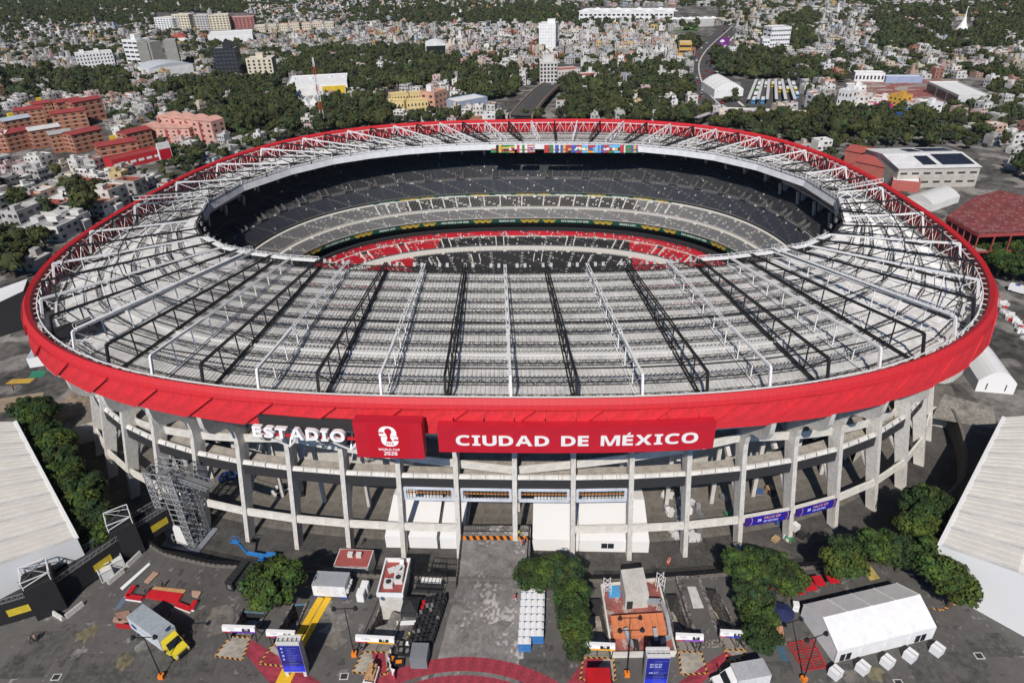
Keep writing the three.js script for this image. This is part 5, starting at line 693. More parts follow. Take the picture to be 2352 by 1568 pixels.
const pads = [[[528, 1461], [574, 1464], [556, 1515], [493, 1507]], [[627, 1478], [660, 1480], [650, 1530], [596, 1524]], [[833, 1497], [896, 1498], [888, 1549], [809, 1544]], [[1340, 1510], [1409, 1511], [1414, 1561], [1333, 1561]], [[1560, 1496], [1611, 1497], [1625, 1546], [1565, 1549]], [[1666, 1492], [1714, 1492], [1704, 1512], [1672, 1522]]];
pads.forEach((q, k) => { flatQuad(q, .014, 'stair_landing', M.pad); const m = hazardLoop(q, .026).build('hazard_border', M.hazard); m.userData.kind = 'structure'; });
{ const m = hazardLoop([[2206, 1362], [2258, 1392], [2300, 1415], [2380, 1462]], .02, .9, false).build('hazard_border', M.hazard); m.userData.kind = 'structure'; const n = hazardLoop([[2140, 1396], [2162, 1402], [2196, 1386]], .02, .4, false).build('hazard_border', M.hazard); n.userData.kind = 'structure'; }
// tunnel stairs: pits with steps going down towards the ring road
M.stone = surf([.15, .135, .12], .95, 1, 6, 153, (c, u, v, n) => { const k = n(32)(u, v); return c.map(x => x * (k > .62 ? 1.7 : k < .35 ? .5 : 1)); });
const pitLabel = ['beside the black containers', 'under the round tree', 'by the black tent', 'between the trees and the red-roofed building', 'between the red-roofed building and the stone block', 'beside the row of trees'];
pits.forEach((q, k) => {
  const c = q.map(([x, y]) => spot(x, y, G)), o = thing('tunnel_stairs', `sunken flight of grey stairs ${pitLabel[k]}`, 'stairs', c[0].clone(), 0, 'tunnel stairs of the plaza'), L = (u, v, y) => { const a = c[0].clone().lerp(c[1], u), b = c[3].clone().lerp(c[2], u); return a.lerp(b, v).sub(c[0]).setY(y); };
  const len = c[0].distanceTo(c[3]), n = Math.max(8, Math.round(len / .42)), drop = Math.min(4.6, len * .42), land = (i) => (i % 12) > 8;
  let y = -.12; const per = drop / (n * .72); for (let i = 0; i < n; i++) { const b = mb(), v0 = i / n, v1 = (i + 1) / n, y1 = land(i) ? y : y - per; b.quad(L(0, v0, y), L(1, v0, y), L(1, v1, y), L(0, v1, y)); b.quad(L(0, v1, y), L(1, v1, y), L(1, v1, y1), L(0, v1, y1)); b.build('step', M.ramp, o); y = y1; }
  for (const u of [0, 1]) { const w = mb(), t = u ? .35 / c[0].distanceTo(c[1]) : -.35 / c[0].distanceTo(c[1]); w.hexa([L(u, 0, -5), L(u + t, 0, -5), L(u + t, 1, -5), L(u, 1, -5), L(u, 0, .5), L(u + t, 0, .5), L(u + t, 1, .5), L(u, 1, .5)]); w.build('side_wall', M.stone, o); }
  const e = mb(); e.quad(L(0, 1, -5), L(1, 1, -5), L(1, 1, -.4), L(0, 1, -.4)); e.build('end_wall', M.charcoal, o); const r = mb(); for (const u of [.5]) { for (let i = 0; i < 4; i++) { const v0 = i / 4, v1 = (i + 1) / 4; r.beam(L(u, v0, .8 - drop * v0), L(u, v1, .8 - drop * v1), .07); r.beam(L(u, v0, -drop * v0), L(u, v0, .8 - drop * v0), .07); } } r.build('handrail', M.blacksteel, o);
});
// portal signs over the stairs
[[[511, 1441], [586, 1444], '13', '#5a2a9a'], [[612, 1452], [678, 1455], '14', '#8a2aa0'], [[817, 1464], [906, 1469], '15', '#e0a020'], [[1326, 1480], [1413, 1484], '16', '#e0a020'], [[1552, 1460], [1616, 1463], '17', '#8a50b0'], [[1654, 1452], [1706, 1455], '18', '#3a40b0']].forEach(([a, b, num, col], k) => {
  const h = 3.4, A = spot(...a, G + h), B = spot(...b, G + h), w = A.distanceTo(B), o = thing('tunnel_sign', `white portal sign over the flight of stairs ${pitLabel[k]}`, 'sign', A.clone().lerp(B, .5).setY(G), Math.atan2(-(B.z - A.z), B.x - A.x), 'portal signs of the plaza');
  const t = printTex(512, 96, (x, W, H) => { x.fillStyle = '#e9e9e6'; x.fillRect(0, 0, W, H); x.fillStyle = '#8c8c90'; x.font = 'bold 44px sans-serif'; x.fillText('TUNEL', 70, 52); x.fillStyle = '#1b1b1e'; x.fillRect(310, 0, 130, H); x.fillStyle = '#fff'; x.font = 'bold 50px sans-serif'; x.fillText(num, 345, 58); x.fillStyle = col; x.fillRect(120, 72, 390, 24); x.fillStyle = '#b02030'; x.fillRect(0, 80, 160, 16); });
  const p = mesh('panel', new THREE.PlaneGeometry(w, 1.15), new THREE.MeshStandardMaterial({ map: t, roughness: .6, side: THREE.DoubleSide }), o); p.position.set(0, h, .32); p.rotation.x = -.25; const bk = mb(); bk.box(0, h - .55, 0, w, 1.1, .5); bk.build('frame', M.white, o);
  for (const s of [-1, 1]) { const l = mb(); l.beam(V(s * w * .48, h, 0), V(s * w * .42, 0, 0), .12); l.beam(V(s * w * .48, h, 0), V(s * w * .46, 0, -1.6), .1); l.build('leg', M.blacksteel, o); }
});
// ---------------------------------------------------------------- trees of the plaza
[[640, 1392, 5.0, 9.4, 'round bright green tree behind the black containers'], [1222, 1362, 3.4, 7.4, 'leafy tree at the bridge corner behind the toilets'], [1262, 1352, 3.4, 7.4, 'second tree of the grove behind the toilets'], [1298, 1366, 3.5, 7.6, 'third tree where the grove turns towards the stairs'], [1312, 1410, 3.2, 7.2, 'fourth tree of the grove beside the stairs'], [1314, 1446, 3.1, 7, 'fifth tree of the grove, level with the toilets'], [1318, 1484, 2.9, 6.4, 'sixth tree of the grove, at the portal sign'], [1324, 1518, 2.2, 4.8, 'small last tree of the grove beside the landing'],
[1706, 1342, 3.9, 7.6, 'tree at the head of the stone steps'], [1772, 1348, 3.9, 7.6, 'wide tree over the red parasols'], [1806, 1372, 3.2, 6.6, 'tree between the parasols and the marquee'], [1722, 1408, 3.6, 7.2, 'middle tree of the row by the steps'], [1736, 1454, 3.2, 6.8, 'fourth tree of the row by the steps'], [1740, 1498, 3.2, 6.4, 'nearest tree of the row, above the delivery truck'], [1926, 1340, 3.8, 8, 'round tree behind the marquee corner'], [1930, 1304, 3.2, 7, 'smaller tree behind the round one'], [2004, 1294, 3.8, 7.6, 'tree above the yellow paving'], [2112, 1208, 4.6, 9.6, 'tall tree on the retaining wall'], [2100, 1262, 4.2, 8.6, 'tree below the tall one on the wall'], [2060, 1312, 3.6, 7.4, 'tree beside the yellow paving'], [2140, 1342, 5.0, 9.4, 'broad tree behind the marquee'], [2200, 1336, 4.6, 8.6, 'broad tree against the white hall'], [2180, 1392, 4.0, 8, 'lowest tree beside the hazard strip'],
[78, 981, 4.1, 8.6, 'first tree of the hedge row beside the white hall'], [100, 1006, 4.1, 9.0, 'second tree of the hedge row'], [120, 1038, 4.1, 9.0, 'third tree of the hedge row'], [136, 1072, 4.1, 9.0, 'fourth tree of the hedge row'], [150, 1104, 4.1, 9.0, 'fifth tree of the hedge row'], [168, 1138, 4.2, 9.2, 'sixth tree of the hedge row'], [186, 1172, 4.2, 9.2, 'seventh tree of the hedge row'], [206, 1204, 4.2, 9.0, 'eighth tree of the hedge row'], [226, 1236, 4.2, 8.8, 'ninth tree of the hedge row'], [238, 1262, 3.9, 8.0, 'last tree of the hedge row by the black bridge'], [116, 986, 3.9, 8.6, 'inner tree of the hedge row at its top'], [156, 1056, 3.8, 8.6, 'inner tree of the hedge row at its middle'], [216, 1166, 3.9, 8.6, 'inner tree of the hedge row near its end'], [2262, 606, 5, 9, 'first tree of the thicket below the red deck'], [2290, 600, 5.4, 10, 'second tree of the thicket below the red deck'], [2320, 606, 5.4, 10, 'third tree of the thicket below the red deck'], [2350, 616, 5.6, 10, 'fourth tree of the thicket below the red deck'], [2290, 636, 5.2, 9.4, 'near tree of the thicket below the red deck'], [2326, 646, 5.4, 9.4, 'nearest tree of the thicket below the red deck'], [2358, 650, 5.2, 9, 'last tree of the thicket below the red deck']].forEach(([x, y, r, h, l], k) => tree(spot(x, y, G), r, h, l, null, true, k));
// ---------------------------------------------------------------- vehicles and site gear
const hubG = new THREE.CylinderGeometry(.18, .18, .06, 10).rotateX(Math.PI / 2), knobG = new THREE.BoxGeometry(.06, .22, .06);
function boxTruck(label, rear, front, hgt, W, cabM, boxM, roofM, print) {   // rear, front: plate points of the roof centre line at height hgt
  const A = spot(...rear, G + hgt).setY(G), B = spot(...front, G + hgt).setY(G), L = A.distanceTo(B), o = thing('box_truck', label, 'truck', A.clone().lerp(B, .5), Math.atan2(-(B.z - A.z), B.x - A.x));
  const b = mb(); b.box(0, 1.1, 0, L, hgt - 1.15, W); b.build('cargo_box', boxM, o); const r = mb(); r.box(0, hgt - .045, 0, L, .06, W + .06); for (let k = 1; k < 14; k++) r.box(-L / 2 + L * k / 14, hgt + .016, 0, .06, .03, W); r.build('box_roof', roofM, o);
  const c = mb(), x = L / 2; c.hexa([[x + .1, .7, W * .46], [x + 3.2, .7, W * .40], [x + 3.2, .7, -W * .40], [x + .1, .7, -W * .46], [x + .1, 2.0, W * .46], [x + 3.0, 1.6, W * .38], [x + 3.0, 1.6, -W * .38], [x + .1, 2.0, -W * .46]].map(q => V(...q))); c.hexa([[x + .1, 2.0, W * .45], [x + 1.7, 1.86, W * .44], [x + 1.7, 1.86, -W * .44], [x + .1, 2.0, -W * .45], [x + .1, 3.3, W * .42], [x + .9, 2.9, W * .40], [x + .9, 2.9, -W * .40], [x + .1, 3.3, -W * .42]].map(q => V(...q))); c.build('cab', cabM, o);
  const g = mb(); g.quad(V(x + 1.72, 1.9, W * .4), V(x + 1.72, 1.9, -W * .4), V(x + 1.0, 2.85, -W * .36), V(x + 1.0, 2.85, W * .36)); g.build('windscreen', M.glass, o); const gl = mb(); gl.box(x + 3.2, .75, 0, .06, .7, W * .55); gl.build('grille', M.charcoal, o);
  for (const z of [-1, 1]) { const hl = mesh('headlight', box1, M.white, o); hl.scale.set(.1, .25, .35); hl.position.set(x + 3.18, 1.2, z * W * .34); const mi = mesh('mirror', box1, M.charcoal, o); mi.scale.set(.15, .5, .3); mi.position.set(x + 1.5, 2.3, z * W * .56); } for (const xx of [-L * .36, -L * .22, x + 2]) for (const z of [-1, 1]) { const w = mesh('wheel', wheelG, tyre, o); w.scale.set(1.5, 1.5, 1.6); w.position.set(xx, .5, z * W * .42); const hb = mesh('rim', hubG, M.greysteel, w); hb.position.z = z * .1; }
  const ch = mb(); ch.box(.8, .7, 0, L + 3, .35, W * .5); ch.build('chassis', M.charcoal, o); if (print) { const p = mesh('side_print', new THREE.PlaneGeometry(L * .8, (hgt - 1.5) * .6), print, o); p.position.set(-.04 * L, hgt * .6, W / 2 + .02); } return o;
}
{ const t = printTex(512, 128, (x) => { x.fillStyle = '#cfd6da'; x.fillRect(0, 0, 512, 128); x.fillStyle = '#1d3f7c'; x.beginPath(); x.ellipse(70, 64, 60, 46, 0, 0, 6.3); x.fill(); x.fillStyle = '#5c6b80'; x.font = 'bold 34px sans-serif'; x.fillText('TRANSPORTE', 170, 50); x.fillRect(170, 74, 260, 12); });
  const tm = new THREE.MeshStandardMaterial({ map: printTex(512, 128, (x) => { x.fillStyle = '#c9d0d4'; x.fillRect(0, 0, 512, 128); x.fillStyle = '#1d3f7c'; x.beginPath(); x.ellipse(70, 64, 60, 46, 0, 0, 6.3); x.fill(); x.fillStyle = '#8a97a6'; for (let k = 0; k < 5; k++) x.fillRect(170 + k * 62, 50, 46, 16); }), roughness: .6 });
  boxTruck('box truck with a yellow cab and a grey ribbed roof parked on the plaza', [308, 1401], [381, 1453], 4, 3.1, new THREE.MeshPhysicalMaterial({ color: new THREE.Color().setRGB(.72, .58, .03), roughness: .35, clearcoat: .5 }), C(.62, .65, .68, .5), C(.33, .37, .40, .6), tm);
  boxTruck('white delivery truck cut by the bottom of the picture', [1763, 1530], [1688, 1543], 3.6, 2.9, M.white, C(.72, .73, .73, .5), C(.42, .43, .45, .5)); }
{ const o = boxOn('soft_drink_truck', 'red drinks truck with white script at the bottom edge', 'truck', [1350, 1640, 1406, 1640], 5.5, 0, null), w = o.W, b = mb(); b.box(0, .8, 0, w, 2.7, 5); b.build('body', C(.55, .015, .02, .4), o); const r = mb(); r.box(0, 3.5, 0, w * 1.02, .12, 5); r.build('roof', C(.5, .015, .02, .4), o); const g = mb(); g.box(0, 2.0, 2.52, w * .8, .9, .06); g.build('windscreen', M.glass, o); const t = printTex(256, 64, (x) => { x.fillStyle = '#b8121c'; x.fillRect(0, 0, 256, 64); x.fillStyle = '#f4eeee'; x.font = 'italic bold 46px serif'; x.fillText('Coca-Cola', 26, 46); }); const p = mesh('script', new THREE.PlaneGeometry(w * .7, .75), new THREE.MeshStandardMaterial({ map: t, roughness: .5 }), o); p.rotation.x = -Math.PI / 2; p.position.set(0, 3.64, 1); for (const x of [-1, 1]) for (const z of [-1.6, 1.6]) { const q = mesh('wheel', wheelG, tyre, o); q.rotation.y = Math.PI / 2; q.scale.setScalar(1.4); q.position.set(x * w * .42, .46, z); } }
function lamp(x, y, h, label, turn = 0) { const o = thing('lamp_post', label, 'lamp post', spot(x, y, G), turn), b = mb(); b.cyl(0, .8, 0, .11, h - .8, 8, .07); b.build('pole', M.blacksteel, o); const c = mb(); c.box(0, 0, 0, .8, .8, .8); c.build('plinth', M.orange, o); const a = mb(); a.beam(V(-1.6, h, 0), V(1.6, h, 0), .1); a.build('arm', M.blacksteel, o); for (const s of [-1, 1]) { const g = mb(); g.cyl(s * 1.7, h - .15, 0, .42, .5, 8, .25); g.build('lamp_head', M.blacksteel, o); } return o; }
lamp(371, 1556, 10, 'black double lamp post beside the yellow-cab truck'); lamp(814, 1505, 11.5, 'black double lamp post beside the yellow cable ramp'); lamp(1440, 1551, 11, 'black double lamp post in front of the red-roofed building'); lamp(1846, 1562, 10.5, 'black double lamp post by the red rack and the marquee', .3);
// portable toilets in four files
{ const bG = (() => { const b = mb(); b.box(0, .1, 0, 1.12, 1.95, 1.2); return b.geo(); })(), rG = (() => { const b = mb(), n = 4, P = (k, z) => V(-.58 + 1.16 * k / n, 2.06 + .28 * Math.sin(Math.PI * k / n), z); for (let k = 0; k < n; k++) { b.quad(P(k, .62), P(k + 1, .62), P(k + 1, -.62), P(k, -.62)); for (const z of [-.62, .62]) b.tri(V(0, 2.06, z), P(k, z), P(k + 1, z)); } return b.geo(); })(), dG = (() => { const b = mb(); b.box(0, .15, .61, .9, 1.85, .05); return b.geo(); })(), vG = (() => { const b = mb(); b.cyl(.38, 2.2, -.4, .06, .25, 6); return b.geo(); })(), tb = C(.05, .20, .48, .5);
  const o0 = spot(1198, 1490, G), dx = spot(1212, 1490, G).sub(o0), dz = spot(1205, 1380, G).sub(o0).normalize().multiplyScalar(1.5);
  for (let c = 0; c < 4; c++) for (let r = c < 2 ? 0 : 1; r < 10; r++) { const p = o0.clone().addScaledVector(dx, c).addScaledVector(dz, r), o = thing('portable_toilet', `white roofed portable toilet, ${['first', 'second', 'third', 'fourth'][c]} file from the bridge, ${['front', 'second', 'third', 'fourth', 'fifth', 'sixth', 'seventh', 'eighth', 'ninth', 'last'][r]} in the file`, 'toilet', p, -.03, 'portable toilets on the plaza'); mesh('cabin', bG, tb, o); mesh('roof', rG, M.white, o); const dr = mesh('door', dG, tb, o), kn = mesh('handle', knobG, M.charcoal, dr); kn.position.set(.36, 1.05, .66); mesh('vent_pipe', vG, M.charcoal, o); } }
// site cabin, cabinets, containers
{ const o = boxOn('site_cabin', 'white flat site cabin with a grey ribbed roof at the head of the yellow ramp', 'cabin', [722, 1372, 797, 1376], 3.2, 2.7, C(.72, .73, .74, .5), { y: .5, part: 'wall' }); const r = mb(); for (let k = 0; k < 16; k++) r.box(-o.W / 2 + o.W * (k + .5) / 16, 3.2, 0, o.W / 16 * .6, .1, 3.3); r.box(0, 3.19, 0, o.W + .1, .05, 3.3); r.build('roof', C(.36, .38, .40, .6), o); for (const x of [-.42, .36]) { const d = mb(); d.box(x * o.W, .7, 1.62, 1.0, 2.1, .05); const dd2 = d.build('door', M.white, o), k2 = mesh('handle', knobG, M.charcoal, dd2); k2.position.set(x * o.W + .38, 1.7, 1.68); } for (const [s, z] of [[-1, -.7], [1, -.7], [1, .6], [1, 1.2]]) { const a = mb(); a.box(s * (o.W / 2 + .3), 1.6, z, .5, .6, .8); a.build('air_conditioner', M.offwhite, o); } for (const x of [-.4, .38]) { const f = mb(); f.box(x * o.W, 0, 1, 1.4, .5, 1); f.build('support', M.blue, o); } }
for (const [q, l] of [[[820, 1382, 836, 1383], 'front white cabinet beside the site cabin'], [[829, 1364, 845, 1365], 'rear white cabinet beside the site cabin']]) { const o = boxOn('cabinet', l, 'cabinet', q, 1.5, 1.9, M.white); const d = mb(); d.box(o.W / 2 + .03, .2, 0, .05, 1.5, 1.2); d.build('door', M.offwhite, o); }
for (const [q, d, l] of [[[521, 1355, 537, 1359], 5.6, 'left one of two black containers'], [[546, 1359, 563, 1362], 5.6, 'right one of two black containers by the round tree']]) { const o = boxOn('container', l, 'container', q, d, 2.2, C(.022, .022, .024, .6)); for (let k = 0; k < 7; k++) { const b = mb(); b.box(0, 2.2, -d / 2 + d * (k + .5) / 7, o.W * .8, .12, .2); b.build('rib', M.charcoal, o); } const e = mb(); e.box(0, .5, d / 2 + .02, o.W * .5, 1, .05); e.build('end_panel', M.greysteel, o); }
// yellow cable ramp
{ const A = spot(746, 1372, G), B = spot(672, 1500, G), n = 18; const o = thing('cable_ramp', 'long yellow cable ramp running from the site cabin to the blue totem', 'cable ramp', A.clone()); for (let k = 0; k < n; k++) { const p = A.clone().lerp(B, (k + .02) / n).sub(A), q = A.clone().lerp(B, (k + .97) / n).sub(A); for (const s of [-.7, .7]) { const b = mb(); b.beam(p.clone().add(V(s, .06, 0)), q.clone().add(V(s, .06, 0)), 1.2, .12); b.build('segment', M.yellow, o); } } }
{ const A = spot(664, 1538, G), B = spot(640, 1590, G), o = thing('cable_ramp', 'short yellow cable ramp at the bottom edge below the totem', 'cable ramp', A.clone()); for (let k = 0; k < 6; k++) { const b = mb(); b.beam(A.clone().lerp(B, k / 6).sub(A).setY(.06), A.clone().lerp(B, (k + .95) / 6).sub(A).setY(.06), 2.4, .12); b.build('segment', M.yellow, o); } }
// information totems
for (const [q, l, nm, seed] of [[[655, 1556, 706, 1556], 'tall dark blue information totem left of the paving', 'A', 3], [[1478, 1586, 1530, 1586], 'tall dark blue information totem before the red-roofed building', 'B', 4]]) {
  const H = 8, o = boxOn('totem', l, 'totem', q, 1.6, 0, null), w = o.W, b = mb(); b.box(0, 1.2, 0, w, H - 1.2, 1.4); b.build('body', C(.5, .5, .5), o); const f = rng(seed), t = printTex(256, 512, (x) => { x.fillStyle = '#23298c'; x.fillRect(0, 0, 256, 512); x.fillStyle = '#1a1f66'; x.fillRect(0, 300, 256, 40); x.fillStyle = '#2c3bd0'; x.fillRect(0, 400, 256, 112); x.fillStyle = '#dfe3f6'; x.font = 'bold 44px sans-serif'; if (nm === 'A') { ['A', 'C', 'D', 'E'].forEach((s, k) => x.fillText(s, 30, 70 + k * 70)); } else { x.font = 'bold 34px sans-serif'; x.fillText('[E] 20-20', 40, 130); x.fillText('[F] 16-27', 40, 175); x.fillText('[A] 4-7', 40, 290); } x.fillStyle = '#6f7cc4'; for (let k = 0; k < 14; k++) x.fillRect(90, 50 + k * 32, 60 + 90 * f(), 6); });
  const p = mesh('front_print', new THREE.PlaneGeometry(w * .98, H - 1.6), new THREE.MeshStandardMaterial({ map: t, roughness: .5 }), o); p.position.set(0, (H + 1.2) / 2, .72); const tr = mb(); for (const z of [-.6, .6]) { tr.beam(V(-w / 2, H + .35, z), V(w / 2, H + .35, z), .3); } for (let k = 0; k < 6; k++) tr.beam(V(-w / 2 + w * k / 5, H + .3, -.6), V(-w / 2 + w * k / 5, H + .3, .6), .15); tr.build('top_truss', M.offwhite, o); for (const s of [-1, 1]) { const g = mb(); g.box(s * w * .4, 0, 0, .5, 1.25, 1.2); g.build('foot', M.offwhite, o); } }
// service building with roof plant, low red-roofed house in the road, cage
{ const o = boxOn('service_building', 'white service building with fans and ducts on its red roof', 'building', [874, 1396, 928, 1397], 7.5, 6.2, C(.60, .58, .53), { y: -3, part: 'wall' }), w = o.W; const b = mb(); for (const [x, z, a, c] of [[0, 3.9, w + .5, .25], [0, -3.9, w + .5, .25], [w / 2 + .1, 0, .25, 7.5], [-w / 2 - .1, 0, .25, 7.5]]) b.box(x, 3.203, z, a, .9, c); b.build('parapet', M.white, o); const r = mb(); r.box(0, 3.21, 0, w - .3, .1, 7.3); r.build('roof', C(.32, .07, .06), o); for (const [x, z] of [[-.15, 1.6], [.22, .6], [.2, -1.4]]) { const u = mb(); u.box(x * w, 3.33, z, 1.6, 1, 1.5); u.build('roof_unit', M.offwhite, o); const fa = mb(); fa.cyl(x * w, 4.34, z, .5, .08, 12); fa.build('fan', M.charcoal, o); } const d = mb(); d.tube([V(-w * .3, 3.9, -1), V(0, 4, -1.6), V(.3, 4.1, -.6), V(w * .25, 4.1, -2.4), V(w * .25, 5, -3)], .4); d.build('duct', M.offwhite, o); }
{ const o = boxOn('gate_house', 'low gate house with a red flat roof down in the sunken road', 'building', [771, 1330, 850, 1334], 4.5, 3.6, C(.66, .66, .64), { h: 0, part: 'wall' }); const r = mb(); r.box(0, 3.602, 0, o.W - .4, .1, 4.1); r.build('roof', C(.34, .08, .07), o); for (const x of [-.1, .15]) { const u = mb(); u.box(x * o.W, 3.71, -.4, 1, .8, .9); u.build('air_conditioner', M.offwhite, o); } }
{ const o = boxOn('steel_cage', 'black steel cage over a stair shaft beside the bridge', 'cage', [950, 1362, 1018, 1366], 5, 0, null), w = o.W, b = mb(); for (const x of [-.5, 0, .5]) for (const z of [-2.5, 2.5]) b.beam(V(x * w, 0, z), V(x * w, 2.6, z), .12); for (const z of [-2.5, 2.5]) for (const y of [1.2, 2.6]) b.beam(V(-w / 2, y, z), V(w / 2, y, z), .12); for (let k = 0; k <= 8; k++) b.beam(V(-w / 2 + w * k / 8, 2.6, -2.5), V(-w / 2 + w * k / 8, 2.6, 2.5), .08); for (const x of [-.5, .5]) b.beam(V(x * w, 2.6, -2.5), V(x * w, 2.6, 2.5), .12); b.build('frame', M.blacksteel, o); const f = mb(); f.box(0, .02, 0, w * .94, .06, 4.6); f.build('floor', M.charcoal, o); const u = mb(); u.box(0, .1, -.3, w * .7, .5, .8); u.build('tube', M.white, o); }
// black pop-up tent and navy umbrella, red canopies
function popTent(label, q, d, h, m, cat = 'tent', name = 'popup_tent') { const o = boxOn(name, label, cat, q, d, 0, null), w = o.W, b = mb(), t = V(0, h + 1.1, 0), c = [V(-w / 2, h, d / 2), V(w / 2, h, d / 2), V(w / 2, h, -d / 2), V(-w / 2, h, -d / 2)]; for (let k = 0; k < 4; k++) { b.tri(c[k], c[(k + 1) % 4], t); b.quad(c[k].clone().setY(h - .3), c[(k + 1) % 4].clone().setY(h - .3), c[(k + 1) % 4], c[k]); } b.build('canopy', m, o); for (const p of c) { const l = mb(); l.beam(p.clone().setY(0), p, .07); l.build('leg', M.greysteel, o); } return o; }
{ const o = popTent('black pop-up tent with side walls beside the service stairs', [922, 1425, 960, 1427], 3.4, 2.2, C(.018, .018, .019)); for (const [z, y] of [[-1.6, 0], [1.6, .9]]) { const b = mb(); b.quad(V(-1.6, y, z), V(1.6, y, z), V(1.6, 2.2, z), V(-1.6, 2.2, z)); b.build('side_wall', M.charcoal, o); } }
const redC = C(.55, .01, .02, .6);
[[1725, 1352, 1748, 1348, 'first red canopy of the cluster under the trees'], [1742, 1366, 1764, 1362, 'second red canopy of the cluster under the trees'], [1752, 1380, 1776, 1374, 'nearest red canopy of the cluster under the trees'], [1872, 1366, 1893, 1364, 'red canopy behind the marquee ridge'], [1902, 1360, 1924, 1358, 'red canopy beside the round tree'], [1828, 1386, 1846, 1384, 'red canopy at the marquee corner'], [1850, 1378, 1874, 1374, 'low red canopy between two others behind the marquee']].forEach(([a, b, c, d, l]) => { const o = boxOn('red_canopy', l, 'canopy', [a, b, c, d], 2.2, .12, redC, { y: 2.2, part: 'canopy', group: 'red canopies' }); for (const s of [-1, 1]) { const p = mb(); p.beam(V(s * o.W * .4, 0, 0), V(s * o.W * .4, 2.2, 0), .07); p.build('leg', M.greysteel, o); } });
{ const o = thing('parasol', 'navy blue parasol beside the trees', 'parasol', spot(1792, 1424, G)), b = mb(); b.cyl(0, 2.1, 0, 2.1, .7, 8, .05); b.build('canopy', C(.015, .022, .09), o); const p = mb(); p.beam(V(0, 0, 0), V(0, 2.3, 0), .08); p.build('pole', M.greysteel, o); }
{ const o = boxOn('white_case', 'white upright case before the marquee end', 'case', [1820, 1404, 1834, 1406], 1, 1.6, M.white); const h = mb(); h.box(0, .8, .52, o.W * .5, .08, .05); h.build('handle', M.greysteel, o); }
// marquee
{ const f = frame(1916, 1523, 2139, 1467), dd = spot(1917, 1523, G).distanceTo(spot(1846, 1410, G)) * .97, o = thing('marquee', 'large white ridge marquee with four bays on the plaza', 'marquee', f.mid(dd).setY(G), f.turn), w = f.w, e = 3, r = 5.4, n = 4, tarp = surf([.76, .76, .75], .55, .06, 12, 160);
  for (let k = 0; k < n; k++) for (const s of [1, -1]) { const b = mb(), x0 = -w / 2 + w * k / n + .03, x1 = -w / 2 + w * (k + 1) / n - .03; b.quad(V(x0, e, s * dd / 2), V(x1, e, s * dd / 2), V(x1, r, 0), V(x0, r, 0)); b.build('roof_panel', tarp, o); const wl = mb(); wl.quad(V(x0, 0, s * (dd / 2 - .02)), V(x1, 0, s * (dd / 2 - .02)), V(x1, e, s * (dd / 2 - .02)), V(x0, e, s * (dd / 2 - .02))); wl.build('side_wall', tarp, o); }
  for (const s of [-1, 1]) { const b = mb(); b.quad(V(s * w / 2, 0, dd / 2), V(s * w / 2, 0, -dd / 2), V(s * w / 2, e, -dd / 2), V(s * w / 2, e, dd / 2)).tri(V(s * w / 2, e, dd / 2), V(s * w / 2, e, -dd / 2), V(s * w / 2, r, 0)); b.build('end_wall', tarp, o); } for (let k = 0; k <= n; k++) { const b = mb(), x = -w / 2 + w * k / n; b.beam(V(x, e + .02, dd / 2), V(x, r + .02, 0), .14); b.beam(V(x, r + .02, 0), V(x, e + .02, -dd / 2), .14); b.beam(V(x, 0, dd / 2 + .03), V(x, e, dd / 2 + .03), .14); b.build('frame_seam', M.white, o); }
  for (const x of [-w / 2 + .8, w / 2 - 3.4]) for (const q of [0, 1.1]) { const d = mb(); d.box(x + q + .5, .2, dd / 2 + .03, .85, 1.6, .06); d.build('window', M.glass, o); } }
[[1918, 1551], [1980, 1540], [2037, 1526], [2089, 1512], [2151, 1498]].forEach(([x, y], k) => { const o = thing('ballast_block', `white wrapped ballast cube, ${['first', 'second', 'third', 'fourth', 'fifth'][k]} from the lamp post along the marquee`, 'ballast', spot(x, y, G), .55, 'ballast cubes'); const b = mb(); b.box(0, 0, 0, 1.6, 1.5, 1.6); b.build('cover', M.white, o); const s = mb(); s.beam(V(0, 1.52, -.8), V(0, 1.52, .8), .08); s.build('strap', M.greysteel, o); });
// red rack lying on the asphalt, mats, panels
{ const q = [[1810, 1479], [1866, 1469], [1899, 1532], [1847, 1541]].map(([x, y]) => spot(x, y, G)), o = thing('red_rack', 'red steel rack frames lying on the asphalt beside the marquee', 'rack', q[0].clone()), L = (u, v) => q[0].clone().lerp(q[1], u).lerp(q[3].clone().lerp(q[2], u), v).sub(q[0]).setY(.12); for (const u of [0, .5, 1]) { const b = mb(); b.beam(L(u, 0), L(u, 1), .22, .2); b.build('rail', C(.42, .03, .03), o); } for (let k = 0; k <= 12; k++) { const b = mb(); b.beam(L(0, k / 12), L(1, k / 12), k % 4 ? .1 : .2); b.build('bar', C(.42, .03, .03), o); } }
flatQuad([[1772, 1440], [1798, 1438], [1802, 1468], [1776, 1470]], .16, 'wood_panel', C(.55, .26, .14), 'orange plywood sheets lying by the row of trees', 'panel'); flatQuad([[1784, 1486], [1800, 1484], [1812, 1518], [1796, 1520]], .05, 'blue_mat', C(.05, .12, .18), 'blue-green rubber mat beside the red rack', 'mat'); flatQuad([[1972, 1290], [1994, 1290], [2022, 1328], [2000, 1334]], .03, 'yellow_paving', surf([.40, .30, .09], .95, .4, 5, 161), 'strip of cracked yellow paving between two trees', 'paving');
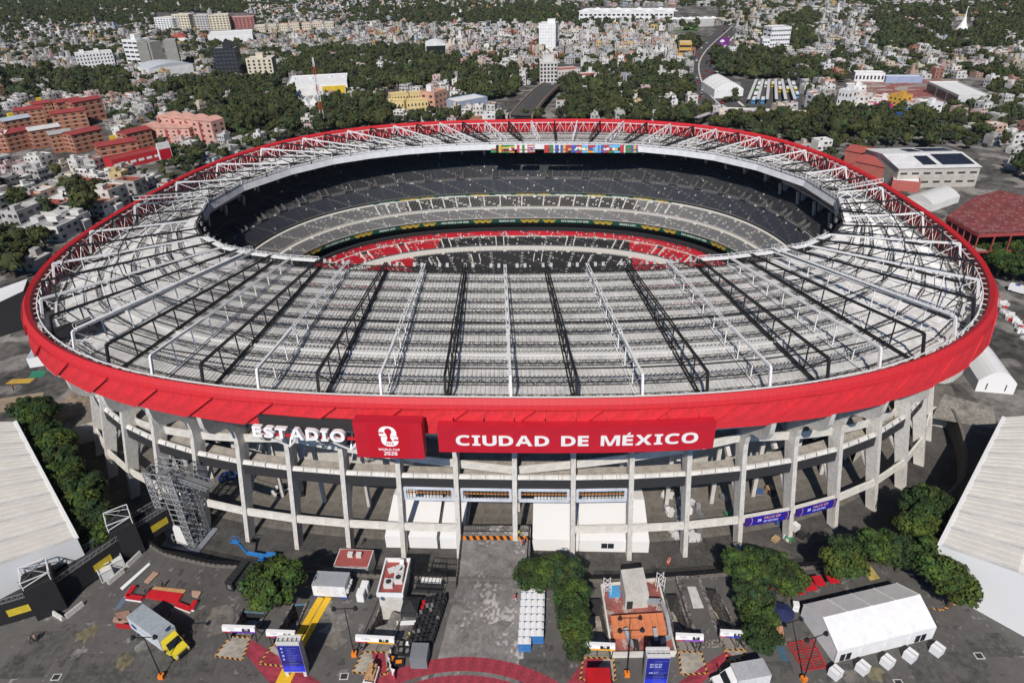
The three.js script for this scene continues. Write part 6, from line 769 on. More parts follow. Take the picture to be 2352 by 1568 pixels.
{ const o = thing('stage_deck', 'red carpeted stage deck lying behind the yellow-cab truck', 'stage', spot(340, 1372, G)), c = spot(340, 1372, G), L = ([x, y]) => spot(x, y, G).sub(c), q = [[347, 1356], [421, 1365], [407, 1387], [332, 1373]].map(L), b = mb(), U = (v, y) => v.clone().setY(y); b.hexa([U(q[3], 0), U(q[2], 0), U(q[1], 0), U(q[0], 0), U(q[3], .3), U(q[2], .3), U(q[1], .3), U(q[0], .3)]); b.build('carpet', redC, o); const w = [[356, 1348], [428, 1356], [422, 1364], [348, 1354]].map(L), d = mb(); d.hexa([U(w[3], 0), U(w[2], 0), U(w[1], 0), U(w[0], 0), U(w[3], .25), U(w[2], .25), U(w[1], .25), U(w[0], .25)]); d.build('timber_deck', C(.48, .28, .12), o); }
[[[292, 1374], [328, 1379], [310, 1350], 'red and white barrier corner left of the red carpet'], [[405, 1391], [440, 1404], [450, 1384], 'red and white barrier corner right of the red carpet']].forEach(([a, b, c, l]) => { const P = spot(...a, G), o = thing('corner_barrier', l, 'barrier', P.clone()), B = spot(...b, G).sub(P), C2 = spot(...c, G).sub(P), base = l.includes('left') ? V(0, 0, 0) : B; const q = mb(); q.beam(V(0, .55, 0), B.clone().setY(.55), .9, .3); q.beam(base.clone().setY(.55), C2.clone().setY(.55), .9, .3); q.build('red_top', redC, o); const w = mb(); w.beam(V(0, .2, 0), B.clone().setY(.2), .9, .4); w.beam(base.clone().setY(.2), C2.clone().setY(.2), .9, .4); w.build('white_base', M.white, o); });
[[[263, 1408], [296, 1402], [303, 1414], [272, 1424], 'stack of brown plywood leaning beside the truck rear', [.38, .22, .14]], [[262, 1416], [296, 1424], [294, 1432], [258, 1426], 'cardboard sheets behind the truck', [.5, .32, .2]], [[263, 1432], [300, 1426], [300, 1442], [268, 1440], 'red board lying behind the truck', [.5, .02, .02]], [[352, 1312], [363, 1315], [340, 1338], [330, 1336], 'wooden boards beside the white strip', [.52, .33, .2]], [[440, 1356], [460, 1358], [452, 1372], [440, 1368], 'plywood sheet right of the timber deck', [.55, .36, .22]]].forEach(([a, b, c, d, l, col], k) => { const q = [a, b, c, d], o = thing('board_stack', l, 'boards', spot(...a, G)), p0 = spot(...a, G); for (let m = 0; m < 3; m++) { const B = mb(), P = q.map(([x, y]) => spot(x, y, G).sub(p0).add(V(.15 * m, 0, .2 * m))), U = (v, y) => v.clone().setY(y); B.hexa([U(P[3], .1 * m), U(P[2], .1 * m), U(P[1], .1 * m), U(P[0], .1 * m), U(P[3], .1 * m + .07), U(P[2], .1 * m + .07), U(P[1], .1 * m + .07), U(P[0], .1 * m + .07)]); B.build('board', C(col[0] * (1 - .08 * m), col[1] * (1 - .08 * m), col[2]), o); } });
flatQuad([[275, 1352], [281, 1357], [346, 1297], [341, 1294]], .2, 'sign_strip', M.white, 'long white sign strip lying on the asphalt', 'sign strip'); flatQuad([[297, 1348], [310, 1350], [275, 1398], [262, 1399]], .04, 'blue_tarp', C(.11, .16, .22), 'blue-grey strip of tarpaulin beside the carpet corner', 'tarpaulin');
for (const [x, y, l] of [[246, 1325, 'nearer white caged tank'], [271, 1302, 'farther white caged tank by the black wall']]) { const o = thing('caged_tank', l, 'tank', spot(x, y, G), .7), b = mb(); b.box(0, .25, 0, 2, 1.7, 1.7); b.build('tank', M.offwhite, o); const c = mb(); for (const sx of [-1.1, 1.1]) for (const sz of [-1, 1]) c.beam(V(sx, 0, sz), V(sx, 2.3, sz), .1); for (const y2 of [.15, 2.3]) for (const s of [-1, 1]) { c.beam(V(-1.1, y2, s), V(1.1, y2, s), .1); c.beam(V(s * 1.1, y2, -1), V(s * 1.1, y2, 1), .1); } c.build('cage', M.white, o); }
[[248, 1342, 284, 1312, 'beside the nearer caged tank'], [292, 1302, 323, 1272, 'beside the curved coping'], [151, 1420, 191, 1388, 'at the foot of the black tower, along its side'], [105, 1398, 146, 1424, 'at the foot of the black tower, across its front']].forEach(([a, b, c, d, l]) => { const A = spot(a, b, G), B = spot(c, d, G), o = thing('concrete_barrier', `pale concrete road barrier ${l}`, 'barrier', A.clone(), 0, 'concrete barriers'), q = B.clone().sub(A), s = V(-q.z, 0, q.x).normalize(), m = mb(), n = 3; for (let k = 0; k < n; k++) { const u = q.clone().multiplyScalar((k + .02) / n), v = q.clone().multiplyScalar((k + .98) / n), P = (p, e, y) => p.clone().addScaledVector(s, e).setY(y); const bb = mb(); bb.hexa([P(u, .35, 0), P(v, .35, 0), P(v, -.35, 0), P(u, -.35, 0), P(u, .12, .9), P(v, .12, .9), P(v, -.12, .9), P(u, -.12, .9)]); bb.build('block', M.concrete, o); } });
// black clad truss bridge with two towers
{ const pts = [[-40, 1440], [118, 1392], [300, 1262], [402, 1196]].map(([x, y]) => spot(x, y, G)), c = pts[1].clone(), o = thing('clad_bridge', 'black mesh-clad temporary bridge on towers beside the white hall', 'bridge', c), L = (p) => p.clone().sub(c), mesh2 = C(.014, .014, .015, .95); for (let k = 0; k < 3; k++) { const A = L(pts[k]), B = L(pts[k + 1]), s = V(-(B.z - A.z), 0, B.x - A.x).normalize(); for (const e of [-1.6, 1.6]) { const b = mb(), P = (t, y) => A.clone().lerp(B, t).addScaledVector(s, e).setY(y + Math.sin(t * 9 + k) * .08); for (let m = 0; m < 8; m++) b.quad(P(m / 8, .6), P((m + 1) / 8, .6), P((m + 1) / 8, 5.2), P(m / 8, 5.2)); b.build('cladding', mesh2, o); const t = mb(); for (const y of [5.3, 6.2]) t.beam(P(0, y), P(1, y), .12); for (let m = 0; m < 12; m++) { t.beam(P(m / 12, 5.3), P((m + .5) / 12, 6.2), .09); t.beam(P((m + .5) / 12, 6.2), P((m + 1) / 12, 5.3), .09); } t.build('truss', M.greysteel, o); } const d = mb(); d.beam(A.clone().setY(4.6), B.clone().setY(4.6), 3.1, .2); d.build('deck', M.charcoal, o); const bn = mb(), mm = A.clone().lerp(B, .62).addScaledVector(s, -1.66); const mm2 = A.clone().lerp(B, .62).addScaledVector(s, 1.66), dir = B.clone().sub(A).normalize().multiplyScalar(1.7); for (const q of [mm2]) bn.quad(q.clone().sub(dir).setY(2), q.clone().add(dir).setY(2), q.clone().add(dir).setY(3.6), q.clone().sub(dir).setY(3.6)); bn.build('yellow_banner', C(.6, .45, .03), o); }
  for (const k of [1, 2]) { const p = L(pts[k]), b = mb(); b.box(p.x, 0, p.z, 4.6, 7.5, 4.6, .6); b.build('tower_cladding', mesh2, o); const t = mb(); for (let m = 0; m < 4; m++) { const a = m * 1.5708 + .6 + .785, e = a + 1.5708, P = (q, y) => V(p.x + Math.cos(q) * 2.9, y, p.z - Math.sin(q) * 2.9); t.beam(P(a, 7.5), P(a, 9.2), .12); t.beam(P(a, 9.2), P(e, 9.2), .12); t.beam(P(a, 8), P(e, 9.2), .1); t.beam(P(a, 9.2), P(a + 3.14, 9.2), .1); } t.build('tower_top', M.whitesteel, o); } }
// scaffold stair tower with gangway to the ramp
{ const B0 = spot(436, 1236, 0), H = 19.5, o = thing('scaffold_tower', 'tall steel scaffold stair tower beside the pillars', 'scaffold', B0, -.25), W = 6.4, D = 5, n = 13, st = flat(.34, .345, .35, .45, .1); const std = (x, z) => { const b = mb(); b.beam(V(x, 0, z), V(x, H, z), .17); b.build('standard', st, o); }; for (const x of [-W / 2, -W / 2 + 1.5, 0, W / 2 - 1.5, W / 2]) for (const z of [-D / 2, 0, D / 2]) std(x, z); for (let k = 0; k <= n; k++) { const y = .3 + (H - .4) * k / n, b = mb(); for (const z of [-D / 2, 0, D / 2]) b.beam(V(-W / 2, y, z), V(W / 2, y, z), .14); for (const x of [-W / 2, -W / 2 + 1.5, W / 2 - 1.5, W / 2]) b.beam(V(x, y, -D / 2), V(x, y, D / 2), .09); b.build('ledger', st, o); if (k < n) { const y2 = y + (H - .4) / n; for (const z of [-D / 2, D / 2]) for (const x of [-W / 2, W / 2 - 1.5]) { const q = mb(); q.beam(V(x, y, z), V(x + 1.5, y2, z), .13); q.beam(V(x + 1.5, y, z), V(x, y2, z), .13); q.build('brace', st, o); } for (const x of [-W / 2, W / 2]) { const q = mb(); q.beam(V(x, y, -D / 2), V(x, y2, 0), .08); q.beam(V(x, y2, 0), V(x, y, D / 2), .08); q.build('brace', st, o); } if (k % 2 === 0) { const s = mb(); s.beam(V(-W * .28, y, k % 4 ? -.8 : .8), V(W * .28, y2, k % 4 ? -.8 : .8), 1.2, .15); s.build('stair_flight', M.greysteel, o); } } } const base = mb(); base.box(0, .02, 0, 9, .35, 7); base.build('base_deck', C(.2, .22, .25), o); const sh = mb(); sh.quad(V(-1, 1, 2.6), V(1.6, 1, 2.6), V(1.2, 6, 2.6), V(-.6, 6.4, 2.6)); sh.build('white_sheet', M.white, o);
  const g = thing('gangway', 'grey steel gangway from the scaffold tower to the stadium ramp', 'gangway', B0.clone().setY(16.5)), t1 = spot(484, 1124, 17).sub(B0).setY(.8), b = mb(); b.beam(V(0, 0, -1), t1, 2.2, .2); b.build('deck', C(.16, .165, .17), g); const rl = mb(); const sd = V(-t1.z, 0, t1.x).normalize(); for (const e of [-1.1, 1.1]) { rl.beam(V(0, 1.1, -1).addScaledVector(sd, e), t1.clone().add(V(0, 1.1, 0)).addScaledVector(sd, e), .08); for (let k = 0; k <= 8; k++) { const p = V(0, 0, -1).lerp(t1, k / 8).addScaledVector(sd, e); rl.beam(p, p.clone().add(V(0, 1.1, 0)), .07); } } rl.build('railing', st, g); }
// blue boom lift in the ring road
{ const A = spot(575, 1288, 0), B = spot(640, 1296, 0), o = thing('boom_lift', 'blue boom lift with its arm folded out in the sunken road', 'boom lift', A.clone().lerp(B, .5).setY(0), Math.atan2(-(B.z - A.z), B.x - A.x)), bl = C(.03, .20, .52, .4), b = mb(); b.box(1, .5, 0, 3.6, 1, 2); b.build('chassis', bl, o); const a = mb(); a.beam(V(2.4, 1.9, 0), V(-3.2, 2.2, 0), .5, .6); a.build('boom', bl, o); const c = mb(); c.beam(V(-3.2, 2.2, 0), V(-4.6, 5.6, .2), .35, .4); c.build('jib', bl, o); const k = mb(); k.box(-4.9, 5.3, .3, 1.8, .1, .9); for (const x of [-5.7, -4.1]) for (const z of [-.1, .7]) k.beam(V(x, 5.3, z), V(x, 6.4, z), .07); for (const z of [-.1, .7]) k.beam(V(-5.7, 6.4, z), V(-4.1, 6.4, z), .07); k.build('basket', bl, o); const t = mb(); t.box(1.6, 1.5, 0, 2, .9, 1.6); t.build('turntable', bl, o); for (const x of [-.4, 2.4]) for (const z of [-1, 1]) { const w = mesh('wheel', wheelG, tyre, o); w.scale.set(1.4, 1.4, 1.4); w.position.set(x, .46, z); } }
// grey container, flight cases, carts, pickup, tarp wall
{ const o = boxOn('container', 'small grey ribbed container beside the red paint arc', 'container', [943, 1535, 982, 1536], 3, 2.4, C(.20, .215, .23, .6)); for (let k = 0; k < 10; k++) { const b = mb(); b.box(-o.W / 2 + o.W * (k + .5) / 10, 2.4, 0, o.W / 20, .08, 3); b.box(-o.W / 2 + o.W * (k + .5) / 10, .1, 1.51, o.W / 20, 2.2, .06); b.build('rib', C(.25, .265, .28, .6), o); } }
[[914, 1492, 926, 1493, 1.4, 'by the white tarp, farther pair'], [928, 1492, 942, 1493, 1.4, 'beside the container, farther pair'], [914, 1506, 926, 1507, 1.3, 'by the white tarp, nearer pair'], [928, 1508, 940, 1509, 1.3, 'beside the container, nearer pair'], [902, 1532, 912, 1512, 1, 'standing along the white tarp'], [905, 1534, 928, 1532, 1.1, 'lowest, in front of the container']].forEach(([a, b, c, d, e, l]) => { const o = boxOn('flight_case', `open black flight case ${l}`, 'case', [a, b, c, d], e, .7, C(.02, .02, .02, .6), { group: 'flight cases' }); const t = mb(); t.box(0, .71, 0, o.W * .6, .15, e * .5); t.build('contents', pick([M.white, M.greysteel, M.orange]), o); });
for (let k = 0; k < 11; k++) { const p = spot(lerp(1000, 968, k / 10), lerp(1384, 1478, k / 10), G), o = thing('equipment_cart', `black wheeled equipment cart, ${['farthest', 'second', 'third', 'fourth', 'fifth', 'sixth', 'seventh', 'eighth', 'ninth', 'tenth', 'nearest'][k]} of the row along the fence`, 'cart', p, .12, 'equipment carts'), b = mb(); b.box(0, .3, 0, 4.2, .8, 1.0); b.build('body', C(.02, .02, .022, .6), o); for (let m = 0; m < 5; m++) { const c = mb(); c.box(-1.7 + m * .85, 1.1, rr(-.2, .2), .5, rr(.15, .5), .6); c.build('load', pick([M.charcoal, M.charcoal, M.blacksteel, M.greysteel, M.blacksteel, M.charcoal, m % 4 ? M.charcoal : redC]), o); } for (const x of [-1.6, 1.6]) for (const z of [-.4, .4]) { const w = mesh('wheel', wheelG, tyre, o); w.position.set(x, .3, z); } }
for (let k = 0; k < 4; k++) { const o = thing('cream_crate', `cream crate, ${['farthest', 'second', 'third', 'nearest'][k]} of the column beside the carts`, 'crate', spot(964 - k * 2, 1460 + k * 9, G), .1, 'cream crates'), b = mb(); b.box(0, 0, 0, 1.2, .9, 1.0); b.build('box', C(.62, .53, .34), o); const l = mb(); l.box(0, .9, 0, 1.25, .08, 1.05); l.build('lid', C(.66, .57, .38), o); }
{ const o = thing('tarp_wall', 'white crumpled tarpaulin hung along the flight cases', 'tarpaulin', spot(890, 1540, G)), P = [[906, 1470], [900, 1496], [894, 1520], [898, 1540], [908, 1560]].map(([x, y]) => spot(x, y, G).sub(spot(890, 1540, G))); P.slice(1).forEach((q, k) => { const b = mb(), A = P[k], n = 4; for (let m = 0; m < n; m++) { const T = (t, y) => A.clone().lerp(q, t).add(V(.25 * Math.sin(t * 9 + k * 2 + y), y, .2 * Math.sin(t * 7))); b.quad(T(m / n, 0), T((m + 1) / n, 0), T((m + 1) / n, 1.6 + .2 * Math.sin(m)), T(m / n, 1.6)); } b.build('sheet', M.white, o); }); }
{ const A = spot(850, 1572, G), o = thing('pickup_truck', 'white pickup loaded with cardboard boxes at the bottom edge', 'pickup', A, 1.45), b = mb(); b.box(0, .5, 0, 5, .6, 1.9); b.hexa([[-2.4, 1.1, .9], [-.6, 1.1, .9], [-.6, 1.1, -.9], [-2.4, 1.1, -.9], [-2, 1.8, .75], [-.7, 1.8, .75], [-.7, 1.8, -.75], [-2, 1.8, -.75]].map(q => V(...q))); b.build('body', M.white, o); for (const x of [-1.6, 1.6]) for (const z of [-.9, .9]) { const w = mesh('wheel', wheelG, tyre, o); w.position.set(x, .36, z); } let nb = 0; for (const [x, z, y] of [[.3, .4, 1.1], [.3, -.4, 1.1], [1.2, .4, 1.1], [1.2, -.4, 1.1], [2.1, .3, 1.1], [2.1, -.4, 1.1], [.8, .1, 1.8], [1.7, -.1, 1.8]]) { const p = V(x, y, z).applyAxisAngle(V(0, 1, 0), 1.45).add(A), c = thing('cardboard_box', `brown cardboard box, ${['front near', 'front far', 'middle near', 'middle far', 'rear near', 'rear far', 'upper front', 'upper rear'][nb++]} one on the pickup bed`, 'box', p, 1.45 + rr(-.1, .1), 'boxes on the pickup'), q = mb(); q.box(0, 0, 0, .8, .68, .75); q.build('carton', C(.45, .27, .13), c); const tp = mb(); tp.box(0, .682, 0, .8, .01, .1); tp.build('tape', C(.5, .36, .22), c); } }
for (let k = 0; k < 9; k++) { const o = thing('pallet_slat_stack', `white slatted board ${['on top', 'second', 'third', 'fourth', 'fifth', 'sixth', 'seventh', 'eighth', 'lowest'][k]} beside the black tent`, 'board', spot(934, 1427 + k * 1.6, G), .02, 'white slatted boards'), b = mb(); b.box(0, .05, 0, 3.4, .12, .12); b.build('slat', M.white, o); if (k > 4) break; }
// red-roofed building with white hut, orange sheet, ducts
{ const q = [[1381, 1346], [1511, 1332], [1552, 1500], [1406, 1503]].map(([x, y]) => spot(x, y, G + .9)), c = q[3].clone().setY(G), o = thing('plant_building', 'low building with a stained red roof, white hut and ducts', 'building', c), L = (v, y) => v.clone().sub(c).setY(y), b = mb(), t = (y) => [q[3], q[2], q[1], q[0]].map(v => L(v, y)); b.hexa([...t(-5), ...t(.85)]); b.build('wall', M.cream, o); const r = mb(); r.quad(...t(.9)); r.build('roof', surf([.27, .09, .075], .9, .5, 9, 170, (cc, u, v, n) => n(8)(u, v) + .4 * n(64)(u, v) > .98 ? [.42, .34, .3] : cc), o); const pp = t(.9), par = mb(); for (let k = 0; k < 4; k++) par.beam(pp[k].clone().setY(1.15), pp[(k + 1) % 4].clone().setY(1.15), .3, .55); par.build('parapet', M.cream, o);
  const W = (u, v, y) => q[3].clone().lerp(q[2], u).lerp(q[0].clone().lerp(q[1], u), v).sub(c).setY(y); const h = mb(), hx = (u0, u1, v0, v1, y0, y1) => [W(u0, v0, y0), W(u1, v0, y0), W(u1, v1, y0), W(u0, v1, y0), W(u0, v0, y1), W(u1, v0, y1), W(u1, v1, y1), W(u0, v1, y1)]; h.hexa(hx(.33, .72, .62, 1.02, .9, 4.3)); h.build('hut', C(.56, .54, .49), o); const dr = mb(); dr.hexa(hx(.36, .46, .612, .618, 1, 2.8)); dr.build('hut_door', M.charcoal, o);
  for (let k = 0; k < 8; k++) { const s = mb(), u0 = .06 + .86 * k / 8, u1 = .06 + .86 * (k + .97) / 8; s.quad(W(u0, .2, 1.7), W(u1, .2, 1.7), W(u1, .46, 2.3), W(u0, .46, 2.3)); s.quad(W(u0, .2, 1.7), W(u1, .2, 1.7), W(u1, .2, .95), W(u0, .2, .95)); s.build('orange_sheet', C(.62, .21, .09, .6), o); } const bt = mb(); bt.hexa(hx(.10, .3, .80, .96, .95, 1.35)); bt.build('blue_tarp', C(.08, .34, .62, .5), o);
  for (const [pts, rad] of [[[[.7, .62], [.93, .6], [.97, .4], [.97, .18], [.75, .1], [.6, .08]], .35], [[[.25, .26], [.3, .14], [.4, .04]], .35], [[[.72, .24], [.72, .08]], .35]]) { const d = mb(); d.tube(pts.map(([u, v]) => W(u, v, 2.6 - (v < .2 ? 1 : 0))), rad); d.build('duct', C(.34, .36, .38, .4), o); } for (const [u, v] of [[.62, .05], [.7, .05], [.35, .03]]) { const m = mb(); m.hexa(hx(u, u + .08, v, v + .08, .95, 2.1)); m.build('roof_unit', M.charcoal, o); } for (const [u, v] of [[.02, .92], [.94, .92]]) { const m = mb(), p = W(u, v, .9); for (let k = 0; k < 4; k++) { m.beam(p.clone().add(V(k % 2 * 1.2, 0, k > 1 ? 1.2 : 0)), p.clone().add(V(k % 2 * 1.2, 3.4, k > 1 ? 1.2 : 0)), .1); } for (const y of [1.2, 2.4, 3.4]) { m.beam(p.clone().add(V(0, y, 0)), p.clone().add(V(1.2, y, 1.2)), .08); m.beam(p.clone().add(V(1.2, y, 0)), p.clone().add(V(0, y, 1.2)), .08); } m.build('roof_frame', M.whitesteel, o); } }
{ const q = [[1550, 1330], [1606, 1330], [1660, 1486], [1601, 1489]].map(([x, y]) => spot(x, y, G)), c = q[3].clone(), o = thing('stone_block', 'raised dark stone block with a pale slab between two stairs', 'planter', c), t = (y) => [q[3], q[2], q[1], q[0]].map(v => v.clone().sub(c).setY(y)), b = mb(); b.hexa([...t(-5), ...t(.9)]); b.build('stone_wall', M.stone, o); const T = t(.93), m = (u, v) => T[0].clone().lerp(T[1], u).lerp(T[3].clone().lerp(T[2], u), v), r = mb(); r.quad(m(.12, .06), m(.88, .06), m(.88, .95), m(.12, .95)); r.build('earth_top', M.plaza, o); const s = mb(); s.hexa([m(.3, .5), m(.72, .5), m(.68, .82), m(.34, .82)].concat([m(.3, .5), m(.72, .5), m(.68, .82), m(.34, .82)].map(v => v.clone().setY(v.y + .12)))); s.build('pale_slab', M.concrete, o); }
// railings along the sunken road
for (const [s0, s1, l] of [[-62, -14, 'railing along the sunken road on the side of the red-roofed building'], [12, 44, 'railing along the sunken road behind the site cabin'], [46, 70, 'railing round the curved coping by the scaffold tower']]) { const o = thing('railing', `black ${l}`, 'railing', V(0, 0, 0)); const b = mb(), n = 24; for (let k = 0; k < n; k++) { const a = lerp(s0, s1, k / n), c = lerp(s0, s1, (k + 1) / n), A = ringW(a, trenchW(a) + .3, G), B = ringW(c, trenchW(c) + .3, G); for (const y of [.8, 1.2, 1.6]) b.beam(A.clone().setY(G + y), B.clone().setY(G + y), .08); b.beam(A.clone().setY(G + .3), A.clone().setY(G + 1.6), .09); } b.build('rails', M.blacksteel, o); }
// white tents and frames under the stadium front
const inSt = (o) => { o.position.copy(stadium.position); o.rotation.y = stadium.rotation.y; return o; };
[[-20.8, -10.2, 'left of the bridge, between two pillars', 5], [-9.6, -4.6, 'narrow, against the bridge', 4.6], [9.2, 18.5, 'right of the bridge', 5], [18.6, 32.5, 'with a small window, farther from the bridge', 4.8]].forEach(([x0, x1, l, h], k) => { const o = inSt(thing('white_tent', `white tent ${l} under the stadium front`, 'tent', V(0, 0, 0), 0, 'tents under the stadium')), z0 = 100.2, z1 = 80, w = x1 - x0, tarp = M.white, b = mb(); b.quad(V(x0, 0, z0), V(x1, 0, z0), V(x1, h * .62, z0), V(x0, h * .62, z0)).quad(V(x0, 0, z1), V(x0, 0, z0), V(x0, h * .62, z0), V(x0, h * .62, z1)).quad(V(x1, 0, z1), V(x1, 0, z0), V(x1, h * .62, z0), V(x1, h * .62, z1)); b.build('wall', tarp, o); const zm = (z0 + z1) / 2, r = mb(); r.quad(V(x0, h * .62, z0), V(x1, h * .62, z0), V(x1, h, zm), V(x0, h, zm)); r.build('near_roof', tarp, o); const f = mb(); f.quad(V(x0, h, zm), V(x1, h, zm), V(x1, h * .62, z1), V(x0, h * .62, z1)); f.build('far_roof', tarp, o); if (k === 3) for (const x of [0, 1.3]) { const g = mb(); g.box(x0 + 5 + x, 1, z0 + .03, 1.2, 1.3, .06); g.build('window', M.glass, o); } });
for (let i = -2; i < 2; i++) { const o = inSt(thing('gallery_frame', `white framed gallery of ribs with an orange rail, ${['second bay past the bridge', 'first bay past the bridge', 'first bay before the bridge', 'second bay before the bridge'][i + 2]}`, 'gallery', V(0, 0, 0), 0, 'white framed galleries')), s0 = sOf(i) + .9, s1 = sOf(i + 1) - .9, P = (f, e, y) => ring(lerp(s0, s1, f), e, y); const b = mb(); for (const y of [12.3, 15.1]) b.beam(P(0, -6.0, y), P(1, -6.0, y), .5, .55); for (const f of [0, 1]) b.beam(P(f, -6.0, 12.1), P(f, -6.0, 15.3), .5); b.build('frame', C(.6, .64, .7), o); for (let k = 1; k < 14; k++) { const r = mb(); r.beam(P(k / 14, -6.1, 12.5), P(k / 14, -6.1, 15), .12); r.beam(P(k / 14, -6.1, 15), P(k / 14, -7.9, 13), .1); r.build('rib', M.blacksteel, o); } const a = mb(); a.beam(P(.02, -6.3, 13.6), P(.98, -6.3, 13.6), .22); a.build('orange_rail', C(.5, .2, .05), o); const k = mb(); k.quad(P(0, -8.2, 12.4), P(1, -8.2, 12.4), P(1, -8.2, 15.2), P(0, -8.2, 15.2)); k.build('back_panel', C(.55, .52, .42), o); }
// purple banners on two beams
for (const i of [-5, -6]) { const o = inSt(thing('seating_banner', i === -5 ? 'purple banner with orange lettering on the beam nearer the bridge' : 'purple banner with orange lettering on the beam farther from the bridge', 'banner', V(0, 0, 0))), s0 = sOf(i) + .7, s1 = sOf(i + 1) - .7; const t = printTex(512, 96, (x, w, h) => { x.fillStyle = '#241a9c'; x.fillRect(0, 0, w, h); x.fillStyle = '#3a1f80'; x.fillRect(0, 0, 60, h); x.fillRect(450, 0, 62, h); x.strokeStyle = '#e0a860'; x.lineWidth = 6; x.beginPath(); x.arc(20, 48, 60, -.8, .8); x.stroke(); x.beginPath(); x.arc(430, 48, 60, -.8, .8); x.stroke(); x.fillStyle = '#fff'; x.font = 'bold 40px sans-serif'; x.fillText('26', 140, 62); x.fillStyle = '#f0a878'; x.font = 'bold 38px sans-serif'; x.fillText('PALCO VIP', 210, 44); x.fillStyle = '#d8dcf4'; x.font = 'bold 28px sans-serif'; x.fillText('VIP SEATING', 210, 80); }); t.repeat.set(1, 1); const b = mb(), A = ring(s1, -2.9, 5.6), B = ring(s0, -2.9, 5.6), U = (v, y) => v.clone().setY(y); const L2 = i; b.tri(B, A, U(A, 7.9), [1, 0], [0, 0], [0, 1]).tri(B, U(A, 7.9), U(B, 7.9), [1, 0], [0, 1], [1, 1]); b.build('cloth', new THREE.MeshStandardMaterial({ map: t, roughness: .7, side: THREE.DoubleSide }), o); }
// big white halls at both sides
{ const mk = (name, label, A, B, Cc, D, e, rise, wall) => { const P = [A, B, Cc, D].map(([x, y]) => spot(x, y, e + G)), c = P[0].clone().setY(G), o = thing(name, label, 'hall', c), L = (v, y) => v.clone().sub(c).setY(y), n = 9, rf = surf([.78, .765, .70], .6, .1, 14, 175); for (let k = 0; k < n; k++) { const f0 = k / n, f1 = (k + 1) / n; for (const s of [0, 1]) { const U = (f, t) => { const a = P[0].clone().lerp(P[1], f), b2 = P[3].clone().lerp(P[2], f); return a.lerp(b2, t); }; const b = mb(), t0 = s ? .5 : 0, t1 = s ? 1 : .5, y0 = s ? e + rise : e, y1 = s ? e : e + rise; b.quad(L(U(f0, t0), y0), L(U(f1, t0), y0), L(U(f1, t1), y1), L(U(f0, t1), y1)); { const y2 = (t, y) => y + .06, st2 = mb(), g1 = f0 + .011; st2.quad(L(U(f0, t0), y0 + .05), L(U(g1, t0), y0 + .05), L(U(g1, t1), y1 + .05), L(U(f0, t1), y1 + .05)); st2.build('skylight_strip', C(.64, .64, .63), o); for (let m = 1; m < 4; m++) { const r1 = mb(), fm = lerp(f0, f1, m / 4); r1.beam(L(U(fm, t0), y0 + .02), L(U(fm, t1), y1 + .02), .05, .05); r1.build('roof_seam', rf, o); } } b.build('roof_panel', k % 2 ? rf : surf([.75, .735, .675], .6, .1, 14, 176), o); } } for (let k = 0; k < 4; k++) { const a = P[k], b2 = P[(k + 1) % 4], w = mb(); w.quad(L(a, -.1), L(b2, -.1), L(b2, e), L(a, e)); if (k % 2) { const m = a.clone().lerp(b2, .5); w.tri(L(a, e), L(b2, e), L(m, e + rise)); } w.build('wall', wall, o); const g = mb(); g.beam(L(a, e + .05), L(b2, e + .05), .6, .35); if (k % 2 === 0) g.build('gutter', M.white, o); } return [o, P, L]; };
  mk('white_hall', 'long white hall with a panelled roof beside the hedge row', [176, 1236], [34, 968], [-210, 1010], [-190, 1420], 9, 2.5, M.white);
  const [o, P, L] = mk('white_hall', 'long white hall with a panelled roof behind the broad trees', [2158, 1252], [2306, 958], [2560, 980], [2520, 1440], 9, 2.5, M.white); const a = P[3].clone().lerp(P[0], .62), w = mb(); }
bld('white domed tent beside the rim on the bus side', 'tent', [2240, 898, 2328, 906], 15, 3.2, M.white, M.white, { roof: 'barrel', rise: 3, win: [1, 2, 0, .06, .7], name: 'dome_tent' });
{ const o = boxOn('white_container_shed', 'small white shed with a blue-grey ribbed roof under the rim', 'shed', [68, 845, 112, 838], 7, 3, M.white, { part: 'wall' }); const r = mb(); for (let k = 0; k < 9; k++) r.box(-o.W / 2 + o.W * (k + .5) / 9, 3.01, 0, o.W / 18, .1, 7); r.box(0, 3.004, 0, o.W, .05, 7); r.build('roof', C(.5, .56, .62), o); }
flatQuad([[64, 868], [97, 866], [106, 851], [72, 852]], .02, 'green_marking', C(.02, .2, .12)); flatQuad([[10, 882], [66, 880], [80, 868], [26, 871]], .02, 'yellow_marking', C(.5, .32, .05)); flatQuad([[-20, 950], [88, 934], [100, 900], [-20, 918]], .015, 'brown_path', C(.30, .23, .16));
flatQuad([[92, 958], [130, 975], [212, 925], [175, 890]], .03, 'bridge_paving', surf([.24, .19, .14], .95, .5, 9, 177)); flatQuad([[2140, 960], [2290, 985], [2282, 935], [2170, 905]], .03, 'bridge_paving', surf([.26, .24, .21], .95, .5, 9, 178));
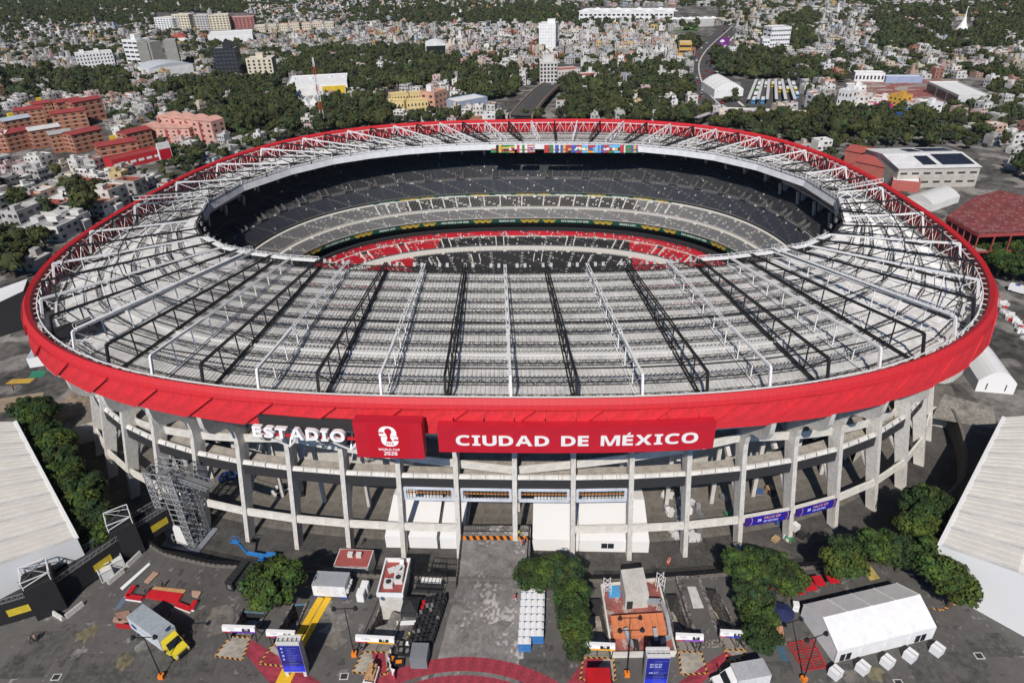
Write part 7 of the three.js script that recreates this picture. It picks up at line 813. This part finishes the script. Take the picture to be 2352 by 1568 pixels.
// bales and pallets under the ramps, cars on the lower deck
for (let k = 0; k < 44; k++) { const p = SW(lerp(37, 45, R()), .05, lerp(78, 97, R())), o = thing('bale', 'silver wrapped bale in the heap behind the beam', 'bale', p, rr(0, 3), 'bales behind the beam'), b = mb(); b.box(0, 0, 0, rr(.8, 1.7), rr(.5, 1.5), rr(.8, 1.5)); b.build('wrap', pick([M.white, M.offwhite, M.greysteel, C(.3, .3, .32)]), o); const s = mb(); s.box(0, .3, 0, 1.75, .08, .1); s.build('strap', M.charcoal, o); }
for (let k = 0; k < 12; k++) { const p = SW(lerp(49, 64, R()), .05, lerp(82, 97, R())), o = thing('pallet_load', `${['white', 'grey', 'green', 'blue', 'tan', 'dark'][k % 6]} pallet load ${k < 6 ? 'farther in' : 'nearer the edge'} behind the purple banners`, 'pallet', p, rr(0, 3), 'pallet loads'), b = mb(); b.box(0, .15, 0, 1.4, rr(.6, 1.6), 1.2); b.build('load', [M.white, M.greysteel, C(.05, .22, .1), C(.05, .1, .25), C(.45, .3, .16), M.charcoal][k % 6], o); const s = mb(); s.box(0, 0, 0, 1.4, .14, 1.2); s.build('pallet', C(.4, .26, .14), o); }
[[-48, .05, 84], [-44, .05, 84], [-62, .05, 80]].forEach(([x, y, z], k) => car(SW(x, y, z), rr(0, 6), k * 2, `% car parked on the road behind pillar ${['four', 'three', 'five'][k]}`, 'cars behind the pillars'));
for (const [x, y, l] of [[1536, 1290, 'by the pillar past the tents'], [1993, 1142, 'near the last pillars']]) { const o = thing('road_barrier', `orange plastic road barrier ${l}`, 'barrier', spot(x, y, 0), 1.1), b = mb(); b.hexa([[-.6, 0, .3], [.6, 0, .3], [.6, 0, -.3], [-.6, 0, -.3], [-.5, 1, .1], [.5, 1, .1], [.5, 1, -.1], [-.5, 1, -.1]].map(q => V(...q))); b.build('body', C(.6, .08, .02), o); const w = mb(); w.box(0, .4, 0, 1.1, .2, .48); w.build('white_band', M.white, o); }
{ const b = (x, y, l, k) => { const o = thing('manhole', l, 'manhole', spot(x, y, G)), q = mb(); q.box(0, .012, 0, 1.4, .03, 1.2); q.build('frame', M.concrete, o); const c = mb(); c.box(0, .02, 0, 1.05, .035, .9); c.build('cover', M.charcoal, o); }; b(790, 1553, 'dark drain cover beside the landing at the bottom', 0); b(128, 1555, 'dark drain cover at the bottom corner of the plaza', 1); b(2065, 1568, 'dark drain cover before the marquee', 2); b(2250, 1506, 'dark drain cover at the side of the marquee', 3); }
// ---------------------------------------------------------------- people
const bodyCache = {};
function personGeo(step, shirt, trousers) {
  if (!bodyCache[step]) {
    const f = [], cap = (a, b, r0, r1) => f.push([...a, b[0] - a[0], b[1] - a[1], b[2] - a[2], r0, r1]); cap([0, .95, 0], [0, 1.4, 0], .15, .17); cap([-.16, 1.42, 0], [.16, 1.42, 0], .075, .075); cap([0, 1.45, 0], [0, 1.55, 0], .06, .06); cap([0, 1.62, .01], [0, 1.68, 0], .1, .105); cap([0, 1.63, .09], [0, 1.61, .12], .02, .015);
    for (const s of [-1, 1]) { const k = s * step; cap([s * .09, .95, 0], [s * .1, .5, k * .16], .105, .07); cap([s * .1, .5, k * .16], [s * .1, .08, k * .3 - .04], .07, .05); cap([s * .1, .05, k * .3 - .04], [s * .1, .045, k * .3 + .14], .055, .045); cap([s * .2, 1.4, 0], [s * .27, 1.12, -k * .1], .06, .048); cap([s * .27, 1.12, -k * .1], [s * .26, .87, -k * .2 + .1], .046, .038); cap([s * .26, .86, -k * .2 + .1], [s * .26, .76, -k * .22 + .13], .045, .035); cap([s * .105, 1.64, 0], [s * .11, 1.62, 0], .02, .02); }
    const N = 84, mc = new MarchingCubes(N, flat(1, 1, 1), false, false, 60000); mc.isolation = 0; const half = .95;
    for (let z = 0; z < N; z++) for (let y = 0; y < N; y++) for (let x = 0; x < N; x++) { const px = (x - N / 2) / (N / 2) * half, py = (y - N / 2) / (N / 2) * half + .88, pz = (z - N / 2) / (N / 2) * half; let d = 9; if (Math.abs(px) < .42 && Math.abs(pz) < .6) for (const [ax, ay, az, dx, dy, dz, r0, r1] of f) { const ex = px - ax, ey = py - ay, ez = pz - az, t = clamp((ex * dx + ey * dy + ez * dz) / (dx * dx + dy * dy + dz * dz), 0, 1), q = Math.hypot(ex - dx * t, ey - dy * t, ez - dz * t) - lerp(r0, r1, t), h = clamp(.5 + .5 * (d - q) / .025, 0, 1); d = lerp(d, q, h) - .025 * h * (1 - h); } mc.field[x + y * N + z * N * N] = -d; }
    mc.update(); const n = mc.count, P = Array.from(mc.positionArray.slice(0, n * 3)); for (let k = 0; k < P.length; k += 3) { P[k] *= half; P[k + 1] = P[k + 1] * half + .88; P[k + 2] *= half; } bodyCache[step] = P;
  }
  const P = bodyCache[step], col = []; for (let k = 0; k < P.length; k += 3) { const x = Math.abs(P[k]), y = P[k + 1], z = P[k + 2]; col.push(...(y > 1.70 || (y > 1.6 && z < -.04) ? [.03, .02, .015] : y > 1.5 ? [.42, .25, .17] : y > .93 ? (x > .2 && y < 1.1 ? [.42, .25, .17] : shirt) : y > .1 ? (x > .215 ? [.42, .25, .17] : trousers) : [.03, .03, .03])); }
  const g = new THREE.BufferGeometry(); g.setAttribute('position', new THREE.Float32BufferAttribute(P, 3)); g.setAttribute('color', new THREE.Float32BufferAttribute(col, 3)); g.computeVertexNormals(); return g;
}
[[1183, 1380, 1, [.6, .05, .06], [.6, .6, .6], G, 'person in red walking along the paving left of the toilets'], [1200, 1254, 0, [.5, .04, .04], [.02, .03, .06], G, 'person in a red top standing inside the gate'], [1204, 1252, 0, [.04, .05, .1], [.03, .03, .04], G, 'person in dark clothes beside the red top at the gate'], [1192, 1232, 0, [.5, .6, .05], [.05, .05, .06], G, 'person in a yellow vest at the gate'], [942, 1465, 0, [.5, .6, .05], [.04, .04, .05], G, 'person in a yellow vest beside the cream crates'], [938, 1476, 1, [.03, .03, .03], [.03, .03, .03], G, 'person in black below the yellow vest'], [74, 1476, 1, [.05, .05, .06], [.03, .03, .03], G, 'person in dark clothes crossing the corner of the plaza'], [84, 1472, 0, [.5, .3, .25], [.03, .03, .05], G, 'person in a pale top beside the one crossing the corner'], [31, 896, 0, [.5, .05, .08], [.03, .03, .05], G, 'person in a red top near the green marking'], [858, 1526, 0, [.3, .3, .32], [.05, .05, .06], G, 'person standing behind the pickup boxes'], [335, 1366, 1, [.05, .04, .08], [.04, .04, .05], G, 'worker in dark clothes at the carpet corner'], [374, 1350, 0, [.05, .05, .05], [.03, .03, .03], G, 'worker in black on the timber deck'], [833, 1250, 1, [.05, .06, .12], [.03, .03, .04], 0, 'person walking in the sunken road'], [2092, 1010, 1, [.03, .03, .03], [.03, .03, .03], G, 'person in black on the side bridge']].forEach(([x, y, st, sh, tr, h, l]) => { const o = thing('person', l, 'person', spot(x, y, h), rr(0, 6.28)); mesh('body', personGeo(st, sh, tr), M.cloth, o); o.scale.setScalar(1.05); });
// ---------------------------------------------------------------- worn patches of the plaza surface
{ const f = rng(77), tones = [surf([.085, .081, .075], .95, .5, 9, 180), surf([.19, .18, .165], .95, .5, 9, 181), surf([.14, .128, .11], .95, .5, 9, 182), surf([.17, .15, .085], .95, .9, 3, 183)];
  [[905, 1440, 3.2, 1], [780, 1430, 3.4, 1], [770, 1470, 2.2, 2], [120, 1480, 5, 0], [240, 1540, 6, 0], [430, 1520, 5, 0], [60, 1530, 4, 0], [200, 1455, 2, 3], [285, 1520, 1.8, 3], [500, 1420, 4, 2], [1085, 1470, 3, 1], [1150, 1440, 2.4, 1], [1250, 1540, 4, 0], [1780, 1540, 3, 0], [2000, 1560, 5, 0], [2180, 1540, 6, 0], [2280, 1480, 4, 0], [2010, 1545, 1.6, 3], [1960, 1556, 2, 2], [690, 1440, 2, 2], [330, 1480, 1.4, 1], [420, 1480, 1.2, 1], [175, 1500, 1.2, 1], [740, 1400, 2.6, 1]].forEach(([x, y, r, t], k) => { const c = spot(x, y, G), n = 14, b = mb(), P = []; for (let m = 0; m < n; m++) { const a = m / n * 6.2832, q = r * (t === 0 ? 1 : rr(.45, 1.15, f)); P.push(V(c.x + Math.cos(a) * q * (t === 0 ? 1.6 : 1), G + .008 + k * .0006, c.z + Math.sin(a) * q)); } if (t === 0) for (const p of P) { p.x = c.x + clamp(p.x - c.x, -r, r); p.z = c.z + clamp(p.z - c.z, -r * .55, r * .55); } for (let m = 0; m < n; m++) b.tri(V(c.x, P[0].y, c.z), P[m], P[(m + 1) % n]); struct('asphalt_patch', b, tones[t]); }); }
// ---------------------------------------------------------------- tell look-alikes apart by their order across the photograph
{ const ones = ['', 'first', 'second', 'third', 'fourth', 'fifth', 'sixth', 'seventh', 'eighth', 'ninth', 'tenth', 'eleventh', 'twelfth', 'thirteenth', 'fourteenth', 'fifteenth', 'sixteenth', 'seventeenth', 'eighteenth', 'nineteenth'], tens = ['', '', 'twenty', 'thirty', 'forty', 'fifty', 'sixty'], ord = (n) => n < 20 ? ones[n] : n % 10 ? `${tens[Math.floor(n / 10)]}-${ones[n % 10]}` : tens[Math.floor(n / 10)].replace(/y$/, 'ieth');
  const by = {}; for (const o of scene.children) if (o.userData.label) (by[o.userData.label] ??= []).push(o);
  for (const [l, a] of Object.entries(by)) if (a.length > 1 && l.split(' ').length <= 13) a.sort((p, q) => plate(p.position)[0] - plate(q.position)[0]).forEach((o, k) => { o.userData.label = `${l}, ${ord(k + 1)} from left`; }); }
renderer.render(scene, camera);
